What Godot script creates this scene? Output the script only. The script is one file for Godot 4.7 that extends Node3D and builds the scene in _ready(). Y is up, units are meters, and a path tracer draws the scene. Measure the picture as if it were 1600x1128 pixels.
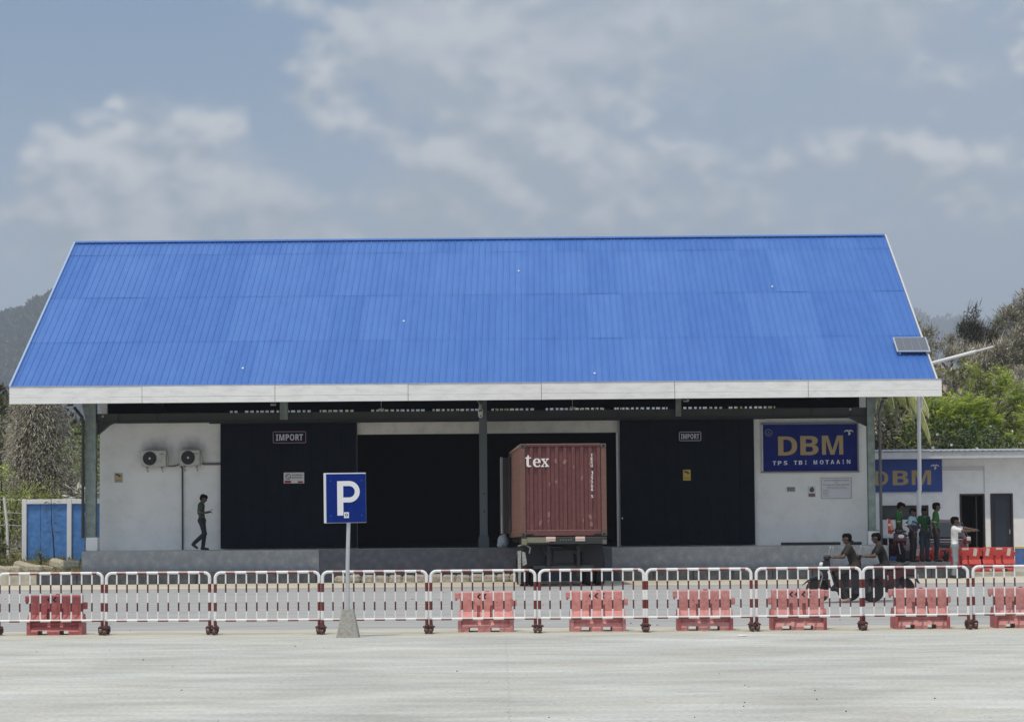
extends Node3D
# A blue-roofed import warehouse behind a row of crowd barriers, built object by object. Metres, y up, the camera looks towards -z.

const SUN_TO := Vector3(-0.2, 1.0, 0.37)
const TAU4 := TAU / 4.0
var rng := RandomNumberGenerator.new()
var mats := {}
var used := {}


class MB:
	# Collects triangles; every face is wound so that its normal points to the viewer it faces.
	var v := PackedVector3Array()
	var n := PackedVector3Array()
	var uv := PackedVector2Array()
	var c := PackedColorArray()
	var tinted := false
	var col := Color.WHITE

	func tint(x: Color) -> MB:
		col = x
		tinted = true
		return self

	func _p(p: Vector3, nn: Vector3, t: Vector2, k: Color) -> void:
		v.append(p)
		n.append(nn)
		uv.append(t)
		c.append(k)

	func _uv(p: Vector3, nn: Vector3) -> Vector2:
		var a := nn.abs()
		if a.y >= a.x and a.y >= a.z:
			return Vector2(p.x, p.z)
		if a.x > a.z:
			return Vector2(p.z, -p.y)
		return Vector2(p.x, -p.y)

	func tri(a: Vector3, b: Vector3, d: Vector3, na: Vector3, nb: Vector3, nd: Vector3) -> void:
		var g := (b - a).cross(d - a)
		if g.dot(na + nb + nd) > 0.0:
			var t := b
			b = d
			d = t
			var tn := nb
			nb = nd
			nd = tn
		_p(a, na, _uv(a, na), col)
		_p(b, nb, _uv(b, na), col)
		_p(d, nd, _uv(d, na), col)

	func face(a: Vector3, b: Vector3, d: Vector3, out: Vector3) -> void:
		var g := (b - a).cross(d - a).normalized()
		if g.dot(out) < 0.0:
			g = -g
		tri(a, b, d, g, g, g)

	func quad(a: Vector3, b: Vector3, d: Vector3, e: Vector3, out: Vector3) -> void:
		face(a, b, d, out)
		face(a, d, e, out)

	func quv(a: Vector3, b: Vector3, d: Vector3, e: Vector3, nn: Vector3, r := Rect2(0, 0, 1, 1)) -> void:
		# a quad a b d e (lower left, lower right, upper right, upper left) with its own uv
		var s := v.size()
		tri(a, b, d, nn, nn, nn)
		tri(a, d, e, nn, nn, nn)
		var m := {a: Vector2(r.position.x, r.end.y), b: r.end, d: Vector2(r.end.x, r.position.y), e: r.position}
		for i in range(s, v.size()):
			uv[i] = m[v[i]]

	func box(o: Vector3, s: Vector3, b := Basis.IDENTITY) -> MB:
		var h := s * 0.5
		var x := b.x * h.x
		var y := b.y * h.y
		var z := b.z * h.z
		quad(o + x - y - z, o + x + y - z, o + x + y + z, o + x - y + z, x)
		quad(o - x - y - z, o - x + y - z, o - x + y + z, o - x - y + z, -x)
		quad(o - x + y - z, o + x + y - z, o + x + y + z, o - x + y + z, y)
		quad(o - x - y - z, o + x - y - z, o + x - y + z, o - x - y + z, -y)
		quad(o - x - y + z, o + x - y + z, o + x + y + z, o - x + y + z, z)
		quad(o - x - y - z, o + x - y - z, o + x + y - z, o - x + y - z, -z)
		return self

	func span(a: Vector3, b: Vector3) -> MB:
		return box((a + b) * 0.5, (b - a).abs())

	func cbox(o: Vector3, s: Vector3, ch: float, b := Basis.IDENTITY) -> MB:
		# a box with chamfered edges
		var h := s * 0.5
		var k := minf(ch, minf(h.x, minf(h.y, h.z)) * 0.9)
		var ax := [b.x, b.y, b.z]
		var hs := [h.x, h.y, h.z]
		for i in 3:
			var j := (i + 1) % 3
			var l := (i + 2) % 3
			for sg in [-1.0, 1.0]:
				var f: Vector3 = o + ax[i] * hs[i] * sg
				var u: Vector3 = ax[j] * (hs[j] - k)
				var w: Vector3 = ax[l] * (hs[l] - k)
				quad(f - u - w, f + u - w, f + u + w, f - u + w, ax[i] * sg)
				for sj in [-1.0, 1.0]:
					# the edge between faces i and j
					var p: Vector3 = o + ax[i] * hs[i] * sg + ax[j] * (hs[j] - k) * sj
					var q: Vector3 = o + ax[i] * (hs[i] - k) * sg + ax[j] * hs[j] * sj
					quad(p - w, q - w, q + w, p + w, ax[i] * sg + ax[j] * sj)
		for sx in [-1.0, 1.0]:
			for sy in [-1.0, 1.0]:
				for sz in [-1.0, 1.0]:
					face(o + b.x * h.x * sx + b.y * (h.y - k) * sy + b.z * (h.z - k) * sz, o + b.x * (h.x - k) * sx + b.y * h.y * sy + b.z * (h.z - k) * sz, o + b.x * (h.x - k) * sx + b.y * (h.y - k) * sy + b.z * h.z * sz, b.x * sx + b.y * sy + b.z * sz)
		return self

	func tube(pts: Array, r0: float, r1: float, sides := 8, caps := true) -> MB:
		var m := pts.size()
		var prev: Array = []
		var side := Vector3.ZERO
		for i in m:
			var d: Vector3
			if i == 0:
				d = pts[1] - pts[0]
			elif i == m - 1:
				d = pts[m - 1] - pts[m - 2]
			else:
				d = (pts[i + 1] - pts[i]).normalized() + (pts[i] - pts[i - 1]).normalized()
			d = d.normalized()
			if side == Vector3.ZERO:
				side = d.cross(Vector3(0.13, 0.2, 1.0) if absf(d.z) < 0.9 else Vector3.UP).normalized()
			else:
				side = (side - d * side.dot(d)).normalized()
			var oth := d.cross(side)
			var r := lerpf(r0, r1, float(i) / (m - 1))
			var ring: Array = []
			for k in sides:
				var a := TAU * k / sides
				var dir := side * cos(a) + oth * sin(a)
				ring.append([pts[i] + dir * r, dir])
			if i > 0:
				for k in sides:
					var p = prev[k]
					var q = prev[(k + 1) % sides]
					var s = ring[(k + 1) % sides]
					var t = ring[k]
					tri(p[0], q[0], s[0], p[1], q[1], s[1])
					tri(p[0], s[0], t[0], p[1], s[1], t[1])
			if caps and (i == 0 or i == m - 1) and r > 0.0:
				for k in range(1, sides - 1):
					face(ring[0][0], ring[k][0], ring[k + 1][0], -d if i == 0 else d)
			prev = ring
		return self

	func cyl(a: Vector3, b: Vector3, ra: float, rb := -1.0, sides := 12, caps := true) -> MB:
		return tube([a, b], ra, ra if rb < 0.0 else rb, sides, caps)

	func ball(o: Vector3, s: Vector3, rings := 8, segs := 12) -> MB:
		for i in rings:
			var a0 := PI * i / rings
			var a1 := PI * (i + 1) / rings
			for k in segs:
				var b0 := TAU * k / segs
				var b1 := TAU * (k + 1) / segs
				var q := [Vector3(sin(a0) * cos(b0), cos(a0), sin(a0) * sin(b0)), Vector3(sin(a0) * cos(b1), cos(a0), sin(a0) * sin(b1)), Vector3(sin(a1) * cos(b1), cos(a1), sin(a1) * sin(b1)), Vector3(sin(a1) * cos(b0), cos(a1), sin(a1) * sin(b0))]
				if i > 0:
					tri(o + q[0] * s, o + q[1] * s, o + q[2] * s, (q[0] / s).normalized(), (q[1] / s).normalized(), (q[2] / s).normalized())
				if i < rings - 1:
					tri(o + q[0] * s, o + q[2] * s, o + q[3] * s, (q[0] / s).normalized(), (q[2] / s).normalized(), (q[3] / s).normalized())
		return self

	func ring(o: Vector3, axis: Vector3, big: float, small: float, segs := 24, sides := 8, sweep := TAU, start := 0.0, up := Vector3.UP) -> MB:
		# a torus, or an arc of one, around an axis
		var x := axis.cross(up).normalized()
		var y := x.cross(axis).normalized()
		var pts: Array = []
		for i in segs + 1:
			var a := start + sweep * i / segs
			pts.append(o + (x * cos(a) + y * sin(a)) * big)
		return tube(pts, small, small, sides, sweep < TAU - 0.01)

	func extrude(poly: PackedVector2Array, o: Vector3, u: Vector3, w: Vector3, d: Vector3) -> MB:
		# a polygon in the plane of u and w, drawn out from o along d
		var idx := Geometry2D.triangulate_polygon(poly)
		var mid := Vector2.ZERO
		for p in poly:
			mid += p / poly.size()
		for i in range(0, idx.size(), 3):
			var a := o + u * poly[idx[i]].x + w * poly[idx[i]].y
			var b := o + u * poly[idx[i + 1]].x + w * poly[idx[i + 1]].y
			var e := o + u * poly[idx[i + 2]].x + w * poly[idx[i + 2]].y
			face(a, b, e, -d)
			face(a + d, b + d, e + d, d)
		var turn := 0.0
		for i in poly.size():
			turn += poly[i].cross(poly[(i + 1) % poly.size()])
		for i in poly.size():
			var p := poly[i]
			var q := poly[(i + 1) % poly.size()]
			var e2 := (q - p) * (1.0 if turn > 0.0 else -1.0)
			var out := u * e2.y - w * e2.x
			var a := o + u * p.x + w * p.y
			var b := o + u * q.x + w * q.y
			quad(a, b, b + d, a + d, out)
		return self

	func quad_on(a: Vector3, b: Vector3, d: Vector3, e: Vector3) -> MB:
		# a pane laid 12 mm proud of the body it is set in
		var nn := (b - a).cross(e - a).normalized()
		var mid := (a + b + d + e) / 4.0
		if nn.dot(mid - Vector3(0, mid.y * 0.8, 0)) < 0.0:
			nn = -nn
		var o := nn * 0.012
		quad(a + o, b + o, d + o, e + o, nn)
		quad(a - o, b - o, d - o, e - o, -nn)
		for k in 4:
			var p: Vector3 = [a, b, d, e][k]
			var q: Vector3 = [b, d, e, a][k]
			quad(p - o, q - o, q + o, p + o, (p + q) / 2.0 - mid)
		return self

	func leaf(p: Vector3, d: Vector3, side: Vector3, l: float, w: float) -> void:
		var nn := d.cross(side).normalized()
		if nn.y < 0.0:
			nn = -nn
		var m := p + d * l * 0.45
		tri(p, m + side * w * 0.5, p + d * l, nn, nn, nn)
		tri(p, p + d * l, m - side * w * 0.5, nn, nn, nn)

	func painted_top_glare(from: int, k: Color) -> void:
		# sun glare put into the colour of the upper half of a rail
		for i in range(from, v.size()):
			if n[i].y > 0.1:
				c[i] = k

	func mesh() -> ArrayMesh:
		var a := []
		a.resize(Mesh.ARRAY_MAX)
		a[Mesh.ARRAY_VERTEX] = v
		a[Mesh.ARRAY_NORMAL] = n
		a[Mesh.ARRAY_TEX_UV] = uv
		if tinted:
			a[Mesh.ARRAY_COLOR] = c
		var m := ArrayMesh.new()
		m.add_surface_from_arrays(Mesh.PRIMITIVE_TRIANGLES, a)
		return m


# ---------------------------------------------------------------- names, things and parts
func lin(r: float, g: float, b: float) -> Color:
	return Color(r, g, b).linear_to_srgb()


func mat(key: String, c := Color.WHITE, rough := 0.7, metal := 0.0) -> StandardMaterial3D:
	# the colour is given as linear, real-world base colour
	if not mats.has(key):
		var m := StandardMaterial3D.new()
		m.albedo_color = c.linear_to_srgb()
		m.roughness = rough
		m.metallic = metal
		mats[key] = m
	return mats[key]


func tinted_mat(key: String, rough := 0.7, through := Color.BLACK) -> StandardMaterial3D:
	if not mats.has(key):
		var m := mat(key, Color.WHITE, rough)
		m.vertex_color_use_as_albedo = true
		if through != Color.BLACK:
			m.backlight_enabled = true
			m.backlight = through
	return mats[key]


func noise_pic(sd: int, freq: float, oct: int, w := 512, h := 512, kind := FastNoiseLite.TYPE_SIMPLEX_SMOOTH) -> Image:
	var f := FastNoiseLite.new()
	f.seed = sd
	f.frequency = freq
	f.fractal_octaves = oct
	f.noise_type = kind
	var im := f.get_seamless_image(w, h)
	im.convert(Image.FORMAT_L8)
	return im


func ramp_tex(im: Image, stops: Array) -> ImageTexture:
	# stops: [[at, linear Color], ...]
	var g := Gradient.new()
	var o := PackedFloat32Array()
	var c := PackedColorArray()
	for s in stops:
		o.append(s[0])
		c.append((s[1] as Color).linear_to_srgb())
	g.offsets = o
	g.colors = c
	var lut := PackedByteArray()
	for i in 256:
		var k := g.sample(i / 255.0)
		lut.append(int(clampf(k.r, 0, 1) * 255.0))
		lut.append(int(clampf(k.g, 0, 1) * 255.0))
		lut.append(int(clampf(k.b, 0, 1) * 255.0))
	var src := im.get_data()
	var dst := PackedByteArray()
	dst.resize(src.size() * 3)
	for i in src.size():
		var k := src[i] * 3
		dst[i * 3] = lut[k]
		dst[i * 3 + 1] = lut[k + 1]
		dst[i * 3 + 2] = lut[k + 2]
	var out := Image.create_from_data(im.get_width(), im.get_height(), false, Image.FORMAT_RGB8, dst)
	return ImageTexture.create_from_image(out)


func mix_pics(a: Image, b: Image, t: float) -> Image:
	var x := a.get_data()
	var y := b.get_data()
	for i in x.size():
		x[i] = int(lerpf(x[i], y[i], t))
	return Image.create_from_data(a.get_width(), a.get_height(), false, Image.FORMAT_L8, x)


func worn(key: String, sd: int, size: float, stops: Array, rough := 0.8, bump := 0.0, freq := 0.012, stretch := Vector3.ONE, metal := 0.0) -> StandardMaterial3D:
	# a material whose colour wanders between the stops, laid in the world's own metres
	if not mats.has(key):
		var im := mix_pics(noise_pic(sd, freq, 6), noise_pic(sd + 7, freq * 5.0, 3), 0.3)
		var m := mat(key, Color.WHITE, rough, metal)
		m.albedo_texture = ramp_tex(im, stops)
		m.uv1_triplanar = true
		m.uv1_world_triplanar = true
		m.uv1_scale = stretch / size
		if bump > 0.0:
			var b := noise_pic(sd + 3, freq * 6.0, 4)
			b.convert(Image.FORMAT_RGBA8)
			b.bump_map_to_normal_map(4.0)
			m.normal_enabled = true
			m.normal_texture = ImageTexture.create_from_image(b)
			m.normal_scale = bump
	return mats[key]


func put(called: String, mb: MB, m: Material, parent: Node = self, at := Vector3.ZERO) -> MeshInstance3D:
	return put_mesh(called, mb.mesh(), m, parent, at)


func put_mesh(called: String, me: Mesh, m: Material, parent: Node = self, at := Vector3.ZERO) -> MeshInstance3D:
	var o := MeshInstance3D.new()
	o.name = numbered(called, parent)
	o.mesh = me
	o.material_override = m
	o.position = at
	parent.add_child(o, true)
	return o


func numbered(called: String, parent: Node) -> String:
	var key := str(parent.get_instance_id()) + called
	var k: int = used.get(key, 0)
	used[key] = k + 1
	return called if k == 0 else "%s_%03d" % [called, k]


func tag(o: Node, label: String, category := "", group := "", kind := "") -> Node:
	if label:
		o.set_meta("label", label)
	if category:
		o.set_meta("category", category)
	if group:
		o.set_meta("group", group)
	if kind:
		o.set_meta("kind", kind)
	return o


func thing(called: String, label: String, category: String, at := Vector3.ZERO, turn := 0.0, group := "") -> Node3D:
	var o := Node3D.new()
	o.name = numbered(called, self)
	o.position = at
	o.rotation.y = deg_to_rad(turn)
	add_child(o, true)
	tag(o, label, category, group)
	return o


func dup(src: Node3D, at: Vector3, turn := 0.0, label := "", group := "") -> Node3D:
	var base := String(src.name).rstrip("0123456789").trim_suffix("_")
	var o: Node3D = src.duplicate()
	o.name = numbered(base, self)
	add_child(o, true)
	o.position = at
	o.rotation.y = deg_to_rad(turn)
	if label:
		o.set_meta("label", label)
	if group:
		o.set_meta("group", group)
	return o


func struct(called: String, mb: MB, m: Material, label: String) -> MeshInstance3D:
	var o := put(called, mb, m)
	tag(o, label, "", "", "structure")
	return o


func letters(called: String, words: String, w: float, h: float, m: Material, parent: Node, at: Vector3, font := "Droid Sans", bold := true, deep := 0.006) -> MeshInstance3D:
	var t := TextMesh.new()
	var f := SystemFont.new()
	f.font_names = PackedStringArray([font])
	f.font_weight = 700 if bold else 400
	t.font = f
	t.font_size = 64
	t.pixel_size = 0.01
	t.depth = 0.01
	t.curve_step = 2.0
	t.text = words
	var o := put_mesh(called, t, m, parent)
	var bx := t.get_aabb()
	if bx.size.x > 0.0 and bx.size.y > 0.0:
		var s := Vector3(w / bx.size.x, h / bx.size.y, deep / maxf(bx.size.z, 0.001))
		o.scale = s
		o.position = at - bx.get_center() * s
	return o


func plus_minus(a: float) -> float:
	return rng.randf_range(-a, a)


func V(x: float, y: float, z: float) -> Vector3:
	return Vector3(x, y, z)


# ---------------------------------------------------------------- sky and light
func sky_blobs() -> Array:
	# azimuth (from -z towards +x), elevation, half width, half height in degrees, weight, greyness
	var b := [
		[-8.9, 7.6, 1.7, 1.05, 1.0, 0.1], [-10.4, 6.7, 1.4, 0.5, 0.7, 0.3], [-7.4, 6.7, 1.7, 0.6, 0.8, 0.35], [-6.3, 7.0, 0.9, 0.4, 0.7, 0.2], [-4.6, 6.6, 1.6, 0.4, 0.55, 0.5],
		[-4.9, 9.7, 0.65, 0.6, 0.62, 0.05], [-4.3, 8.9, 0.5, 0.3, 0.42, 0.1], [-7.1, 8.8, 0.45, 0.25, 0.5, 0.0], [-9.6, 9.3, 0.2, 0.12, 0.7, 0.0],
		[-1.5, 11.0, 2.1, 1.25, 1.1, 0.3], [-2.6, 10.3, 1.0, 0.7, 0.8, 0.3], [0.6, 10.3, 1.2, 0.9, 0.75, 0.35], [2.8, 11.2, 1.0, 0.6, 0.9, 0.0], [0.2, 12.6, 4.0, 0.9, 1.0, 0.5],
		[-0.5, 8.3, 1.35, 0.6, 1.05, 0.0], [-2.2, 7.7, 1.1, 0.5, 0.85, 0.2], [0.3, 7.5, 1.9, 0.6, 0.8, 0.3], [-2.6, 6.6, 2.0, 0.5, 0.7, 0.4], [2.6, 8.1, 1.2, 0.35, 0.6, 0.25], [3.9, 7.4, 1.6, 0.4, 0.6, 0.3],
		[4.8, 11.3, 2.6, 0.7, 0.85, 0.75], [2.2, 9.9, 1.3, 0.45, 0.6, 0.35], [4.3, 9.5, 1.3, 0.3, 0.45, 0.3], [7.0, 11.6, 2.2, 0.8, 0.7, 0.55], [9.3, 9.6, 1.6, 0.3, 0.4, 0.5],
		[8.3, 7.9, 1.0, 0.42, 0.95, 0.0], [6.7, 8.1, 1.2, 0.35, 0.55, 0.35], [9.6, 7.3, 1.0, 0.3, 0.4, 0.4], [11.4, 10.7, 0.55, 0.55, 0.85, 0.05], [2.3, 6.6, 0.75, 0.42, 0.7, 0.1], [5.6, 6.7, 2.6, 0.3, 0.4, 0.5],
	]
	var r := RandomNumberGenerator.new()
	r.seed = 41
	for i in 150:
		var el := 5.0 + 60.0 * pow(r.randf(), 1.7)
		var az := r.randf_range(-180, 180)
		if absf(az) < 17.0 and el < 14.5:
			continue
		var s := r.randf_range(1.0, 2.2) * (1.0 + el * 0.06)
		b.append([az, el, s * 2.2, s * 0.8, r.randf_range(0.6, 1.2), r.randf_range(0.0, 0.6)])
	return b


var sky_noise: FastNoiseLite
var sky_fine: FastNoiseLite


func cloud_at(az: float, el: float, near: Array) -> Vector2:
	# (how thick the cloud is, how grey)
	var d := 0.0
	var grey := 0.0
	for k in near:
		var x: float = wrapf(az - k[0], -180.0, 180.0) / (k[2] * 1.32)
		var y: float = (el - k[1]) / (k[3] * 1.36)
		if y < 0.0:
			y *= 0.7
		var q := x * x + y * y
		if q < 2.2:
			var f: float = k[4] * maxf(0.0, 1.0 - q / 2.2)
			d = maxf(d, f) + minf(d, f) * 0.35
			grey += f * k[5]
	grey = grey / maxf(d, 0.01)
	return Vector2(minf(d, 1.1), minf(grey, 1.0))


func sky_color(az: float, el: float, near: Array) -> Color:
	var t := clampf(el / 14.0, 0.0, 1.0)
	var up := clampf((el - 14.0) / 60.0, 0.0, 1.0)
	var base := Color(0.46, 0.55, 0.65).lerp(Color(0.2, 0.315, 0.485), smoothstep(0.22, 0.85, t))
	base = base.lerp(Color(0.15, 0.245, 0.43), up)
	var warm := clampf((az + 8.0) / 16.0, 0.0, 1.0) if absf(az) < 60.0 else 0.5
	base = base.lerp(Color(0.38, 0.455, 0.56), 0.72 * warm * (1.0 - up))
	var a := deg_to_rad(az)
	var e := deg_to_rad(el)
	# the air and the clouds brighten towards the sun, which stands high behind the camera
	var toward := maxf(0.0, V(sin(a) * cos(e), sin(e), -cos(a) * cos(e)).dot(SUN_TO.normalized()))
	var glow := 1.0 + 1.5 * toward * toward * toward
	base *= glow
	if near.is_empty() or el < 0.0:
		return base
	var p := Vector3(sin(a) * cos(e), sin(e) * 1.5, -cos(a) * cos(e)) * 100.0
	var n1 := sky_noise.get_noise_3dv(p)
	var n2 := sky_fine.get_noise_3dv(p)
	# billows: rounded lumps from folded noise
	var lump := 1.0 - absf(sky_fine.get_noise_3dv(p * 0.62 + Vector3(31, 7, 3))) * 2.2
	var k := cloud_at(az + n2 * 0.5 + n1 * 0.3, el + n1 * 0.35 + n2 * 0.18, near)
	var body := k.x + (n1 * 0.5 + n2 * 0.34 + (lump - 0.6) * 0.26) * smoothstep(0.0, 0.3, k.x)
	var thick := smoothstep(0.02, 0.86, body)
	# where the cloud above thins out, its top catches the light
	var over := cloud_at(az + 0.25 + n2 * 0.5, el + 0.5 + n1 * 0.35, near)
	var n1o := sky_noise.get_noise_3dv(p + Vector3(0.5, 1.1, 0))
	var lit := clampf(0.4 + (k.x - over.x) * 1.1 + (n1 - n1o) * 1.5 + n2 * 0.4 + (lump - 0.6) * 0.35, 0.0, 1.0)
	lit *= 1.0 - 0.8 * k.y
	var cl := Color(0.4, 0.455, 0.525).lerp(Color(0.79, 0.795, 0.8), lit)
	return base.lerp(cl * glow, thick * 0.9)


func make_sky() -> Image:
	sky_noise = FastNoiseLite.new()
	sky_noise.seed = 5
	sky_noise.frequency = 0.16
	sky_noise.fractal_octaves = 4
	sky_fine = FastNoiseLite.new()
	sky_fine.seed = 9
	sky_fine.frequency = 0.6
	sky_fine.fractal_octaves = 4
	var all := sky_blobs()
	var w := 1024
	var h := 512
	var im := Image.create(w, h, false, Image.FORMAT_RGBF)
	for y in h:
		var el := 90.0 - (y + 0.5) * 180.0 / h
		if el < -1.0:
			im.fill_rect(Rect2i(0, y, w, h - y), Color(0.33, 0.36, 0.4))
			break
		var row: Array = []
		for k in all:
			if absf(el - k[1]) < k[3] * 2.4 + 1.0:
				row.append(k)
		for x in w:
			var az := wrapf((x + 0.5) * 360.0 / w, -180.0, 180.0)
			im.set_pixel(x, y, sky_color(az, maxf(el, 0.0), row))
	im.resize(4096, 2048, Image.INTERPOLATE_CUBIC)
	# the part of the sky that is in view, in full detail
	var x0 := -4096 * 22 / 360
	var x1 := 4096 * 22 / 360
	var y0 := 2048 * (90 - 24) / 180
	var y1 := 1024
	for y in range(y0, y1):
		var el := 90.0 - (y + 0.5) * 180.0 / 2048.0
		var row: Array = []
		for k in all:
			if absf(el - k[1]) < k[3] * 2.4 + 1.0 and absf(k[0]) < 40.0:
				row.append(k)
		for x in range(x0, x1):
			var az := (x + 0.5) * 360.0 / 4096.0
			im.set_pixel(posmod(x, 4096), y, sky_color(az, el, row))
	return im


func camera_and_light() -> void:
	var cam := Camera3D.new()
	cam.name = "camera"
	cam.fov = 16.4576
	cam.near = 0.5
	cam.far = 9000.0
	cam.position = V(0, 2.2, 0)
	cam.basis = Basis(Vector3.UP, deg_to_rad(0.59)) * Basis(Vector3.RIGHT, deg_to_rad(3.39)) * Basis(Vector3.BACK, deg_to_rad(-0.46))
	add_child(cam)
	cam.current = true
	var env := Environment.new()
	env.background_mode = Environment.BG_SKY
	var sky := Sky.new()
	var sm := PanoramaSkyMaterial.new()
	sm.panorama = ImageTexture.create_from_image(make_sky())
	sky.sky_material = sm
	env.sky = sky
	env.tonemap_mode = Environment.TONE_MAPPER_LINEAR
	env.tonemap_exposure = 1.1
	env.background_energy_multiplier = 1.0
	env.sdfgi_enabled = true
	env.ssao_enabled = true
	env.ssil_enabled = true
	env.fog_enabled = true
	env.fog_density = 0.00028
	env.fog_light_color = lin(0.72, 0.82, 0.95)
	var we := WorldEnvironment.new()
	we.name = "world_environment"
	we.environment = env
	add_child(we)
	var sun := DirectionalLight3D.new()
	sun.name = "sun"
	sun.light_energy = 0.74
	sun.light_color = Color(1.0, 0.935, 0.83)
	sun.light_angular_distance = 0.5
	sun.shadow_enabled = true
	sun.look_at_from_position(SUN_TO * 50.0, Vector3.ZERO, Vector3.RIGHT)
	add_child(sun)


# ---------------------------------------------------------------- ground
func apron_tex() -> ImageTexture:
	var w := 2048
	var h := 512
	var st := noise_pic(11, 0.07, 4, 200, 512)
	st.resize(w, h, Image.INTERPOLATE_CUBIC)
	var st2 := noise_pic(12, 0.03, 3, 256, 512)
	st2.resize(w, h, Image.INTERPOLATE_CUBIC)
	var bl := noise_pic(13, 0.012, 4, 512, 512)
	bl.resize(w, h, Image.INTERPOLATE_CUBIC)
	var gr := noise_pic(14, 0.3, 2, 1024, 512)
	gr.resize(w, h, Image.INTERPOLATE_NEAREST)
	var a := st.get_data()
	var b := st2.get_data()
	var c := bl.get_data()
	var d := gr.get_data()
	var out := PackedByteArray()
	out.resize(w * h * 3)
	for i in w * h:
		var k := (a[i] - 128) * 0.085 + (b[i] - 128) * 0.065 + (c[i] - 128) * 0.12 + (d[i] - 128) * 0.1
		var cool := (b[i] - 128) * 0.02
		out[i * 3] = int(clampf(178.0 + k - cool, 0, 255))
		out[i * 3 + 1] = int(clampf(179.0 + k, 0, 255))
		out[i * 3 + 2] = int(clampf(173.0 + k * 0.95 + cool, 0, 255))
	var im := Image.create_from_data(w, h, false, Image.FORMAT_RGB8, out)
	# hairline cracks and worn tyre scuffs
	var r := RandomNumberGenerator.new()
	r.seed = 77
	for j in 9:
		var x := r.randf() * w
		var y := r.randf() * h
		var dir := r.randf_range(-1.2, 1.2)
		for s in 420:
			x += r.randf_range(0.4, 1.4)
			y += dir * r.randf_range(0.1, 0.7) * 0.5
			var px := int(x) % w
			var py := posmod(int(y), h)
			var q := im.get_pixel(px, py)
			im.set_pixel(px, py, q.darkened(r.randf_range(0.05, 0.22)))
	for j in 70:
		var x := int(r.randf() * w)
		var y := int(r.randf() * h)
		var l := int(r.randf_range(60, 420))
		var amt := r.randf_range(0.015, 0.05)
		var lift := r.randf() < 0.4
		for s in l:
			var px := (x + s) % w
			var py := posmod(y + int(s * 0.004 * (j % 5 - 2)), h)
			var q := im.get_pixel(px, py)
			var f := amt * sin(PI * s / l)
			im.set_pixel(px, py, q.lightened(f) if lift else q.darkened(f))
	for j in 5000:
		var x := r.randi() % w
		var y := r.randi() % h
		im.set_pixel(x, y, im.get_pixel(x, y).darkened(r.randf_range(0.05, 0.35)))
		if j % 9 == 0:
			im.set_pixel((x + 1) % w, y, im.get_pixel(x, y))
	# a sawn joint, a slanting crack and pale or dark tyre tracks
	for s in h:
		for q in [[0.862, 0.012, 0.12], [0.31, -0.22, 0.06], [0.63, 0.3, 0.05]]:
			var px: int = posmod(int((q[0] + q[1] * s / h + 0.0006 * sin(s * 0.3)) * w), w)
			if r.randf() < 0.8:
				im.set_pixel(px, s, im.get_pixel(px, s).darkened(q[2] * r.randf_range(0.5, 1.3)))
	for j in 7:
		var y0 := r.randf() * h
		var bend := r.randf_range(-60, 60)
		var amt := r.randf_range(0.012, 0.03)
		for x in w:
			for t in [0, 42]:
				var yy: float = y0 + t + bend * sin(TAU * x / w)
				for d2: int in 7:
					var py: int = posmod(int(yy) + d2, h)
					var f: float = amt * (0.6 + 0.4 * sin(x * 0.013 + j)) * r.randf_range(0.4, 1.2)
					im.set_pixel(x, py, im.get_pixel(x, py).darkened(f) if j % 3 else im.get_pixel(x, py).lightened(f))
	return ImageTexture.create_from_image(im)


func dull(keys: Array, amount: float) -> void:
	for k in keys:
		if mats.has(k):
			mats[k].metallic_specular = amount


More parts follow.
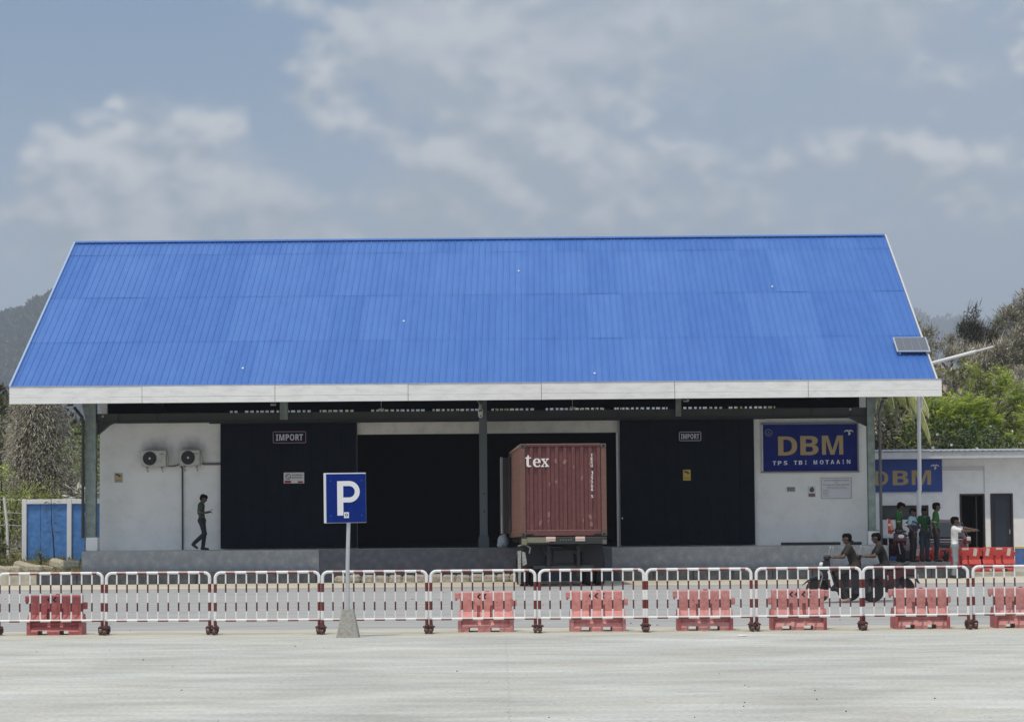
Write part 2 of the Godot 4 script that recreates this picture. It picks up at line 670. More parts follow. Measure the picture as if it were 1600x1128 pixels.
func build_ground() -> void:
	var g := MB.new()
	g.quad(V(-4000, 0, 2000), V(4000, 0, 2000), V(4000, 0, -8000), V(-4000, 0, -8000), Vector3.UP)
	struct("ground", g, worn("dry_soil", 21, 9.0, [[0.2, Color(0.2, 0.16, 0.1)], [0.55, Color(0.28, 0.23, 0.15)], [0.85, Color(0.24, 0.23, 0.11)]], 0.95), "dry brown earth stretching away behind the yard and buildings")
	var y := MB.new()
	y.quad(V(-70, 0.004, -40), V(70, 0.004, -40), V(70, 0.004, -71.2), V(-70, 0.004, -71.2), Vector3.UP)
	struct("yard_road", y, worn("yard", 22, 9.0, [[0.2, Color(0.285, 0.285, 0.28)], [0.5, Color(0.335, 0.335, 0.33)], [0.8, Color(0.385, 0.383, 0.37)]], 0.9, 0.0, 0.012, V(0.35, 1, 1.6)), "grey worn road surface between the barriers and the loading dock")
	var s := MB.new()
	s.quad(V(-70, 0.008, -70.9), V(70, 0.008, -70.9), V(70, 0.008, -77.5), V(-70, 0.008, -77.5), Vector3.UP)
	struct("dock_pavement", s, worn("cream", 23, 6.0, [[0.2, Color(0.46, 0.43, 0.35)], [0.5, Color(0.56, 0.53, 0.44)], [0.8, Color(0.62, 0.59, 0.5)]], 0.9, 0.0, 0.015, V(0.5, 1, 1.2)), "pale cream concrete strip along the foot of the dock")
	var f := MB.new()
	f.quad(V(-70, 0.008, -43.1), V(70, 0.008, -43.1), V(70, 0.008, -46.2), V(-70, 0.008, -46.2), Vector3.UP)
	struct("barrier_pavement", f, worn("cream2", 24, 5.0, [[0.2, Color(0.4, 0.385, 0.32)], [0.5, Color(0.475, 0.46, 0.385)], [0.8, Color(0.54, 0.52, 0.44)]], 0.9, 0.0, 0.015, V(0.4, 1, 1.6)), "cream dusty concrete strip on which the barriers stand")
	var a := MB.new()
	# nearest, palest concrete, with a shallow step down at its far edge
	var mt := mat("apron", Color.WHITE, 0.88)
	mt.albedo_texture = apron_tex()
	for i in range(-3, 3):
		a.quv(V(i * 26.0 + 3, 0.02, 40), V(i * 26.0 + 29, 0.02, 40), V(i * 26.0 + 29, 0.02, -43.2), V(i * 26.0 + 3, 0.02, -43.2), Vector3.UP, Rect2(0, 0, 1, 4.16))
	a.quad(V(-75, 0.02, -43.2), V(81, 0.02, -43.2), V(81, 0.0, -43.2), V(-75, 0.0, -43.2), Vector3.FORWARD)
	struct("concrete_apron", a, mt, "pale swept concrete yard in front of the barriers")
	# small loose stones
	var st := MB.new()
	var spots := [[742, 1110], [858, 0]]
	for i in 40:
		var p := V(plus_minus(11), 0.02, -rng.randf_range(25, 42.8))
		var r := rng.randf_range(0.004, 0.012)
		st.ball(p + V(0, r * 0.5, 0), V(r * rng.randf_range(1, 1.8), r * 0.7, r), 3, 5)
	for i in 60:
		var p := V(plus_minus(16), 0.0, -rng.randf_range(43.6, 74))
		var r := rng.randf_range(0.006, 0.016)
		st.ball(p + V(0, r * 0.5, 0), V(r * rng.randf_range(1, 1.8), r * 0.7, r), 3, 5)
	tag(put("gravel", st, mat("pebble", Color(0.1, 0.1, 0.1), 0.9)), "small dark loose stones scattered over the concrete", "gravel", "", "stuff")
	var lt := MB.new()
	lt.cbox(V(3.42, 0.035, -42.3), V(0.14, 0.03, 0.09), 0.01, Basis(Vector3.UP, 0.5))
	tag(put("paper_scrap", lt, mat("paper", Color(0.75, 0.74, 0.7), 0.8)), "small white scrap of litter lying on the concrete yard", "litter")


# ---------------------------------------------------------------- the warehouse
const ROOF_L := -15.68
const ROOF_R := 11.8
var slope := Vector3(0, 5.39, -10.3).normalized()
var slope_up := Vector3(0, 10.3, 5.39).normalized()


func roof_at(x: float, t: float, lift := 0.0) -> Vector3:
	# world point on the front slope: t 0 at the eaves, 1 at the ridge
	return V(x, 5.93 + 5.39 * t, -74.0 - 10.3 * t) + slope_up * lift


func sheet_mesh(w: float, l: float) -> ArrayMesh:
	var b := MB.new()
	var per := w / 5.0
	for k in 5:
		var x := k * per
		var pts := [V(x, 0, 0), V(x + per * 0.36, 0, 0), V(x + per * 0.43, 0.02, 0), V(x + per * 0.57, 0.02, 0), V(x + per * 0.64, 0, 0), V(x + per, 0, 0)]
		for i in 5:
			var p: Vector3 = pts[i]
			var q: Vector3 = pts[i + 1]
			var d := q - p
			b.quad(p, q, q - V(0, 0, l), p - V(0, 0, l), V(-d.y, d.x, 0))
	return b.mesh()


func build_warehouse() -> Node3D:
	var w := thing("warehouse", "long white warehouse with a bright blue corrugated roof and raised loading dock", "warehouse", V(0, 0, -76))
	var white := worn("white_wall", 31, 5.0, [[0.15, Color(0.74, 0.745, 0.72)], [0.5, Color(0.81, 0.815, 0.8)], [0.85, Color(0.84, 0.84, 0.83)]], 0.85, 0.0)
	var lintel := worn("lintel_wall", 32, 4.0, [[0.2, Color(0.62, 0.61, 0.56)], [0.6, Color(0.74, 0.73, 0.67)]], 0.85)
	var dark := mat("inside_gloom", Color(0.02, 0.02, 0.024), 0.9)  # the gloom of the interior is put into this near-black colour
	var lining := mat("gloom_lining", Color(0.018, 0.017, 0.02), 0.85)  # shade under the roof painted in as a near-black lining
	var grey := worn("steel_green", 33, 2.0, [[0.2, Color(0.17, 0.21, 0.195)], [0.6, Color(0.25, 0.305, 0.285)], [0.9, Color(0.3, 0.35, 0.33)]], 0.55)
	var beam := mat("beam_steel", Color(0.045, 0.05, 0.047), 0.7)
	var navy := worn("navy_door", 34, 3.0, [[0.2, Color(0.0055, 0.007, 0.013)], [0.7, Color(0.0075, 0.0095, 0.017)]], 0.85)
	# the dock: one slab with painted faces set proud of it
	put("dock_slab", MB.new().span(V(-13.9, 0.0, -0.03), V(10.55, 1.0, -14.6)), worn("dock_top", 35, 4.0, [[0.2, Color(0.42, 0.42, 0.41)], [0.7, Color(0.53, 0.53, 0.52)]], 0.85), w)
	var pa := worn("dock_paint", 36, 3.5, [[0.15, Color(0.22, 0.235, 0.255)], [0.55, Color(0.28, 0.295, 0.315)], [0.76, Color(0.33, 0.34, 0.35)], [0.9, Color(0.55, 0.55, 0.55)]], 0.75, 0.0, 0.02)
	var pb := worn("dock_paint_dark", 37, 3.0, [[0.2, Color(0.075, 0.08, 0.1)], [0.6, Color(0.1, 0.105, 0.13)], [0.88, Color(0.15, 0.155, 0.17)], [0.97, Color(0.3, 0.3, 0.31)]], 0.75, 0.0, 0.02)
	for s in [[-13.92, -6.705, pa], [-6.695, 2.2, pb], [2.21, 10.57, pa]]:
		put("dock_face", MB.new().span(V(s[0], 0.0, -0.03), V(s[1], 1.004, 0.03)), s[2], w)
	put("dock_side", MB.new().span(V(-13.95, 0.0, -0.04), V(-13.9, 1.0, -14.6)), pa, w)
	put("dock_side", MB.new().span(V(10.55, 0.0, -0.04), V(10.6, 1.0, -14.6)), pa, w)
	# low rubber buffers and the rough kerb at the foot of the dock
	var kd := worn("kerb_dark", 38, 1.6, [[0.2, Color(0.045, 0.05, 0.06)], [0.6, Color(0.075, 0.08, 0.093)], [0.85, Color(0.115, 0.12, 0.135)]], 0.75)
	for i in 7:
		put("kerb_block", MB.new().cbox(V(-14.62 + i * 1.21, 0.2, 0.2), V(1.2, 0.4, 0.3), 0.03, Basis(Vector3.UP, plus_minus(0.004))), kd, w)
	for i in 9:
		put("kerb_block", MB.new().cbox(V(2.85 + i * 1.2, 0.185, 0.2), V(1.19, 0.37, 0.3), 0.03, Basis(Vector3.UP, plus_minus(0.004))), kd, w)
	var rough := worn("rough_stone", 39, 0.9, [[0.2, Color(0.2, 0.17, 0.14)], [0.5, Color(0.38, 0.35, 0.3)], [0.8, Color(0.5, 0.46, 0.39)]], 0.95)
	for i in 15:
		var l := 0.41
		put("kerb_stone", MB.new().cbox(V(-6.0 + i * l, 0.1 + plus_minus(0.03), 0.32 + plus_minus(0.05)), V(l * rng.randf_range(0.9, 1.15), rng.randf_range(0.2, 0.3), 0.42), 0.07, Basis(Vector3.UP, plus_minus(0.12)) * Basis(Vector3.FORWARD, plus_minus(0.08))), rough, w)
	# front wall: left bay, right bay, lintel over the two openings, bits behind the sliding doors
	put("wall", MB.new().span(V(-13.78, 1.0, -2.4), V(-5.7, 4.97, -2.2)), white, w)
	put("wall", MB.new().span(V(2.5, 1.0, -2.4), V(10.3, 4.95, -2.2)), white, w)
	put("lintel", MB.new().span(V(-5.69, 4.565, -2.38), V(2.49, 4.97, -2.2)), lintel, w)
	put("added_light_block", MB.new().span(V(-13.78, 6.2, -2.4), V(10.3, 7.75, -2.2)), dark, w)  # added panel out of view, keeps daylight out of the interior
	put("wall_trim", MB.new().span(V(2.44, 1.0, -2.39), V(2.497, 4.56, -2.12)), white, w)
	# back and side walls
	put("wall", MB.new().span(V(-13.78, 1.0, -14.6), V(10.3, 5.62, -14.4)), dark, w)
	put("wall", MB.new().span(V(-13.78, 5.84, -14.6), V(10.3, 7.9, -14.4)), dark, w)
	var vs := MB.new()
	var x := -13.7
	while x < 10.3:
		vs.span(V(x, 5.62, -14.58), V(x + rng.randf_range(0.04, 0.09), 6.02, -14.5))
		x += rng.randf_range(0.16, 0.21)
	for k in 11:
		var q := -13.0 + k * 2.2 + plus_minus(0.4)
		vs.span(V(q, 5.62, -14.49), V(q + rng.randf_range(0.2, 0.5), 6.02, -14.4))
	vs.span(V(-13.7, 5.62, -14.48), V(-11.2, 6.02, -14.42))
	vs.span(V(8.6, 5.62, -14.48), V(10.2, 6.02, -14.42))
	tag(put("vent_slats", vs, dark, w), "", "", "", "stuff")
	for s in [-13.78, 10.1]:
		var poly := PackedVector2Array([Vector2(-2.41, 1.0), Vector2(-2.41, 8.05), Vector2(-8.3, 11.12), Vector2(-14.39, 7.9), Vector2(-14.39, 1.0)])
		put("gable_wall", MB.new().extrude(poly, V(s, 0, 0), V(0, 0, 1), V(0, 1, 0), V(0.2, 0, 0)), white, w)
	put("gloom_face", MB.new().span(V(-13.57, 1.0, -14.39), V(-13.53, 6.0, -2.42)), dark, w)  # dark sheets over the inner walls, their gloom painted in
	put("gloom_face", MB.new().span(V(10.05, 1.0, -14.39), V(10.09, 6.0, -2.42)), dark, w)
	put("gloom_face", MB.new().span(V(-13.5, 1.0, -2.44), V(-5.72, 5.0, -2.41)), dark, w)
	put("gloom_face", MB.new().span(V(2.52, 1.0, -2.44), V(10.0, 5.0, -2.41)), dark, w)
	put("warehouse_floor", MB.new().span(V(-13.5, 1.0, -14.35), V(10.0, 1.006, -2.5)), mat("inside_floor", Color(0.035, 0.035, 0.04), 0.8), w)  # floor darkened in its colour along with the painted interior gloom
	# roof: four rows of ribbed sheets, each sheet a piece of its own
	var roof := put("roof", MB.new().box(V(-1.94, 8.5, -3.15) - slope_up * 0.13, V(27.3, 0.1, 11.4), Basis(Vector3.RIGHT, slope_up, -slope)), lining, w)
	var back_slope := Vector3(0, 5.39, 10.3).normalized()
	var back_up := Vector3(0, 10.3, -5.39).normalized()
	put("roof_back", MB.new().box(V(-1.94, 9.515, -11.75) - back_up * 0.11, V(27.3, 0.16, 7.8), Basis(Vector3.RIGHT, back_up, -back_slope)), mat("roof_back", Color(0.07, 0.17, 0.5), 0.5), w)
	var blue: Array = []
	for k in 3:
		var d: float = [0.0, -0.006, 0.007][k]
		blue.append(worn("roof_blue_%d" % k, 40, 6.0, [[0.15, Color(0.037 + d, 0.125 + d * 1.5, 0.41 + d * 2)], [0.5, Color(0.043 + d, 0.145 + d * 1.5, 0.455 + d * 2)], [0.85, Color(0.057 + d, 0.165 + d * 1.5, 0.48 + d * 2)]], 0.42, 0.0, 0.012, V(1.4, 0.5, 0.5)))
	var full := 11.625
	var rows := [[0.0, 0.277], [0.277, 0.583], [0.583, 0.9], [0.9, 0.992]]
	var cols := 27
	var sw := (ROOF_R - ROOF_L) / cols
	for r in 4:
		var t0: float = rows[r][0]
		var l: float = (rows[r][1] - t0) * full + 0.12
		var me := sheet_mesh(sw, l)
		for k in cols:
			var lift := 0.003 + 0.003 * r
			var gap := rng.randf() * rng.randf() * 0.009 + (0.016 if rng.randf() < 0.06 else 0.0)
			if r == 0:
				gap = 0.0
			var tip := gap / l
			var up := (slope_up + slope * tip).normalized()
			var al := (slope - slope_up * tip).normalized()
			var o := put_mesh("roof_sheet", me, blue[rng.randi() % 3], roof)
			o.transform = Transform3D(Basis(Vector3.RIGHT, up, -al), roof_at(ROOF_L + k * sw, t0, lift + gap) + V(0, 0, 76))
	var cap := MB.new()
	var blue0: Material = blue[0]
	for k in 9:
		var xa := ROOF_L + k * (ROOF_R - ROOF_L) / 9.0
		var xb := xa + (ROOF_R - ROOF_L) / 9.0 - 0.01
		cap = MB.new()
		cap.box(V((xa + xb) / 2, 11.32, -8.3) + slope_up * 0.07 - slope * 0.05, V(xb - xa, 0.01, 0.14), Basis(Vector3.RIGHT, slope_up, -slope))
		cap.box(V((xa + xb) / 2, 11.32, -8.3) + back_up * 0.07 - back_slope * 0.05, V(xb - xa, 0.01, 0.14), Basis(Vector3.RIGHT, back_up, -back_slope))
		put("ridge_cap", cap, blue0, roof)
	var spk := MB.new()
	for q in [[-4.2, 0.4], [-8.9, 0.1], [1.7, 0.05], [7.6, 0.62], [-0.6, 0.75]]:
		spk.box(roof_at(q[0], q[1], 0.032) + V(0, 0, 76), V(0.05, 0.008, 0.09), Basis(Vector3.RIGHT, slope_up, -slope))
	put("white_speck", spk, mat("speck_white", Color(0.75, 0.75, 0.72), 0.8), roof)
	var trim := mat("white_trim", Color(0.52, 0.54, 0.57), 0.6)
	put("verge_trim", MB.new().box(V(11.835, 8.61, -3.1), V(0.05, 0.09, 11.75), Basis(Vector3.RIGHT, slope_up, -slope)), trim, w)
	put("verge_trim", MB.new().box(V(-15.71, 8.6, -3.1), V(0.06, 0.16, 11.7), Basis(Vector3.RIGHT, slope_up, -slope)), mat("pale_blue_trim", Color(0.3, 0.42, 0.62), 0.5), w)
	# fascia boards
	var fb := worn("fascia", 41, 2.2, [[0.12, Color(0.7, 0.71, 0.705)], [0.5, Color(0.81, 0.82, 0.81)], [0.85, Color(0.85, 0.86, 0.85)]], 0.7, 0.0, 0.014, V(0.4, 1.5, 1))
	var fl := (11.97 + 15.72) / 7.0
	for k in 7:
		var a := -15.72 + k * fl
		var p := put("fascia_board", MB.new().cbox(V(a + fl / 2, 5.767, 2.09 + plus_minus(0.006)), V(fl - 0.012, 0.326, 0.05), 0.006), fb, w)
		put("fascia_strip", MB.new().cbox(V(a + fl / 2, 5.509, 2.094 + plus_minus(0.004)), V(fl - 0.012, 0.178, 0.05), 0.006), fb, p)
		put("gutter_lip", MB.new().span(V(a + 0.006, 5.932, 2.0), V(a + fl - 0.006, 5.945, 2.13)), trim, p)
	put("bounce_sheet", MB.new().box(V(-1.94, 7.03, -0.1) - slope_up * 0.22, V(27.2, 0.06, 4.3), Basis(Vector3.RIGHT, slope_up, -slope)), mat("zinc_sheet", Color(0.72, 0.73, 0.74), 0.5), w)  # unseen pale sheet added to bounce light onto the front wall
	# steel: wall beam, columns, stubs, rafters, knee braces
	var bm := put("eaves_beam", MB.new().span(V(-13.74, 4.985, -1.75), V(10.24, 5.25, -1.45)), beam, w)
	put("beam_flange", MB.new().span(V(-13.74, 4.972, -1.8), V(10.24, 4.984, -1.4)), beam, bm)
	for k in 20:
		put("beam_stiffener", MB.new().span(V(-13.1 + k * 1.2, 4.99, -1.449), V(-13.07 + k * 1.2, 5.245, -1.41)), beam, bm)
	put("door_track", MB.new().span(V(-10.3, 4.935, -2.13), V(7.1, 4.97, -1.9)), mat("track", Color(0.012, 0.012, 0.015), 0.6), w)
	for s in [[-13.92, 0.33], [-1.715, 0.24], [10.31, 0.22]]:
		var cx: float = s[0]
		var cw: float = s[1]
		var cb := MB.new()
		# an H section: web and two flanges
		cb.span(V(cx - cw / 2, 1.0, -1.38), V(cx + cw / 2, 5.75, -1.36))
		cb.span(V(cx - cw / 2, 1.0, -1.64), V(cx + cw / 2, 5.75, -1.62))
		cb.span(V(cx - 0.012, 1.0, -1.62), V(cx + 0.012, 5.75, -1.38))
		var c := put("column", cb, grey if absf(cx) > 5.0 else mat("steel_mid_grey", Color(0.115, 0.14, 0.145), 0.6), w)  # the middle column has a darker grey of its own
		if cx < -5 or cx > 5:
			put("column_base", MB.new().cbox(V(cx + (0.06 if cx < 0 else 0.03), 1.21, -1.5), V(0.36, 0.42, 0.42), 0.02), white, c)
			put("base_plate", MB.new().cbox(V(cx + 0.04, 1.44, -1.5), V(0.3, 0.035, 0.36), 0.005), grey, c)
		else:
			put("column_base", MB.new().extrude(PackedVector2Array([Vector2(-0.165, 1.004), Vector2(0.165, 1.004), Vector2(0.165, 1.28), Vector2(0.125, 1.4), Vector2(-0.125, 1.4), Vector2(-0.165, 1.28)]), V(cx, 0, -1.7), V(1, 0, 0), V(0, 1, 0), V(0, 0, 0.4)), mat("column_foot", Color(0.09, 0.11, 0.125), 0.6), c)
			for b in [2.12, 2.67]:
				put("bolt", MB.new().cyl(V(cx + 0.02, b, -1.36), V(cx + 0.02, b, -1.345), 0.03), mat("bolt_dark", Color(0.03, 0.035, 0.035), 0.5), c)
	for s in [[-7.89, 0.24], [4.35, 0.17]]:
		put("stub_column", MB.new().span(V(s[0] - s[1] / 2, 5.02, -1.4), V(s[0] + s[1] / 2, 5.8, -1.2)), grey, w)
	put("knee_brace", MB.new().extrude(PackedVector2Array([Vector2(-13.75, 4.98), Vector2(-13.2, 4.98), Vector2(-13.4, 4.9), Vector2(-13.75, 4.6)]), V(0, 0, -1.9), V(1, 0, 0), V(0, 1, 0), V(0, 0, 0.3)), beam, w)
	put("knee_brace", MB.new().extrude(PackedVector2Array([Vector2(10.22, 4.98), Vector2(9.6, 4.98), Vector2(9.72, 4.93), Vector2(10.22, 4.68)]), V(0, 0, -1.9), V(1, 0, 0), V(0, 1, 0), V(0, 0, 0.3)), beam, w)
	put("column_haunch", MB.new().extrude(PackedVector2Array([Vector2(-14.07, 5.0), Vector2(-13.76, 4.9), Vector2(-13.76, 5.1), Vector2(-13.95, 5.75), Vector2(-14.25, 5.75)]), V(0, 0, -1.62), V(1, 0, 0), V(0, 1, 0), V(0, 0, 0.22)), grey, w)
	put("column_haunch", MB.new().extrude(PackedVector2Array([Vector2(10.22, 4.95), Vector2(10.42, 4.95), Vector2(10.55, 5.75), Vector2(10.3, 5.75)]), V(0, 0, -1.62), V(1, 0, 0), V(0, 1, 0), V(0, 0, 0.22)), grey, w)
	for k in 5:
		var rx: float = [-13.95, -7.89, -1.715, 4.35, 10.31][k]
		put("rafter", MB.new().box(V(rx, 7.0, -0.22) - slope_up * 0.34, V(0.16, 0.3, 5.2), Basis(Vector3.RIGHT, slope_up, -slope)), mat("rafter_dark", Color(0.03, 0.03, 0.033), 0.7), w)
	# downpipes
	var pipe := mat("pipe_dark", Color(0.035, 0.037, 0.045), 0.5)
	put("downpipe", MB.new().tube([V(-14.32, 5.42, -0.8), V(-14.16, 5.15, -1.2), V(-14.14, 4.9, -1.3), V(-14.14, 1.4, -1.3)], 0.05, 0.05, 10), pipe, w)
	put("downpipe", MB.new().tube([V(10.62, 5.42, -0.8), V(10.57, 5.1, -1.3), V(10.57, 0.3, -1.3)], 0.05, 0.05, 10), mat("pipe_grey", Color(0.1, 0.11, 0.12), 0.5), w)
	# sliding doors
	for s in [[-9.96, -5.69], [2.55, 6.74]]:
		var a: float = s[0]
		var b: float = s[1]
		var d := put("sliding_door", MB.new().span(V(a, 1.03, -2.08), V(b, 4.93, -2.02)), navy, w)
		var n := 9
		for k in n:
			var pw := (b - a) / n
			put("door_panel", MB.new().cbox(V(a + pw * (k + 0.5), 2.98, -2.014), V(pw - 0.012, 3.86, 0.014), 0.004), navy, d)
		put("door_wheel", MB.new().cyl(V((a + b) * 0.5, 1.03, -2.05), V((a + b) * 0.5 + 0.3, 1.03, -2.05), 0.025), mat("steel", Color(0.3, 0.3, 0.3), 0.4, 0.6), d)
	var hb := MB.new()
	hb.cbox(V(2.6, 1.88, -1.99), V(0.05, 0.06, 0.05), 0.01)
	put("door_handle", hb, mat("chrome", Color(0.6, 0.6, 0.6), 0.25, 0.8), w)
	# soot that the condensers have blown onto the wall
	for s in [[-12.0, 4.22, 1.35, 0.75], [-10.9, 4.24, 1.1, 0.8]]:
		var q := MB.new()
		q.quv(V(s[0] - s[2] / 2, s[1] - s[3] / 2, -2.196), V(s[0] + s[2] / 2, s[1] - s[3] / 2, -2.196), V(s[0] + s[2] / 2, s[1] + s[3] / 2, -2.196), V(s[0] - s[2] / 2, s[1] + s[3] / 2, -2.196), V(0, 0, 1))
		put("soot_stain", q, soot_mat(), w)
	return w


func soot_mat() -> StandardMaterial3D:
	if not mats.has("soot"):
		var im := Image.create(64, 64, false, Image.FORMAT_RGBA8)
		var f := FastNoiseLite.new()
		f.seed = 3
		f.frequency = 0.06
		for y in 64:
			for x in 64:
				var p := Vector2((x - 32) / 32.0, (y - 40) / (38.0 if y < 40 else 22.0))
				var a := clampf(1.0 - p.length() + f.get_noise_2d(x, y * 0.4) * 0.35, 0.0, 1.0)
				a *= smoothstep(0.0, 0.25, 1.0 - maxf(absf(x - 31.5), absf(y - 31.5)) / 31.5)
				im.set_pixel(x, y, Color(0.06, 0.06, 0.075, a * 0.26))
		var m := mat("soot", Color.WHITE, 0.9)
		m.albedo_texture = ImageTexture.create_from_image(im)
		m.transparency = BaseMaterial3D.TRANSPARENCY_ALPHA
	return mats["soot"]


# ---------------------------------------------------------------- things fixed to the warehouse
func wall_things() -> void:
	var zw := -78.2
	var shell := worn("ac_shell", 51, 1.0, [[0.2, Color(0.42, 0.42, 0.39)], [0.7, Color(0.55, 0.55, 0.52)]], 0.6)
	var black := mat("black_plastic", Color(0.015, 0.016, 0.018), 0.5)
	var silver := mat("silver", Color(0.6, 0.6, 0.6), 0.35, 0.7)
	for s in [[-12.02, 3.86, 0.78, 0.52, "wider grey air conditioner outdoor unit, left of the pair on the wall"], [-10.89, 3.875, 0.64, 0.5, "narrower grey air conditioner outdoor unit nearer the sliding door"]]:
		var w: float = s[2]
		var h: float = s[3]
		var a := thing("air_conditioner", s[4], "air conditioner", V(s[0], s[1] - h / 2, zw), 0.0, "air conditioner units on the white wall")
		put("casing", MB.new().cbox(V(0, h / 2, 0.24), V(w, h, 0.3), 0.025), shell, a)
		var fx := -w / 2 + 0.265
		var g := MB.new()
		g.cyl(V(fx, h / 2, 0.385), V(fx, h / 2, 0.396), 0.215, 0.215, 28)
		var f := put("fan_opening", g, black, a)
		var gr := MB.new()
		for k in 5:
			gr.ring(V(fx, h / 2, 0.405), V(0, 0, 1), 0.05 + k * 0.041, 0.003, 24, 4)
		for k in 8:
			var an := TAU * k / 8
			gr.cyl(V(fx, h / 2, 0.405), V(fx + cos(an) * 0.215, h / 2 + sin(an) * 0.215, 0.405), 0.003, 0.003, 4)
		put("fan_grille", gr, mat("grille", Color(0.05, 0.05, 0.055), 0.5), f)
		put("fan_hub", MB.new().cyl(V(fx, h / 2, 0.4), V(fx, h / 2, 0.414), 0.04, 0.03, 14), silver, f)
		put("lettering", MB.new().cbox(V(w / 2 - 0.14, h - 0.12, 0.391), V(0.15, 0.022, 0.006), 0.002), mat("ac_print", Color(0.1, 0.11, 0.13)), a)
		put("side_valve", MB.new().cbox(V(w / 2 + 0.025, 0.2, 0.26), V(0.05, 0.26, 0.16), 0.015), shell, a)
		for b in [-0.3, 0.3]:
			put("bracket", MB.new().cbox(V(b * w, -0.02, 0.21), V(0.035, 0.035, 0.42), 0.004).tube([V(b * w, -0.03, 0.38), V(b * w, -0.16, 0.01)], 0.014, 0.014, 6), mat("bracket", Color(0.3, 0.3, 0.29), 0.6), a)
	var pg := mat("insulated_pipe", Color(0.14, 0.15, 0.155), 0.7)
	tag(put("refrigerant_pipe", MB.new().tube([V(-11.6, 3.62, zw + 0.2), V(-11.4, 3.63, zw + 0.1), V(-11.15, 3.7, zw + 0.12), V(-11.2, 3.8, zw + 0.12)], 0.025, 0.03, 8), pg), "grey insulated pipe slung between the two air conditioner units", "pipe")
	tag(put("refrigerant_pipe", MB.new().tube([V(-10.54, 3.72, zw + 0.2), V(-10.5, 3.68, zw + 0.05), V(-9.97, 3.677, zw + 0.05)], 0.035, 0.035, 8), pg), "straight grey pipe running from an air conditioner to the sliding door", "pipe")
	tag(put("drain_pipe", MB.new().tube([V(-11.2, 3.62, zw + 0.15), V(-11.17, 3.55, zw + 0.05), V(-11.168, 1.0, zw + 0.04)], 0.028, 0.028, 8), mat("drain", Color(0.06, 0.065, 0.075), 0.6)), "thin dark drain pipe dropping down the white wall to the dock", "pipe")
	# IMPORT boards
	var board := mat("board_navy", Color(0.012, 0.012, 0.035), 0.5)
	var pale := mat("pale_print", Color(0.62, 0.62, 0.68), 0.6)
	for s in [[-7.79, 4.49, 1.06, 0.4, "import sign with a purplish double border on the left sliding door", Color(0.3, 0.2, 0.27)], [4.745, 4.415, 0.71, 0.32, "smaller import sign on the right sliding door", Color(0.42, 0.42, 0.5)]]:
		var w: float = s[2]
		var h: float = s[3]
		var b := thing("import_sign", s[4], "sign", V(s[0], s[1] - h / 2, zw + 0.195))
		put("board", MB.new().cbox(V(0, h / 2, 0.012), V(w, h, 0.02), 0.006), board, b)
		var fr := MB.new()
		for e in [[V(0, h - 0.025, 0.026), V(w - 0.06, 0.022, 0.008)], [V(0, 0.025, 0.026), V(w - 0.06, 0.022, 0.008)], [V(-w / 2 + 0.02, h / 2, 0.026), V(0.022, h - 0.07, 0.008)], [V(w / 2 - 0.02, h / 2, 0.026), V(0.022, h - 0.07, 0.008)]]:
			fr.cbox(e[0], e[1], 0.002)
		put("border", fr, mat("border_%s" % s[0], s[5], 0.6), b)
		letters("lettering", "IMPORT", w * 0.8, h * 0.5, pale, b, V(0, h / 2, 0.026))
	# white and red notice on the left door
	var no := thing("notice_sign", "white no-entry notice with red lower corners on the left sliding door", "sign", V(-7.655, 3.05, zw + 0.195))
	put("board", MB.new().cbox(V(0, 0.17, 0.01), V(0.64, 0.34, 0.016), 0.004), mat("notice_white", Color(0.66, 0.66, 0.66), 0.6), no)
	put("prohibition_ring", MB.new().ring(V(-0.18, 0.21, 0.021), V(0, 0, 1), 0.075, 0.012, 20, 6).box(V(-0.18, 0.21, 0.021), V(0.15, 0.02, 0.012), Basis(Vector3.BACK, -0.78)), mat("ring_dark", Color(0.12, 0.06, 0.07)), no)
	letters("lettering", "DILARANG", 0.33, 0.045, mat("print_black", Color(0.03, 0.03, 0.035)), no, V(0.1, 0.26, 0.02))
	letters("lettering", "MEROKOK", 0.33, 0.045, mat("print_black"), no, V(0.1, 0.18, 0.02))
	var red := mat("sign_red", Color(0.32, 0.03, 0.035), 0.6)
	put("red_corner", MB.new().cbox(V(-0.19, 0.05, 0.02), V(0.2, 0.08, 0.006), 0.002), red, no)
	put("red_corner", MB.new().cbox(V(0.2, 0.04, 0.02), V(0.16, 0.06, 0.006), 0.002), red, no)
	# camera warning stickers
	var yel := mat("sticker_yellow", Color(0.55, 0.4, 0.06), 0.6)
	var grey := mat("sticker_grey", Color(0.42, 0.4, 0.34), 0.6)
	for s in [[-13.186, 3.12, 0.26, 0.3, zw + 0.01, "white edged camera warning sticker on the wall beside the left column"], [4.631, 3.04, 0.235, 0.335, zw + 0.195, "yellow camera warning sticker on the right sliding door"]]:
		var w: float = s[2]
		var h: float = s[3]
		var k := thing("warning_sticker", s[5], "sticker", V(s[0], s[1], s[4]))
		put("sheet", MB.new().cbox(V(0, h / 2, 0.004), V(w, h, 0.008), 0.002), grey if s[0] < 0 else yel, k)
		put("yellow_band", MB.new().cbox(V(0, h * 0.52, 0.01), V(w * 0.86, h * 0.26, 0.004), 0.001), yel, k)
		put("camera_print", MB.new().box(V(-0.01, h * 0.78, 0.012), V(w * 0.62, h * 0.15, 0.004), Basis(Vector3.BACK, -0.4)).box(V(w * 0.2, h * 0.66, 0.012), V(w * 0.3, h * 0.07, 0.004), Basis(Vector3.BACK, 0.6)), mat("print_black"), k)
		letters("lettering", "CCTV", w * 0.6, h * 0.13, mat("print_black"), k, V(0, h * 0.22, 0.01))
	# the large DBM board
	big_sign(V(8.5, 3.29, zw + 0.02), 2.97, 1.49, "navy company board with a ring emblem hanging on the warehouse wall", true)
	# small plates
	var ex := thing("exit_plate", "small grey green plate on the white wall under the company board", "sign", V(7.894, 2.665, zw + 0.01))
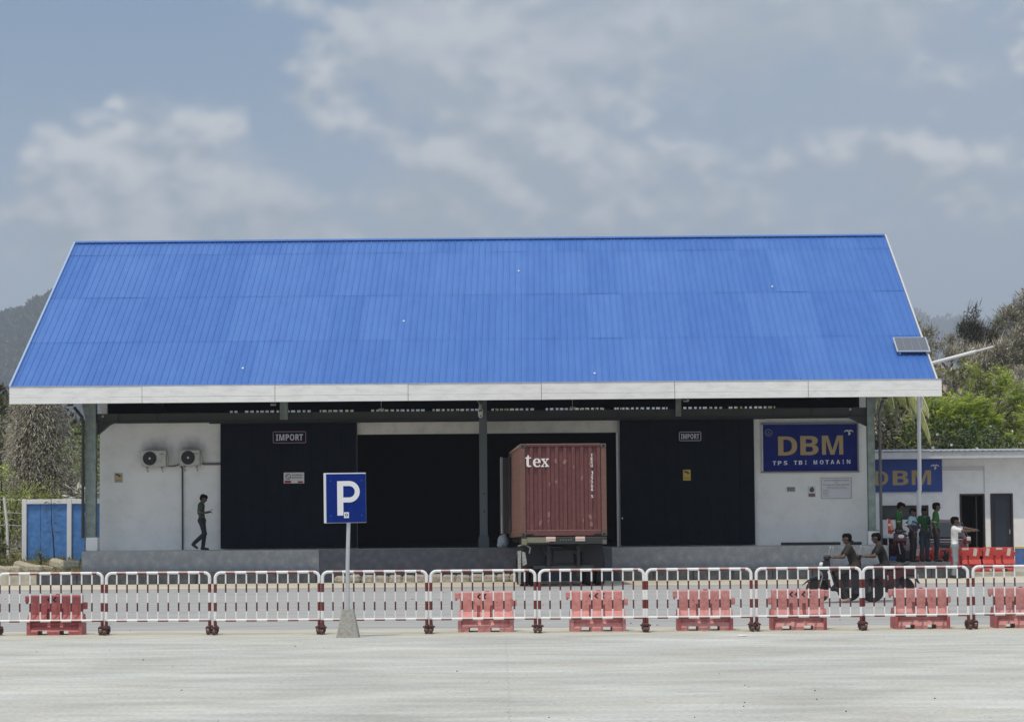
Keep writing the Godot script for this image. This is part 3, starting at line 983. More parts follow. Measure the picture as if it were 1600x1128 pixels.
	put("plate", MB.new().cbox(V(0, 0.073, 0.006), V(0.26, 0.146, 0.012), 0.003), mat("plate_grey", Color(0.3, 0.34, 0.32)), ex)
	letters("lettering", "EXIT", 0.2, 0.09, mat("plate_ink", Color(0.07, 0.1, 0.09)), ex, V(0, 0.073, 0.012))
	var em := thing("extinguisher_sign", "small pictogram plate with a dark round figure above a red strip", "sign", V(8.542, 2.485, zw + 0.01))
	put("plate", MB.new().cbox(V(0, 0.17, 0.005), V(0.24, 0.34, 0.01), 0.003), mat("plate_white", Color(0.62, 0.63, 0.63)), em)
	put("pictogram", MB.new().cyl(V(0, 0.23, 0.01), V(0, 0.23, 0.014), 0.075, 0.075, 16).box(V(0.02, 0.3, 0.012), V(0.05, 0.06, 0.004)), mat("picto", Color(0.08, 0.09, 0.1)), em)
	put("red_strip", MB.new().cbox(V(0, 0.07, 0.011), V(0.2, 0.1, 0.006), 0.002), mat("strip_red", Color(0.2, 0.12, 0.12)), em)
	var nb := thing("notice_board", "white framed notice with lines of small print on the wall", "notice", V(9.312, 2.44, zw + 0.01))
	put("board", MB.new().cbox(V(0, 0.322, 0.006), V(0.93, 0.644, 0.012), 0.003), mat("paper_white", Color(0.66, 0.67, 0.7), 0.7), nb)
	var nf := MB.new()
	for e in [[V(0, 0.64, 0.014), V(0.95, 0.014, 0.01)], [V(0, 0.004, 0.014), V(0.95, 0.014, 0.01)], [V(-0.468, 0.322, 0.014), V(0.014, 0.62, 0.01)], [V(0.468, 0.322, 0.014), V(0.014, 0.62, 0.01)]]:
		nf.cbox(e[0], e[1], 0.003)
	put("frame", nf, mat("thin_frame", Color(0.3, 0.31, 0.33)), nb)
	var ink := mat("ink", Color(0.12, 0.13, 0.15))
	letters("lettering", "SURAT PEMBERITAHUAN", 0.8, 0.036, ink, nb, V(0, 0.565, 0.012))
	letters("lettering", "TPS", 0.12, 0.025, ink, nb, V(0, 0.5, 0.012))
	letters("lettering", "PT DBM GUDANG IMPORT", 0.82, 0.036, ink, nb, V(0, 0.43, 0.012))
	for k in 7:
		letters("lettering", ["KAWASAN PABEAN MOTAAIN", "TEMPAT PENIMBUNAN SEMENTARA", "NOMOR", "TANGGAL", "BERLAKU", "LUAS", "ALAMAT"][k], [0.6, 0.66, 0.16, 0.2, 0.18, 0.12, 0.2][k], 0.018, ink, nb, V([0.0, 0.02, -0.34, -0.32, -0.33, -0.36, -0.32][k], 0.36 - k * 0.045, 0.012))
	# security camera under the eaves, at the middle column
	var sc := thing("security_camera", "white security camera hanging at the top of the middle column", "camera", V(-1.78, 5.0, -77.15))
	var cw := mat("camera_white", Color(0.86, 0.86, 0.86), 0.4)
	put("body", MB.new().cbox(V(0, 0.19, 0), V(0.155, 0.24, 0.16), 0.05).ball(V(0, 0.09, 0.01), V(0.078, 0.08, 0.08), 8, 14), cw, sc)
	put("lens", MB.new().cyl(V(0, 0.075, 0.07), V(0, 0.075, 0.095), 0.026, 0.022, 12), black, sc)
	put("visor", MB.new().box(V(0, 0.235, 0.082), V(0.11, 0.04, 0.012), Basis(Vector3.BACK, 0.2)), black, sc)
	put("mount", MB.new().cyl(V(0, 0.3, 0), V(0, 0.42, 0), 0.06, 0.05, 12).tube([V(0, 0.4, 0), V(-0.1, 0.55, -0.1)], 0.015, 0.015, 6), mat("mount_grey", Color(0.45, 0.45, 0.45)), sc)
	# lamps and boxes under the eaves
	var lamp_grey := mat("lamp_grey", Color(0.4, 0.42, 0.42), 0.5)
	for s in [[-8.16, 5.43, "small grey floodlight under the eaves above the left door"], [-4.83, 5.24, "small grey hanging lamp under the eaves above the left opening"], [1.06, 5.24, "small grey hanging lamp under the eaves above the container"], [4.56, 5.44, "small grey floodlight under the eaves above the right door"]]:
		var l := thing("floodlight", s[2], "lamp", V(s[0], s[1], -76.7), 0.0, "small lamps under the eaves")
		put("housing", MB.new().cbox(V(0, 0.04, 0), V(0.17, 0.075, 0.12), 0.015), lamp_grey, l)
		put("hanger", MB.new().cyl(V(0, 0.07, 0), V(0, 0.5, 0), 0.008, 0.008, 6), lamp_grey, l)
	for s in [[-13.55, 5.14, "tiny round dome fitting at the left end of the eaves beam"], [9.68, 5.16, "tiny round dome fitting at the right end of the eaves beam"]]:
		var l := thing("dome_fitting", s[2], "lamp", V(s[0], s[1], -77.42))
		put("dome", MB.new().ball(V(0, 0.04, 0), V(0.045, 0.045, 0.045), 6, 10), lamp_grey, l)
	# things on the dock
	tag(put("pipe_length", MB.new().cyl(V(7.5, 1.05, -77.6), V(9.35, 1.05, -77.7), 0.045, 0.045, 10), mat("dark_iron", Color(0.03, 0.03, 0.035), 0.6)), "long dark pipe lying on the dock below the company board", "pipe")
	var vb := MB.new()
	vb.cbox(V(9.75, 1.05, -77.6), V(0.5, 0.09, 0.2), 0.03)
	vb.ball(V(9.65, 1.1, -77.58), V(0.1, 0.06, 0.08), 6, 8)
	tag(put("dark_bundle", vb, mat("dark_iron")), "small dark bundle lying on the dock beside the long pipe", "bundle")
	var sk := MB.new()
	sk.ball(V(-1.11, 1.2, -76.7), V(0.175, 0.22, 0.16), 10, 16)
	sk.ball(V(-1.06, 1.38, -76.68), V(0.07, 0.05, 0.06), 6, 10)
	sk.ball(V(-1.17, 1.1, -76.66), V(0.13, 0.1, 0.14), 8, 12)
	tag(put("sack", sk, worn("sack", 55, 0.5, [[0.3, Color(0.35, 0.4, 0.45)], [0.7, Color(0.55, 0.6, 0.64)]], 0.7)), "pale blue grey plastic sack standing on the dock beside the container", "sack")
	# solar panel near the right verge
	var t := 0.19
	var o := roof_at(11.39, t, 0.15)
	var sp := Node3D.new()
	sp.name = "solar_panel"
	add_child(sp)
	sp.transform = Transform3D(Basis(Vector3.RIGHT, slope_up.rotated(Vector3.RIGHT, 0.03), (-slope).rotated(Vector3.RIGHT, 0.03)), o)
	tag(sp, "small grey solar panel with silver frame near the right edge of the roof", "solar panel")
	put("frame", MB.new().cbox(V(0, 0, 0), V(1.02, 0.05, 0.98), 0.008), mat("alu", Color(0.62, 0.64, 0.66), 0.35, 0.6), sp)
	for i in 4:
		for j in 6:
			put("cell", MB.new().span(V(-0.47 + i * 0.236, 0.026, -0.45 + j * 0.151), V(-0.47 + i * 0.236 + 0.23, 0.03, -0.45 + j * 0.151 + 0.146)), mat("solar_cell", Color(0.12, 0.135, 0.16), 0.3), sp)
	for i in [-0.4, 0.4]:
		put("rail", MB.new().span(V(i - 0.02, -0.12, -0.45), V(i + 0.02, -0.026, 0.45)), mat("alu"), sp)


func emblem_wings(p: Node3D, at: Vector3, s: float) -> void:
	var m := mat("emblem_white", Color(0.62, 0.6, 0.66), 0.6)
	var b := MB.new()
	b.extrude(PackedVector2Array([Vector2(-1, -0.05), Vector2(-0.95, 0.3), Vector2(-0.4, 0.55), Vector2(0, 0.42), Vector2(0.4, 0.55), Vector2(0.95, 0.3), Vector2(1, -0.05), Vector2(0.6, 0.22), Vector2(0.25, 0.12), Vector2(0, 0.22), Vector2(-0.25, 0.12), Vector2(-0.6, 0.22)]), at, V(s, 0, 0), V(0, s, 0), V(0, 0, 0.008))
	b.extrude(PackedVector2Array([Vector2(-0.2, 0.05), Vector2(0.25, 0.05), Vector2(0.4, -0.35), Vector2(0.1, -0.75), Vector2(-0.15, -0.6), Vector2(-0.05, -0.3)]), at, V(s, 0, 0), V(0, s, 0), V(0, 0, 0.008))
	put("emblem", b, m, p)


func big_sign(at: Vector3, w: float, h: float, label: String, with_ring: bool) -> void:
	var s := thing("company_sign", label, "sign", at)
	put("panel", MB.new().cbox(V(0, h / 2, 0.03), V(w, h, 0.05), 0.006), worn("sign_navy", 58, 3.0, [[0.2, Color(0.012, 0.02, 0.15)], [0.8, Color(0.017, 0.028, 0.19)]], 0.75) if with_ring else worn("sign_mid_blue", 59, 3.0, [[0.2, Color(0.025, 0.06, 0.27)], [0.8, Color(0.033, 0.078, 0.32)]], 0.7), s)
	if with_ring:
		var fr := mat("sign_frame", Color(0.2, 0.21, 0.25), 0.5)
		put("frame", MB.new().cbox(V(0, h + 0.01, 0.045), V(w + 0.1, 0.05, 0.09), 0.008), fr, s)
		put("frame", MB.new().cbox(V(0, -0.01, 0.045), V(w + 0.1, 0.05, 0.09), 0.008), fr, s)
		put("frame", MB.new().cbox(V(-w / 2 - 0.01, h / 2, 0.045), V(0.05, h - 0.04, 0.09), 0.008), mat("frame_light", Color(0.5, 0.51, 0.54), 0.5), s)
		put("frame", MB.new().cbox(V(w / 2 + 0.01, h / 2, 0.045), V(0.05, h - 0.04, 0.09), 0.008), fr, s)
		var e := MB.new()
		e.ring(V(-w / 2 + 0.2, h - 0.27, 0.06), V(0, 0, 1), 0.105, 0.016, 24, 6)
		e.ring(V(-w / 2 + 0.2, h - 0.26, 0.06), V(0, 0, 1), 0.06, 0.012, 16, 6, PI, PI)
		e.cyl(V(-w / 2 + 0.2, h - 0.25, 0.056), V(-w / 2 + 0.2, h - 0.25, 0.064), 0.03, 0.03, 10)
		put("emblem", e, mat("emblem_grey", Color(0.16, 0.15, 0.24), 0.5), s)
	var gold := mat("gold_print", Color(0.4, 0.3, 0.14), 0.55)
	if with_ring:
		letters("lettering", "D", w * 0.2, h * 0.4, gold, s, V(-w * 0.236, h * 0.54, 0.058))
		letters("lettering", "B", w * 0.19, h * 0.4, gold, s, V(-w * 0.007, h * 0.545, 0.058))
		letters("lettering", "M", w * 0.223, h * 0.4, gold, s, V(w * 0.237, h * 0.55, 0.058))
		var pr := mat("pale_blue_print", Color(0.7, 0.75, 0.85), 0.6)
		var row := [["T", -56.5], ["P", -48.4], ["S", -39], ["T", -23.2], ["B", -15.3], ["I", -7], ["M", 8], ["O", 18], ["T", 26.7], ["A", 35], ["A", 44], ["I", 52], ["N", 60.5]]
		for r in row:
			var cx: float = r[1] * 0.0198
			letters("lettering", r[0], (0.011 if r[0] == "I" else 0.037) * w, h * 0.085, pr, s, V(cx, h * 0.19 + cx * 0.012, 0.058))
		emblem_wings(s, V(w * 0.41, h - 0.27, 0.056), 0.14)
	else:
		letters("lettering", "D", w * 0.19, h * 0.43, gold, s, V(-0.777 * w / 2.3, h * 0.42, 0.058))
		letters("lettering", "B", w * 0.215, h * 0.44, gold, s, V(-0.17 * w / 2.3, h * 0.425, 0.058))
		letters("lettering", "M", w * 0.265, h * 0.44, gold, s, V(0.49 * w / 2.3, h * 0.43, 0.058))
		emblem_wings(s, V(w * 0.4, h - 0.27, 0.056), 0.14)


# ---------------------------------------------------------------- container on its trailer
func container() -> void:
	var c := thing("shipping_container", "rusty maroon shipping container backed up to the open warehouse bay", "container", V(0.697, 1.42, -70.3), 3.7)
	c.rotation.x = deg_to_rad(-0.95)
	var red := worn("maroon", 61, 1.6, [[0.12, Color(0.115, 0.036, 0.036)], [0.5, Color(0.145, 0.047, 0.046)], [0.8, Color(0.17, 0.06, 0.056)], [0.94, Color(0.26, 0.13, 0.12)]], 0.62, 0.25, 0.02)
	var red2 := worn("maroon_brown", 62, 1.4, [[0.2, Color(0.14, 0.066, 0.05)], [0.6, Color(0.175, 0.085, 0.065)], [0.9, Color(0.21, 0.12, 0.095)]], 0.65, 0.2, 0.02)
	var pink := worn("worn_edge", 63, 0.5, [[0.2, Color(0.24, 0.12, 0.1)], [0.7, Color(0.36, 0.24, 0.2)]], 0.65)
	var w := 1.219
	var l := 6.06
	var h := 2.6
	# corner posts, rails, castings
	for sx in [-1.0, 1.0]:
		for z in [-0.075, -l + 0.075]:
			put("corner_post", MB.new().cbox(V(sx * (w - 0.075), h / 2, z), V(0.15, h - 0.24, 0.15), 0.012), red2, c)
			for y in [0.06, h - 0.06]:
				var q := MB.new()
				q.cbox(V(sx * (w - 0.08), y, z), V(0.165, 0.12, 0.17), 0.015)
				var k := put("corner_casting", q, mat("casting", Color(0.1, 0.075, 0.06), 0.7), c)
				if z > -1:
					put("casting_hole", MB.new().cyl(V(sx * (w - 0.08), y, 0.009), V(sx * (w - 0.08), y, 0.013), 0.036, 0.036, 14), mat("hole", Color(0.006, 0.006, 0.006)), k)
		put("side_rail", MB.new().cbox(V(sx * (w - 0.03), h - 0.035, -l / 2), V(0.06, 0.07, l - 0.34), 0.01), pink, c)
		put("side_rail", MB.new().cbox(V(sx * (w - 0.03), 0.08, -l / 2), V(0.06, 0.16, l - 0.34), 0.01), red2, c)
		# corrugated side wall
		var sd := MB.new()
		var n := 21
		var per := (l - 0.3) / n
		for i in n:
			var z := -0.15 - i * per
			var pts := [[z, 0.0], [z - per * 0.25, 0.0], [z - per * 0.5, -0.036], [z - per * 0.75, -0.036], [z - per, 0.0]]
			for j in 4:
				var a := V(sx * (w - 0.012 + pts[j][1]), 0.15, pts[j][0])
				var b := V(sx * (w - 0.012 + pts[j + 1][1]), 0.15, pts[j + 1][0])
				sd.quad(a, b, b + V(0, h - 0.22, 0), a + V(0, h - 0.22, 0), V(sx, 0, (pts[j][1] - pts[j + 1][1]) * 4.0))
		put("side_panel", sd, red2, c)
	put("top_rail", MB.new().cbox(V(0, h - 0.04, -0.05), V(w * 2 - 0.33, 0.075, 0.1), 0.012), red, c)
	put("top_lip", MB.new().cbox(V(0, h - 0.008, -0.04), V(w * 2 - 0.33, 0.016, 0.1), 0.004), pink, c)
	put("bottom_rail", MB.new().cbox(V(0, 0.085, -0.05), V(w * 2 - 0.33, 0.15, 0.1), 0.012), red, c)
	put("bottom_lip", MB.new().cbox(V(0, 0.165, -0.045), V(w * 2 - 0.33, 0.014, 0.1), 0.004), pink, c)
	for sx in [-1.0, 1.0]:
		put("rail_slot", MB.new().cbox(V(sx * 0.95, 0.045, 0.003), V(0.22, 0.055, 0.008), 0.003), mat("hole"), c)
	# corrugated front wall: nine proud flats between recessed ones
	var fr := MB.new()
	var n2 := 9
	var x0 := -w + 0.15
	var per2 := (2 * w - 0.3) / n2
	for i in n2:
		var x := x0 + i * per2
		var pts := [[x, -0.07], [x + per2 * 0.44, -0.07], [x + per2 * 0.54, -0.018], [x + per2 * 0.92, -0.018], [x + per2, -0.07]]
		for j in 4:
			# a slightly dented sheet: split in height
			for k in 8:
				var ya := 0.16 + k * (h - 0.24) / 8
				var yb := 0.16 + (k + 1) * (h - 0.24) / 8
				var da := _dent(pts[j][0], ya)
				var db := _dent(pts[j + 1][0], ya)
				var dc := _dent(pts[j + 1][0], yb)
				var dd := _dent(pts[j][0], yb)
				fr.quad(V(pts[j][0], ya, pts[j][1] + da), V(pts[j + 1][0], ya, pts[j + 1][1] + db), V(pts[j + 1][0], yb, pts[j + 1][1] + dc), V(pts[j][0], yb, pts[j][1] + dd), V((pts[j][1] - pts[j + 1][1]) * 4.0, 0, 1))
	put("front_panel", fr, red, c)
	var sc := MB.new()
	var r := RandomNumberGenerator.new()
	r.seed = 8
	for i in 16:
		var k := r.randi() % n2
		var x := x0 + (k + 0.73) * per2 + r.randf_range(-0.03, 0.03)
		var y := r.randf_range(0.25, 2.2)
		var hh := r.randf_range(0.03, 0.16)
		sc.box(V(x, y, -0.0155 + _dent(x, y)), V(r.randf_range(0.02, 0.09), hh, 0.003), Basis(Vector3.BACK, r.randf_range(-0.5, 0.5)))
	put("scuff", sc, mat("scuff", Color(0.27, 0.14, 0.125), 0.7), c)
	put("roof_panel", MB.new().span(V(-w + 0.06, h - 0.05, -l + 0.1), V(w - 0.06, h - 0.03, -0.1)), red2, c)
	put("floor", MB.new().span(V(-w + 0.06, 0.1, -l + 0.02), V(w - 0.06, 0.16, -0.1)), mat("plywood", Color(0.1, 0.07, 0.05), 0.8), c)
	# lettering
	var wh := mat("white_letters", Color(0.78, 0.74, 0.72), 0.6)
	letters("lettering", "t", 0.17, 0.33, wh, c, V(-0.99, 2.115, 0.0), "Droid Serif")
	letters("lettering", "e", 0.215, 0.245, wh, c, V(-0.745, 2.07, 0.0), "Droid Serif")
	letters("lettering", "x", 0.235, 0.235, wh, c, V(-0.515, 2.07, 0.0), "Droid Serif")
	var code := "TEXU 127706 5"
	for i in code.length():
		if code[i] != " ":
			letters("lettering", code[i], 0.062, 0.082, wh, c, V(0.81, 2.265 - i * 0.096, 0.0))
	for i in 4:
		put("side_mark", MB.new().span(V(-w - 0.004, 1.4 - i * 0.2, -5.9), V(-w + 0.005, 1.5 - i * 0.2, -5.75)), wh, c)
	# the left door, swung right round beside the container
	var d := MB.new()
	d.cbox(V(-1.36, 1.27, -5.5), V(0.05, 2.3, 1.13), 0.01, Basis(Vector3.UP, 0.22))
	var door := put("door", d, mat("door_dark", Color(0.035, 0.03, 0.03), 0.7), c)
	for k in 2:
		put("locking_bar", MB.new().cyl(V(-1.46 - 0.05 * k, 0.12, -5.2 + 0.25 * k), V(-1.46 - 0.05 * k, 2.42, -5.2 + 0.25 * k), 0.018, 0.018, 8), mat("galvanised", Color(0.4, 0.41, 0.42), 0.45, 0.5), door)
	put("door_gasket", MB.new().cyl(V(-1.5, 0.12, -4.97), V(-1.5, 2.42, -4.97), 0.022, 0.022, 6), mat("gasket", Color(0.34, 0.34, 0.34), 0.7), door)


func _dent(x: float, y: float) -> float:
	return -0.012 * sin(x * 5.1 + y * 2.3) * sin(y * 3.7 + x) - 0.004 * sin(x * 17.0) * sin(y * 11.0)


func wheel_parts(o: Node3D, at: Vector3, r: float, w: float, axis := Vector3.RIGHT, rim_mat: Material = null, called := "wheel") -> MeshInstance3D:
	# tyre with a rounded tread and a rim set in it
	var b := MB.new()
	var up := axis.cross(Vector3.UP).normalized()
	if up == Vector3.ZERO:
		up = Vector3.UP
	var prof := [[0.62, 0.5], [0.9, 0.5], [0.985, 0.4], [1.0, 0.15], [1.0, -0.15], [0.985, -0.4], [0.9, -0.5], [0.62, -0.5]]
	var sg := 22
	for k in sg:
		var a0 := TAU * k / sg
		var a1 := TAU * (k + 1) / sg
		var d0 := Vector3.UP * cos(a0) + up * sin(a0)
		var d1 := Vector3.UP * cos(a1) + up * sin(a1)
		for i in prof.size() - 1:
			var p: Array = prof[i]
			var q: Array = prof[i + 1]
			var e := Vector2(q[0] * r - p[0] * r, (q[1] - p[1]) * w)
			var na := (d0 * -e.y + axis * e.x).normalized()
			var nb := (d1 * -e.y + axis * e.x).normalized()
			b.tri(at + d0 * p[0] * r + axis * p[1] * w, at + d1 * p[0] * r + axis * p[1] * w, at + d1 * q[0] * r + axis * q[1] * w, na, nb, nb)
			b.tri(at + d0 * p[0] * r + axis * p[1] * w, at + d1 * q[0] * r + axis * q[1] * w, at + d0 * q[0] * r + axis * q[1] * w, na, nb, na)
	var t := put(called, b, mat("tyre", Color(0.018, 0.018, 0.019), 0.85), o)
	var m := MB.new()
	m.cyl(at - axis * w * 0.36, at + axis * w * 0.36, r * 0.63, r * 0.63, 22)
	m.cyl(at - axis * w * 0.45, at + axis * w * 0.45, r * 0.2, r * 0.17, 12)
	put("rim", m, rim_mat if rim_mat else mat("rim_dark", Color(0.1, 0.1, 0.1), 0.5, 0.4), t)
	return t


func trailer() -> void:
	var t := thing("semi_trailer", "dark container trailer under the maroon container, on twin tyres", "trailer", V(0.697, 0.0, -70.3), 3.7)
	var dk := worn("chassis", 66, 1.0, [[0.2, Color(0.018, 0.018, 0.02)], [0.7, Color(0.03, 0.03, 0.03)]], 0.7)
	for sx in [-0.5, 0.5]:
		put("chassis_beam", MB.new().span(V(sx - 0.07, 0.98, -0.3), V(sx + 0.07, 1.37, -6.2)), dk, t)
	for k in 5:
		put("cross_member", MB.new().span(V(-1.15, 1.2, -0.5 - k * 1.3), V(1.15, 1.34, -0.6 - k * 1.3)), dk, t)
	var bp := put("bumper", MB.new().cbox(V(0, 1.3, -0.03), V(2.42, 0.2, 0.16), 0.012), mat("bumper_dark", Color(0.03, 0.032, 0.03), 0.6), t)
	put("bumper_panel", MB.new().cbox(V(-0.73, 1.32, 0.058), V(0.62, 0.15, 0.012), 0.004), worn("panel_olive", 67, 0.4, [[0.2, Color(0.15, 0.14, 0.1)], [0.7, Color(0.27, 0.25, 0.18)]], 0.7), bp)
	put("lamp_box", MB.new().cbox(V(-1.12, 1.27, 0.06), V(0.15, 0.16, 0.05), 0.01), mat("olive_box", Color(0.22, 0.2, 0.11), 0.6), bp)
	put("lamp_box", MB.new().cbox(V(1.14, 1.25, 0.06), V(0.12, 0.12, 0.05), 0.01), mat("grey_box", Color(0.12, 0.12, 0.11), 0.6), bp)
	for x in [-0.375, 0.455]:
		var p := put("reflector_plate", MB.new().cbox(V(x, 1.345, 0.06), V(0.27, 0.125, 0.014), 0.004), mat("reflector", Color(0.72, 0.58, 0.52), 0.4), bp)
		put("red_stripe", MB.new().cbox(V(x, 1.33, 0.068), V(0.26, 0.025, 0.003), 0.001), mat("reflector_red", Color(0.5, 0.25, 0.22), 0.4), p)
	for k in 5:
		put("lamp_stud", MB.new().cyl(V(-0.1 + k * 0.075, 1.32, 0.05), V(-0.1 + k * 0.075, 1.32, 0.07), 0.02, 0.02, 8), mat("stud", Color(0.18, 0.19, 0.18), 0.4), bp)
	# running gear: two axles of twin tyres
	for z in [-1.05, -2.35]:
		put("axle", MB.new().cyl(V(-1.0, 0.5, z), V(1.0, 0.5, z), 0.07, 0.07, 10), dk, t)
		for sx in [-1.0, 1.0]:
			for k in 2:
				wheel_parts(t, V(sx * (0.78 + k * 0.3), 0.5, z), 0.5, 0.26)
			put("leaf_spring", MB.new().tube([V(sx * 0.5, 0.85, z - 0.5), V(sx * 0.5, 0.62, z), V(sx * 0.5, 0.85, z + 0.5)], 0.05, 0.05, 6), dk, t)
	put("mudguard", MB.new().cbox(V(-0.82, 0.88, -0.42), V(0.62, 0.62, 0.02), 0.004), mat("flap_black", Color(0.02, 0.02, 0.022), 0.8), t)
	put("mudguard", MB.new().cbox(V(0.84, 0.82, -0.42), V(0.6, 0.72, 0.02), 0.004), mat("flap_black"), t)
	for sx in [-0.42, 0.42]:
		put("support_leg", MB.new().cbox(V(sx, 0.72, -0.25), V(0.1, 0.9, 0.1), 0.01), dk, t)
	put("under_bar", MB.new().cbox(V(0, 0.55, -0.3), V(1.7, 0.1, 0.08), 0.01), mat("under_bar", Color(0.05, 0.05, 0.05), 0.6), t)
	put("tool_box", MB.new().cbox(V(0.0, 0.84, -0.5), V(0.6, 0.4, 0.3), 0.02), dk, t)
	var fl := worn("flap_pale", 68, 0.5, [[0.2, Color(0.22, 0.22, 0.21)], [0.7, Color(0.42, 0.42, 0.4)]], 0.8)
	put("torn_flap", MB.new().extrude(PackedVector2Array([Vector2(-1.23, 1.02), Vector2(-1.13, 1.03), Vector2(-1.15, 0.1), Vector2(-1.21, 0.06)]), V(-0.08, 0, 0.0), V(1, 0, 0), V(0, 1, 0), V(0, 0, 0.02)), fl, t)
	put("torn_flap", MB.new().extrude(PackedVector2Array([Vector2(-1.11, 1.0), Vector2(-1.02, 0.98), Vector2(-0.97, 0.66), Vector2(-1.09, 0.6)]), V(-0.08, 0, 0.04), V(1, 0.0, 0), V(0, 1, 0), V(0, 0, 0.02)), fl, t)
	put("flap_arm", MB.new().tube([V(-1.3, 1.15, 0), V(-1.1, 1.2, 0), V(-0.95, 1.1, 0), V(-0.98, 0.95, 0.02)], 0.025, 0.025, 8), mat("arm_grey", Color(0.16, 0.16, 0.15), 0.6), t)


# ---------------------------------------------------------------- barriers
const WHITE_PAINT := Color(0.78, 0.78, 0.79)
const RED_PAINT := Color(0.15, 0.028, 0.026)


func fence_panel() -> Node3D:
	# tubular panel 1.88 m wide, its origin on the ground at its middle
	var p := thing("crowd_barrier", "", "barrier")
	var paint := tinted_mat("barrier_paint", 0.42)
	var hw := 0.925
	var top := 1.1
	var low := 0.255
	var bays := 10
	var sp := hw * 2 / bays
	var bands := [[1.1, 0.9, 0], [0.9, 0.745, 1], [0.745, 0.57, 0], [0.57, 0.415, 1], [0.415, 0.255, 0], [0.255, 0.12, 1]]
	var f := MB.new()
	for s in [-1.0, 1.0]:
		for b in bands:
			f.tint(RED_PAINT if b[2] else WHITE_PAINT)
			if b[0] > 1.0:
				var pts: Array = []
				for i in 7:
					var a := PI * 0.5 * i / 6
					pts.append(V(s * (hw - 0.1 + 0.1 * cos(a)), top - 0.1 + 0.1 * sin(a), 0))
				f.cyl(V(s * hw, b[1], 0), V(s * hw, top - 0.1, 0), 0.029, 0.029, 10, false)
				f.tube(pts, 0.029, 0.026, 10, false)
			else:
				f.cyl(V(s * hw, b[1], 0), V(s * hw, b[0], 0), 0.029, 0.029, 10, false)
	for k in bays:
		var xa := -hw + k * sp
		var xb := xa + sp
		f.tint(RED_PAINT if k % 2 == 1 else WHITE_PAINT)
		var st := f.v.size()
		f.cyl(V(maxf(xa, -hw + 0.1), top, 0), V(minf(xb - (0.02 if k % 2 == 1 else -0.0), hw - 0.1), top, 0), 0.026, 0.026, 12, false)
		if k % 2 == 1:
			f.painted_top_glare(st, Color(0.5, 0.36, 0.34))  # paler colour for the sun on top of the red bay
		if k % 2 == 1:
			f.tint(WHITE_PAINT)
			f.cyl(V(minf(xb - 0.02, hw - 0.1), top, 0), V(minf(xb, hw - 0.1), top, 0), 0.026, 0.026, 10, false)
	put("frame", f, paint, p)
	var lr := MB.new()
	for k in bays:
		var xa := -hw + k * sp
		lr.tint(RED_PAINT if k % 2 == 1 else WHITE_PAINT)
		var st := lr.v.size()
		lr.cyl(V(xa, low, 0), V(xa + sp, low, 0), 0.024, 0.024, 12, false)
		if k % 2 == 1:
			lr.painted_top_glare(st, Color(0.62, 0.55, 0.54))  # the same painted glare along the lower rail
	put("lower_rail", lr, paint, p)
	var bar := MB.new()
	for b in [[1.075, 0.9, 0], [0.9, 0.745, 1], [0.745, 0.57, 0], [0.57, 0.415, 1], [0.415, 0.255, 0]]:
		bar.tint(Color(0.1, 0.03, 0.028) if b[2] else WHITE_PAINT)
		bar.cyl(V(0, b[1], 0), V(0, b[0], 0), 0.0145, 0.0145, 8, false)
	var bm := bar.mesh()
	for k in range(1, bays):
		put_mesh("bar", bm, paint, p, V(-hw + k * sp, 0, 0))
	var rb := mat("caster_brown", Color(0.075, 0.025, 0.022), 0.6)
	for s in [-1.0, 1.0]:
		var ft := put("foot", MB.new().cbox(V(s * hw, 0.135, 0), V(0.06, 0.05, 0.42), 0.01).cbox(V(s * (hw - 0.02), 0.12, 0), V(0.1, 0.03, 0.12), 0.008), rb, p)
		for z in [-0.17, 0.17]:
			var fk := MB.new()
			fk.cbox(V(s * hw - 0.035, 0.085, z), V(0.01, 0.09, 0.06), 0.003)
			fk.cbox(V(s * hw + 0.035, 0.085, z), V(0.01, 0.09, 0.06), 0.003)
			put("caster_fork", fk, rb, ft)
			var cw := MB.new()
			cw.cyl(V(s * hw - 0.026, 0.052, z + 0.015), V(s * hw + 0.026, 0.052, z + 0.015), 0.046, 0.046, 14)
			put("caster_wheel", cw, mat("caster_tyre", Color(0.09, 0.045, 0.04), 0.6), ft)
			put("caster_hub", MB.new().cyl(V(s * hw - 0.028, 0.052, z + 0.015), V(s * hw + 0.028, 0.052, z + 0.015), 0.022, 0.022, 8), mat("caster_hub", Color(0.35, 0.3, 0.28), 0.5), ft)
	return p


func fences() -> void:
	var src := fence_panel()
	var lab := ["before the leftmost plastic barrier", "under the air conditioners, only road behind it", "below the left import sign", "right behind the parking sign's concrete foot", "before the plastic barrier left of the trailer", "in front of the trailer's tyres", "below the right sliding door", "before the first scooter's front wheel", "before the rear scooter", "cut off by the right edge"]
	for i in 10:
		var xl := -9.633 + i * 1.9165
		var x := xl + 0.96
		var tilt: float = [0.4, -0.5, 0.3, -0.2, 0.2, 0.7, -0.5, 0.4, -0.6, 0.3][i]
		var dx: float = [0.0, -0.01, 0.012, 0.0, 0.004, 0.012, -0.008, 0.014, -0.012, 0.006][i]
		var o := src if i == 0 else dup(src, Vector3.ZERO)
		var z := 44.75 - 0.4 * (1.0 - pow((x - 1.0) / 9.0, 2.0)) + plus_minus(0.05)
		o.position = V(x * z / 44.3 + dx, 0.008, -z)
		o.rotation.y = deg_to_rad(tilt)
		tag(o, "white and red tubular barrier panel " + lab[i], "barrier", "white and red crowd barriers on casters")


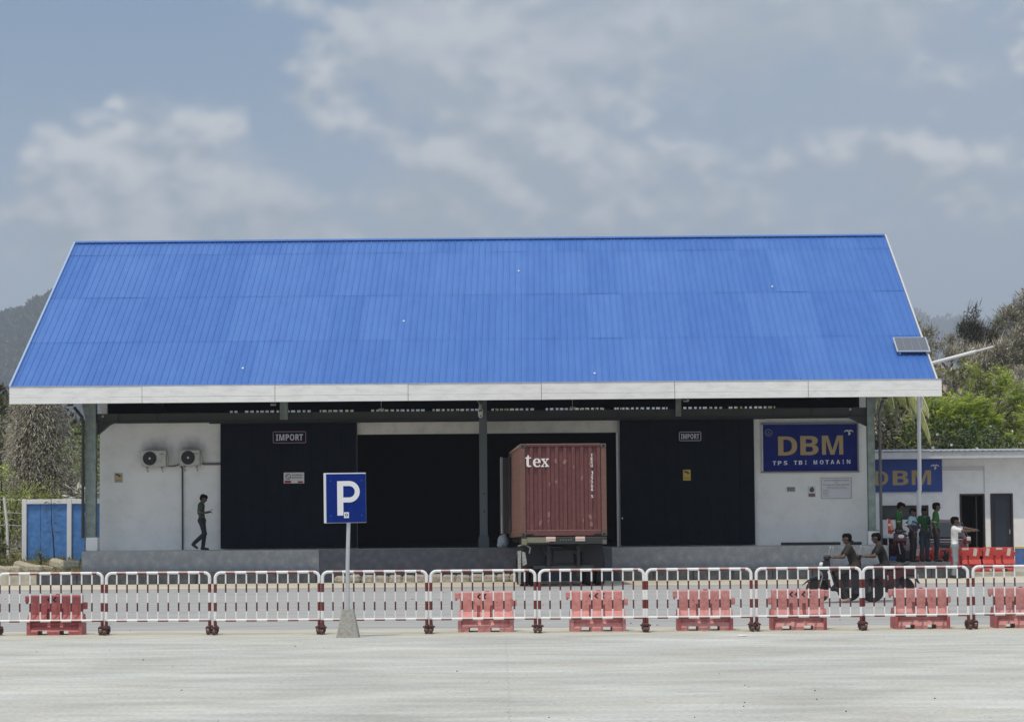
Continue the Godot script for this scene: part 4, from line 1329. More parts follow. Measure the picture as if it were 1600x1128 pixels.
func plastic_barrier(called: String, body: Material, shade: Material, arrows: int, flip: bool) -> Node3D:
	# moulded water barrier: sloped foot, two slots, two fork pockets; origin on the ground
	var p := thing(called, "", "barrier")
	var upper := [[0.33, 0.1], [0.73, 0.085], [0.745, 0.07]]
	var full: Array = [[0.0, 0.25], [0.06, 0.255], [0.165, 0.19], [0.175, 0.17], [0.225, 0.17], [0.235, 0.25], [0.375, 0.095], [0.6, 0.1], [0.73, 0.088], [0.745, 0.07]]
	var slot: Array = [[0.0, 0.25], [0.06, 0.255], [0.165, 0.19], [0.175, 0.17], [0.225, 0.17], [0.235, 0.06], [0.45, 0.05], [0.5, 0.1], [0.6, 0.1], [0.73, 0.088], [0.745, 0.07]]
	var cuts := [-0.465, -0.3, -0.135, -0.155, -0.095, 0.075, 0.09, 0.135, 0.25, 0.465]
	cuts.sort()
	var b := MB.new()
	for i in cuts.size() - 1:
		var xa: float = cuts[i]
		var xb: float = cuts[i + 1]
		var m := (xa + xb) / 2
		var is_slot := (m > -0.155 and m < -0.095) or (m > 0.075 and m < 0.135)
		var pocket := (m > -0.3 and m < -0.135) or (m > 0.09 and m < 0.25)
		var pr: Array = (slot if is_slot else full).duplicate(true)
		if pocket:
			pr[0] = [0.082, 0.242]
			pr[1] = [0.09, 0.237]
		var poly := PackedVector2Array()
		for q in pr:
			poly.append(Vector2(q[1], q[0]))
		for k in range(pr.size() - 1, -1, -1):
			poly.append(Vector2(-pr[k][1], pr[k][0]))
		b.extrude(poly, V(xa, 0, 0), V(0, 0, 1), V(0, 1, 0), V(xb - xa, 0, 0))
	put("body", b, body, p)
	var e := -1.0 if flip else 1.0
	put("end_cheek", MB.new().extrude(PackedVector2Array([Vector2(-0.265, 0.0), Vector2(0.265, 0.0), Vector2(0.255, 0.235), Vector2(0.11, 0.385), Vector2(-0.11, 0.385), Vector2(-0.255, 0.235)]), V(-0.495, 0, 0), V(0, 0, 1), V(0, 1, 0), V(0.06, 0, 0)), shade, p)
	put("end_cheek", MB.new().extrude(PackedVector2Array([Vector2(-0.265, 0.0), Vector2(0.265, 0.0), Vector2(0.255, 0.235), Vector2(0.11, 0.385), Vector2(-0.11, 0.385), Vector2(-0.255, 0.235)]), V(0.435, 0, 0), V(0, 0, 1), V(0, 1, 0), V(0.06, 0, 0)), shade, p)
	put("hook_tab", MB.new().cbox(V(-e * 0.51, 0.675, 0), V(0.1, 0.12, 0.13), 0.012).cbox(V(-e * 0.535, 0.6, 0), V(0.035, 0.04, 0.08), 0.008), body, p)
	put("link_tab", MB.new().cbox(V(e * 0.505, 0.54, 0), V(0.09, 0.13, 0.13), 0.012), body, p)
	put("filler_cap", MB.new().cyl(V(0.02, 0.74, 0), V(0.02, 0.765, 0), 0.04, 0.035, 12), shade, p)
	for k in 2:
		put("rivet", MB.new().ball(V(-0.2 + k * 0.4, 0.56, 0.102), V(0.014, 0.014, 0.008), 5, 8), shade, p)
	if arrows > 0:
		var a := MB.new()
		for k in arrows:
			var x := -0.12 + k * 0.1 + (0.02 if k > 1 else 0.0)
			for s in [-1.0, 1.0]:
				a.box(V(x, 0.66 + s * 0.024, 0.094), V(0.075, 0.026, 0.01), Basis(Vector3.BACK, s * 0.8))
		put("arrow_marking", a, mat("arrow_black", Color(0.035, 0.02, 0.02), 0.7), p)
	return p


func barriers() -> void:
	var faded := worn("faded_red", 71, 0.9, [[0.15, Color(0.42, 0.16, 0.155)], [0.5, Color(0.51, 0.22, 0.21)], [0.85, Color(0.6, 0.3, 0.285)]], 0.55, 0.0, 0.014)
	var faded2 := worn("faded_red_dark", 72, 0.9, [[0.2, Color(0.33, 0.08, 0.08)], [0.8, Color(0.42, 0.12, 0.118)]], 0.55)
	var bright := worn("bright_red", 73, 0.8, [[0.2, Color(0.42, 0.032, 0.025)], [0.8, Color(0.52, 0.06, 0.05)]], 0.45)
	var g := "faded red plastic barriers behind the tubular panels"
	var pale := worn("pale_red", 74, 0.9, [[0.15, Color(0.5, 0.17, 0.16)], [0.5, Color(0.6, 0.25, 0.235)], [0.85, Color(0.68, 0.33, 0.31)]], 0.6, 0.0, 0.014)
	var src := plastic_barrier("plastic_barrier", pale, faded, 2, false)
	var src2 := plastic_barrier("plastic_barrier", faded, faded2, 0, false)
	var src3 := plastic_barrier("plastic_barrier", faded, faded2, 4, true)
	var src4 := plastic_barrier("plastic_barrier", pale, faded, 3, false)
	var src5 := plastic_barrier("plastic_barrier", faded2, faded2, 2, false)
	var list := [
		[src5, -8.71, -45.05, 1.5, "faded red plastic barrier standing alone at the far left of the yard"],
		[src, -0.967, -45.0, -1.0, "faded red plastic barrier with two black chevrons, left of the trailer tyres"],
		[src4, 1.03, -44.95, 2.0, "palest red plastic barrier, with broken chevrons, right of the trailer tyres"],
		[src2, 2.95, -44.95, 0.5, "plain faded red plastic barrier without arrows below the right import sign"],
		[src3, 4.62, -44.9, -1.0, "faded red plastic barrier with four black chevrons in front of the first scooter"],
		[null, 6.82, -45.0, 1.0, "plain faded red plastic barrier in front of the rear scooter's wheel"],
		[null, 8.62, -45.05, -0.5, "faded red plastic barrier cut off by the right edge"],
	]
	for i in list.size():
		var s: Array = list[i]
		var o: Node3D = s[0] if s[0] != null else dup(src2, Vector3.ZERO)
		o.position = V(s[1], 0.008, s[2])
		o.rotation.y = deg_to_rad(s[3])
		o.scale = V(1, 0.95, 1)
		tag(o, s[4], "barrier", g)
	# bright red ones by the office, with pale reflector tape
	var gb := "bright red plastic barriers in front of the office"
	var br := plastic_barrier("plastic_barrier", bright, bright, 0, false)
	for sx in [-0.33, 0.33]:
		put("reflector_tape", MB.new().box(V(sx, 0.6, 0.104), V(0.11, 0.24, 0.006), Basis(Vector3.BACK, -0.18)), mat("tape", Color(0.62, 0.5, 0.46), 0.4), br)
	put("reflector_tape", MB.new().box(V(0.03, 0.7, 0.1), V(0.2, 0.06, 0.008)), mat("tape"), br)
	br.position = V(14.27, 0.14, -78.0)
	tag(br, "bright red plastic barrier with pale tape in front of the rightmost office door", "barrier", gb)
	var b2 := dup(br, V(13.22, 0.14, -77.95), -3, "bright red plastic barrier beside the man in the white shirt", gb)
	dup(br, V(12.2, 0.14, -78.9), 12, "bright red plastic barrier half hidden behind the men in green shirts", gb)
	b2.position.y = 0.14


func parking_sign() -> void:
	var s := thing("parking_sign", "blue parking sign with a white letter P on a pole in a concrete block", "sign", V(-3.3, 0.02, -43.05))
	var conc := worn("block_concrete", 75, 0.7, [[0.2, Color(0.24, 0.235, 0.21)], [0.5, Color(0.33, 0.325, 0.3)], [0.85, Color(0.42, 0.41, 0.37)]], 0.95, 0.5, 0.02)
	var b := MB.new()
	var lo := 0.195
	var hi := 0.1
	var h := 0.475
	for k in 4:
		var d := Vector3.BACK.rotated(Vector3.UP, k * TAU4)
		var e := Vector3.RIGHT.rotated(Vector3.UP, k * TAU4)
		b.quad(d * lo - e * (lo - 0.012), d * lo + e * (lo - 0.012), d * hi + e * (hi - 0.012) + V(0, h, 0), d * hi - e * (hi - 0.012) + V(0, h, 0), d)
		b.quad(d * lo + e * (lo - 0.012), e * lo + d * (lo - 0.012), e * hi + d * (hi - 0.012) + V(0, h, 0), d * hi + e * (hi - 0.012) + V(0, h, 0), d + e)
	b.quad(V(-hi, h, -hi), V(hi, h, -hi), V(hi, h, hi), V(-hi, h, hi), Vector3.UP)
	put("concrete_block", b, conc, s)
	put("pole", MB.new().tube([V(0, 0.3, 0), V(-0.006, 1.2, 0), V(0.015, 1.95, 0.0), V(0.015, 2.6, 0.0)], 0.034, 0.034, 12), mat("pole_grey", Color(0.5, 0.52, 0.55), 0.4, 0.3), s)
	var r := Basis(Vector3.UP, deg_to_rad(14.0)) * Basis(Vector3.BACK, deg_to_rad(0.4))
	var c := V(-0.02, 2.385, 0.06)
	var blue := worn("sign_blue", 76, 1.0, [[0.2, Color(0.006, 0.022, 0.17)], [0.8, Color(0.008, 0.03, 0.21)]], 0.35)
	var wh := mat("sign_white", Color(0.74, 0.76, 0.8), 0.4)
	var tray := put("tray", MB.new().cbox(c + r * V(-0.01, 0.006, -0.07), V(0.72, 0.86, 0.12), 0.004, r), wh, s)
	put("face", MB.new().cbox(c, V(0.69, 0.835, 0.02), 0.004, r), blue, tray)
	var p := MB.new()
	# the letter P: a stem, and a bowl swept round
	p.box(c + r * V(-0.105, 0.0, 0.013), V(0.104, 0.59, 0.008), r)
	var sg := 22
	for k in sg:
		var a0 := -PI / 2 + PI * k / sg
		var a1 := -PI / 2 + PI * (k + 1) / sg
		var q: Array = []
		for a in [a0, a1]:
			for rr in [0.098, 0.184]:
				q.append(c + r * V(0.051 + cos(a) * rr, 0.112 + sin(a) * rr, 0.017))
		p.quad(q[0], q[1], q[3], q[2], r * Vector3.BACK)
	p.box(c + r * V(-0.001, 0.112 + 0.141, 0.013), V(0.104, 0.086, 0.008), r)
	p.box(c + r * V(-0.001, 0.112 - 0.141, 0.013), V(0.104, 0.086, 0.008), r)
	put("lettering", p, wh, tray)
	put("sticker", MB.new().cbox(c + r * V(0.0, -0.29, 0.013), V(0.085, 0.1, 0.006), 0.001, r), wh, tray)
	put("sticker_print", MB.new().ring(c + r * V(0.0, -0.285, 0.0165), r * Vector3.BACK, 0.02, 0.006, 14, 5), mat("print_navy", Color(0.02, 0.03, 0.1)), tray)
	for sx in [-1.0, 1.0]:
		for sy in [-1.0, 1.0]:
			put("bolt", MB.new().ball(c + r * V(sx * 0.27, sy * 0.3, 0.01), V(0.011, 0.011, 0.006), 5, 8), mat("bolt_blue", Color(0.06, 0.1, 0.3), 0.3, 0.5), tray)


func street_lamp() -> void:
	var s := thing("street_lamp", "tall white street lamp whose arm rises past the right end of the roof", "street lamp", V(12.08, 0.14, -79.5))
	var m := mat("lamp_white", Color(0.7, 0.72, 0.74), 0.4)
	put("pole", MB.new().tube([V(0, 0, 0), V(0, 2.5, 0), V(0.03, 2.55, 0), V(0.06, 6.5, 0)], 0.082, 0.06, 14), m, s)
	put("base_flange", MB.new().cyl(V(0, 0, 0), V(0, 0.04, 0), 0.16, 0.15, 14), m, s)
	put("side_pipe", MB.new().cyl(V(0.14, 5.1, 0.05), V(0.14, 5.9, 0.05), 0.025, 0.025, 8), m, s)
	put("arm", MB.new().tube([V(0.06, 6.42, 0), V(0.4, 6.56, 0), V(1.9, 6.95, 0)], 0.06, 0.052, 12), m, s)
	var r := Basis(Vector3.BACK, 0.26)
	var hd := put("lamp_head", MB.new().cbox(V(2.16, 7.02, 0), V(0.58, 0.05, 0.2), 0.012, r), m, s)
	put("lens", MB.new().cbox(V(2.18, 6.99, 0), V(0.44, 0.014, 0.15), 0.003, r), mat("lens_grey", Color(0.5, 0.5, 0.48), 0.2), hd)


# ---------------------------------------------------------------- the office on the right
func office() -> void:
	var o := thing("office_building", "low white office with a corrugated roof edge, blue plinth and two brown doors", "building", V(14, 0, -84))
	var wall := worn("office_wall", 81, 3.0, [[0.15, Color(0.75, 0.76, 0.78)], [0.6, Color(0.83, 0.84, 0.85)]], 0.8)
	var x0 := -3.4
	var x1 := 6.5
	# wall pieces round the openings (local x = world x - 14)
	var op := [[-2.5, -0.92, 1.74, 2.21], [0.127, 0.971, 0.3, 2.58], [1.156, 1.912, 0.3, 2.586]]
	var xs := x0
	for k in 3:
		put("wall", MB.new().span(V(xs, 0, -0.18), V(op[k][0], 3.75, 0)), wall, o)
		put("wall", MB.new().span(V(op[k][0], op[k][3], -0.18), V(op[k][1], 3.75, -0.002)), wall, o)
		put("wall", MB.new().span(V(op[k][0], 0, -0.18), V(op[k][1], op[k][2], -0.002)), wall, o)
		xs = op[k][1]
	put("wall", MB.new().span(V(xs, 0, -0.18), V(x1, 3.75, 0)), wall, o)
	put("wall", MB.new().span(V(x0, 0, -5.2), V(x0 + 0.18, 3.75, -0.18)), wall, o)
	put("wall", MB.new().span(V(x1 - 0.18, 0, -5.2), V(x1, 3.75, -0.18)), wall, o)
	put("wall", MB.new().span(V(x0 + 0.18, 0, -5.2), V(x1 - 0.18, 3.75, -5.02)), wall, o)
	put("room_floor", MB.new().span(V(x0 + 0.18, 0.0, -5.02), V(x1 - 0.18, 0.3, -0.18)), mat("inside_gloom"), o)
	put("room_gloom_sheet", MB.new().span(V(x0 + 0.2, 0.31, -2.2), V(x1 - 0.2, 3.3, -2.1)), mat("room_dark", Color(0.03, 0.03, 0.032), 0.9), o)  # dark sheet across the room, its colour stands for the gloom indoors
	put("wall_joint", MB.new().span(V(0.955, 2.6, 0), V(0.975, 3.5, 0.012)), mat("joint_grey", Color(0.4, 0.41, 0.43)), o)
	put("wall_beam", MB.new().span(V(-2.0, 3.36, 0), V(0.95, 3.5, 0.03)), mat("beam_white", Color(0.6, 0.61, 0.64), 0.8), o)
	# plinth and yellow line
	for s in [[x0, 0.08], [0.99, 1.12], [1.95, x1]]:
		put("plinth", MB.new().span(V(s[0], 0.0, 0), V(s[1], 0.74, 0.025)), worn("plinth_blue", 82, 1.5, [[0.2, Color(0.06, 0.12, 0.33)], [0.8, Color(0.09, 0.17, 0.4)]], 0.7), o)
		put("yellow_line", MB.new().span(V(s[0], 0.74, 0), V(s[1], 0.8, 0.028)), mat("yellow", Color(0.6, 0.48, 0.12), 0.7), o)
	# doors and window
	var brown := mat("frame_brown", Color(0.035, 0.016, 0.013), 0.5)
	for k in [1, 2]:
		var a: float = op[k][0]
		var b: float = op[k][1]
		var f := MB.new()
		f.span(V(a, 0.3, -0.16), V(a + 0.06, op[k][3], 0.02))
		f.span(V(b - 0.06, 0.3, -0.16), V(b, op[k][3], 0.02))
		f.span(V(a + 0.06, op[k][3] - 0.06, -0.16), V(b - 0.06, op[k][3], 0.02))
		var d := put("door", f, brown, o)
		if k == 1:
			put("door_leaf", MB.new().span(V(b - 0.28, 0.3, -0.9), V(b - 0.24, 2.5, -0.16)), mat("leaf_dark", Color(0.035, 0.03, 0.028), 0.5), d)
		else:
			put("door_leaf", MB.new().span(V(a + 0.06, 0.3, -0.12), V(b - 0.06, 2.52, -0.08)), mat("leaf_navy", Color(0.014, 0.018, 0.032), 0.35), d)
			put("door_pane", MB.new().cbox(V((a + b) / 2 - 0.02, 1.45, -0.075), V(0.42, 1.8, 0.02), 0.005), mat("pane_navy", Color(0.02, 0.027, 0.045), 0.12), d)
			put("door_handle", MB.new().cbox(V(b - 0.11, 1.3, -0.055), V(0.03, 0.16, 0.03), 0.006), mat("chrome"), d)
	var wf := MB.new()
	for e in [[-2.5, -2.44, 1.74, 2.21], [-0.98, -0.92, 1.74, 2.21], [-2.44, -0.98, 2.16, 2.21], [-2.44, -0.98, 1.74, 1.79], [-1.5, -1.4, 1.79, 2.16]]:
		wf.span(V(e[0], e[2], -0.14), V(e[1], e[3], 0.015))
	var win := put("window", wf, brown, o)
	for e in [[-2.44, -1.5], [-1.4, -0.98]]:
		put("pane", MB.new().span(V(e[0], 1.79, -0.09), V(e[1], 2.16, -0.075)), mat("window_dark", Color(0.045, 0.047, 0.05), 0.15), win)
	# roof: fascia and ribbed sheets whose ends show above it
	put("fascia", MB.new().cbox(V((x0 + x1) / 2 - 0.1, 3.87, 0.72), V(x1 - x0 + 0.6, 0.24, 0.06), 0.01), worn("office_fascia", 83, 2.0, [[0.2, Color(0.5, 0.52, 0.56)], [0.8, Color(0.6, 0.62, 0.65)]], 0.6), o)
	put("soffit", MB.new().span(V(x0 - 0.3, 3.752, -5.3), V(x1 + 0.1, 3.78, 0.69)), mat("soffit_white", Color(0.55, 0.56, 0.58), 0.8), o)
	var me := sheet_mesh(1.0, 6.6)
	for k in 10:
		var r := put_mesh("roof_sheet", me, mat("office_roof", Color(0.5, 0.52, 0.56), 0.45, 0.3), o)
		r.transform = Transform3D(Basis(Vector3.RIGHT, 0.03), V(x0 - 0.3 + k * 1.0, 4.0, 0.81))
	big_sign(V(12.33, 2.66, -83.98), 2.44, 1.11, "blue company board under the office roof edge, partly behind the lamp post", false)
	# raised walk where the men stand, and the paved strip beside it
	var pv := worn("raised_walk", 84, 2.5, [[0.2, Color(0.22, 0.19, 0.165)], [0.6, Color(0.32, 0.29, 0.26)]], 0.9)
	struct("raised_pavement", MB.new().span(V(10.65, 0.0, -76.35), V(12.55, 0.47, -78.4)), pv, "raised brown platform beside the dock on which a group of men stands")
	struct("office_pavement", MB.new().span(V(10.62, 0.0, -78.4), V(40, 0.14, -90)).span(V(12.56, 0, -77.2), V(40, 0.138, -78.4)), worn("office_pave", 85, 3.0, [[0.2, Color(0.36, 0.34, 0.29)], [0.6, Color(0.46, 0.44, 0.38)]], 0.9), "pale paved strip with a low kerb in front of the office")


func car() -> void:
	var c := thing("parked_car", "dark red car seen from behind, parked in front of the office door", "car", V(12.85, 0.14, -81.3), 0.0)
	var paint := mat("car_red", Color(0.085, 0.012, 0.016), 0.25)
	paint.clearcoat_enabled = true
	paint.clearcoat = 0.6
	# rings of a rounded box from sill to roof: height, half width, rear z, front z
	var lev := [[0.28, 0.76, 1.9, -1.85], [0.42, 0.82, 2.02, -1.98], [0.62, 0.845, 2.05, -2.0], [0.85, 0.845, 2.0, -1.98], [0.98, 0.82, 1.94, -1.75], [1.03, 0.79, 1.9, -0.95], [1.3, 0.7, 1.74, -0.5], [1.52, 0.62, 1.6, -0.15], [1.59, 0.54, 1.45, -0.05], [1.61, 0.3, 1.2, 0.1]]
	var b := MB.new()
	var rings: Array = []
	var sg := 36
	for lv in lev:
		var r: Array = []
		var zc: float = (lv[2] + lv[3]) / 2
		var zr: float = (lv[2] - lv[3]) / 2
		for k in sg:
			var a := TAU * k / sg
			var cs := cos(a)
			var sn := sin(a)
			r.append(V(signf(cs) * pow(absf(cs), 0.32) * lv[1], lv[0], zc + signf(sn) * pow(absf(sn), 0.32) * zr))
		rings.append(r)
	for i in rings.size() - 1:
		for k in sg:
			var p: Vector3 = rings[i][k]
			var q: Vector3 = rings[i][(k + 1) % sg]
			var s: Vector3 = rings[i + 1][(k + 1) % sg]
			var t: Vector3 = rings[i + 1][k]
			b.quad(p, q, s, t, V((p.x + q.x) / 2, 0.2 if i > 3 else 0.0, ((p.z + q.z) / 2)))
	var top: Array = rings[-1]
	for k in range(1, sg - 1):
		b.face(top[0], top[k], top[k + 1], Vector3.UP)
	put("body", b, paint, c)
	var glass := mat("car_glass", Color(0.03, 0.032, 0.036), 0.06)
	put("rear_window", MB.new().quad_on(V(-0.6, 1.05, 1.925), V(0.6, 1.05, 1.925), V(0.52, 1.49, 1.66), V(-0.52, 1.49, 1.66)), glass, c)
	for s in [-1.0, 1.0]:
		put("side_window", MB.new().quad_on(V(s * 0.805, 1.05, -0.7), V(s * 0.805, 1.05, 1.6), V(s * 0.655, 1.5, 1.4), V(s * 0.655, 1.5, -0.1)), glass, c)
		var lm := put("tail_lamp", MB.new().cbox(V(s * 0.72, 0.93, 1.97), V(0.2, 0.16, 0.1), 0.02), mat("tail_red", Color(0.13, 0.012, 0.014), 0.25), c)
		put("lamp_glass", MB.new().cbox(V(s * 0.75, 1.0, 1.99), V(0.13, 0.13, 0.08), 0.015), mat("lamp_clear", Color(0.6, 0.6, 0.58), 0.15), lm)
		put("side_mirror", MB.new().cbox(V(s * 0.9, 1.08, -0.55), V(0.16, 0.11, 0.1), 0.03), paint, c)
		for z in [1.25, -1.3]:
			wheel_parts(c, V(s * 0.73, 0.31, z), 0.31, 0.19, Vector3.RIGHT, mat("alloy", Color(0.4, 0.4, 0.4), 0.4, 0.6))
	put("bumper", MB.new().cbox(V(0, 0.48, 2.02), V(1.5, 0.2, 0.12), 0.04), mat("bumper_black", Color(0.02, 0.02, 0.02), 0.5), c)
	var tr := mat("chrome")
	put("chrome_strip", MB.new().cbox(V(0, 0.98, 1.965), V(1.1, 0.025, 0.03), 0.006), tr, c)
	put("chrome_strip", MB.new().cbox(V(0, 0.9, 2.0), V(0.9, 0.018, 0.03), 0.005), tr, c)
	var np := put("number_plate", MB.new().cbox(V(0.0, 0.76, 2.045), V(0.4, 0.13, 0.02), 0.006), mat("plate_dark", Color(0.03, 0.03, 0.03), 0.4), c)
	put("plate_border", MB.new().cbox(V(0, 0.69, 2.05), V(0.42, 0.02, 0.022), 0.004), mat("plate_pale", Color(0.7, 0.7, 0.7), 0.4), np)
	put("roof_rail", MB.new().cbox(V(-0.5, 1.6, 0.7), V(0.04, 0.04, 1.3), 0.01).cbox(V(0.5, 1.6, 0.7), V(0.04, 0.04, 1.3), 0.01), mat("rail_black", Color(0.015, 0.015, 0.015), 0.4), c)


# ---------------------------------------------------------------- scooters
func scooter(label: String, at: Vector3, turn: float, body: Material, group := "") -> Node3D:
	# forward is +z; origin on the ground between the wheels
	var s := thing("scooter", label, "scooter", at, turn, group)
	var dark := mat("scooter_black", Color(0.02, 0.02, 0.022), 0.4)
	var rim := mat("scooter_rim", Color(0.025, 0.025, 0.026), 0.5, 0.3)
	wheel_parts(s, V(0, 0.28, 0.62), 0.28, 0.1, Vector3.RIGHT, rim)
	wheel_parts(s, V(0, 0.28, -0.62), 0.28, 0.12, Vector3.RIGHT, rim)
	put("fork", MB.new().tube([V(-0.08, 0.28, 0.62), V(-0.08, 0.62, 0.5), V(0, 0.95, 0.4)], 0.025, 0.025, 8).tube([V(0.08, 0.28, 0.62), V(0.08, 0.62, 0.5), V(0, 0.95, 0.4)], 0.025, 0.025, 8), mat("fork_steel", Color(0.3, 0.3, 0.3), 0.35, 0.7), s)
	put("front_fender", MB.new().extrude(PackedVector2Array([Vector2(0.3, 0.5), Vector2(0.45, 0.6), Vector2(0.62, 0.62), Vector2(0.8, 0.56), Vector2(0.98, 0.4), Vector2(0.86, 0.47), Vector2(0.72, 0.545), Vector2(0.62, 0.56), Vector2(0.48, 0.53)]), V(-0.07, 0, 0), V(0, 0, 1), V(0, 1, 0), V(0.14, 0, 0)), body, s)
	put("center_cover", MB.new().extrude(PackedVector2Array([Vector2(0.3, 0.3), Vector2(0.36, 0.62), Vector2(0.1, 0.5), Vector2(-0.05, 0.66), Vector2(-0.55, 0.66), Vector2(-0.5, 0.22), Vector2(0.1, 0.2)]), V(-0.13, 0, 0), V(0, 0, 1), V(0, 1, 0), V(0.26, 0, 0)), dark, s)
	put("front_shield", MB.new().extrude(PackedVector2Array([Vector2(0.24, 0.3), Vector2(0.36, 0.3), Vector2(0.56, 0.72), Vector2(0.5, 0.95), Vector2(0.36, 0.98), Vector2(0.34, 0.7)]), V(-0.19, 0, 0), V(0, 0, 1), V(0, 1, 0), V(0.38, 0, 0)), body, s)
	put("shield_flash", MB.new().extrude(PackedVector2Array([Vector2(0.28, 0.42), Vector2(0.34, 0.36), Vector2(0.42, 0.72), Vector2(0.37, 0.74)]), V(0.192, 0, 0), V(0, 0, 1), V(0, 1, 0), V(0.008, 0, 0)), mat("flash_white", Color(0.7, 0.7, 0.7), 0.4), s)
	put("headlight", MB.new().ball(V(0, 0.86, 0.53), V(0.12, 0.07, 0.06), 6, 12), mat("headlight_glass", Color(0.65, 0.66, 0.68), 0.1), s)
	put("handlebar", MB.new().tube([V(-0.33, 1.03, 0.26), V(-0.15, 1.06, 0.36), V(0.15, 1.06, 0.36), V(0.33, 1.03, 0.26)], 0.018, 0.018, 8).cbox(V(0, 1.02, 0.4), V(0.26, 0.13, 0.16), 0.04), dark, s)
	for k in [-1.0, 1.0]:
		put("mirror", MB.new().ball(V(k * 0.3, 1.24, 0.3), V(0.07, 0.045, 0.015), 6, 12).tube([V(k * 0.24, 1.05, 0.33), V(k * 0.28, 1.22, 0.31)], 0.008, 0.008, 6), mat("mirror_silver", Color(0.5, 0.5, 0.52), 0.2, 0.6), s)
	put("floorboard", MB.new().cbox(V(0, 0.31, 0.08), V(0.34, 0.09, 0.5), 0.02), dark, s)
	put("rear_body", MB.new().extrude(PackedVector2Array([Vector2(0.02, 0.34), Vector2(0.0, 0.68), Vector2(-0.5, 0.72), Vector2(-0.92, 0.78), Vector2(-0.86, 0.64), Vector2(-0.45, 0.5), Vector2(-0.25, 0.34)]), V(-0.15, 0, 0), V(0, 0, 1), V(0, 1, 0), V(0.3, 0, 0)), body, s)
	put("seat", MB.new().cbox(V(0, 0.75, -0.3), V(0.27, 0.1, 0.72), 0.04), mat("seat_black", Color(0.02, 0.02, 0.02), 0.7), s)
	put("engine", MB.new().cbox(V(0, 0.3, -0.4), V(0.2, 0.2, 0.42), 0.05), mat("engine_grey", Color(0.12, 0.12, 0.125), 0.4, 0.5), s)
	put("exhaust", MB.new().tube([V(-0.16, 0.25, -0.2), V(-0.18, 0.26, -0.45), V(-0.18, 0.34, -0.88)], 0.045, 0.06, 10), mat("exhaust_steel", Color(0.25, 0.25, 0.25), 0.35, 0.7), s)
	put("rear_fender", MB.new().extrude(PackedVector2Array([Vector2(-0.5, 0.6), Vector2(-0.9, 0.62), Vector2(-1.02, 0.4), Vector2(-0.98, 0.4), Vector2(-0.86, 0.56), Vector2(-0.5, 0.56)]), V(-0.07, 0, 0), V(0, 0, 1), V(0, 1, 0), V(0.14, 0, 0)), dark, s)
	put("tail_lamp", MB.new().cbox(V(0, 0.72, -0.92), V(0.18, 0.07, 0.06), 0.02), mat("tail_red"), s)
	put("grab_rail", MB.new().tube([V(-0.13, 0.8, -0.55), V(-0.13, 0.86, -0.8), V(0.13, 0.86, -0.8), V(0.13, 0.8, -0.55)], 0.014, 0.014, 6), dark, s)
	put("number_plate", MB.new().cbox(V(0, 0.56, -0.97), V(0.22, 0.1, 0.01), 0.003), mat("plate_pale"), s)
	return s


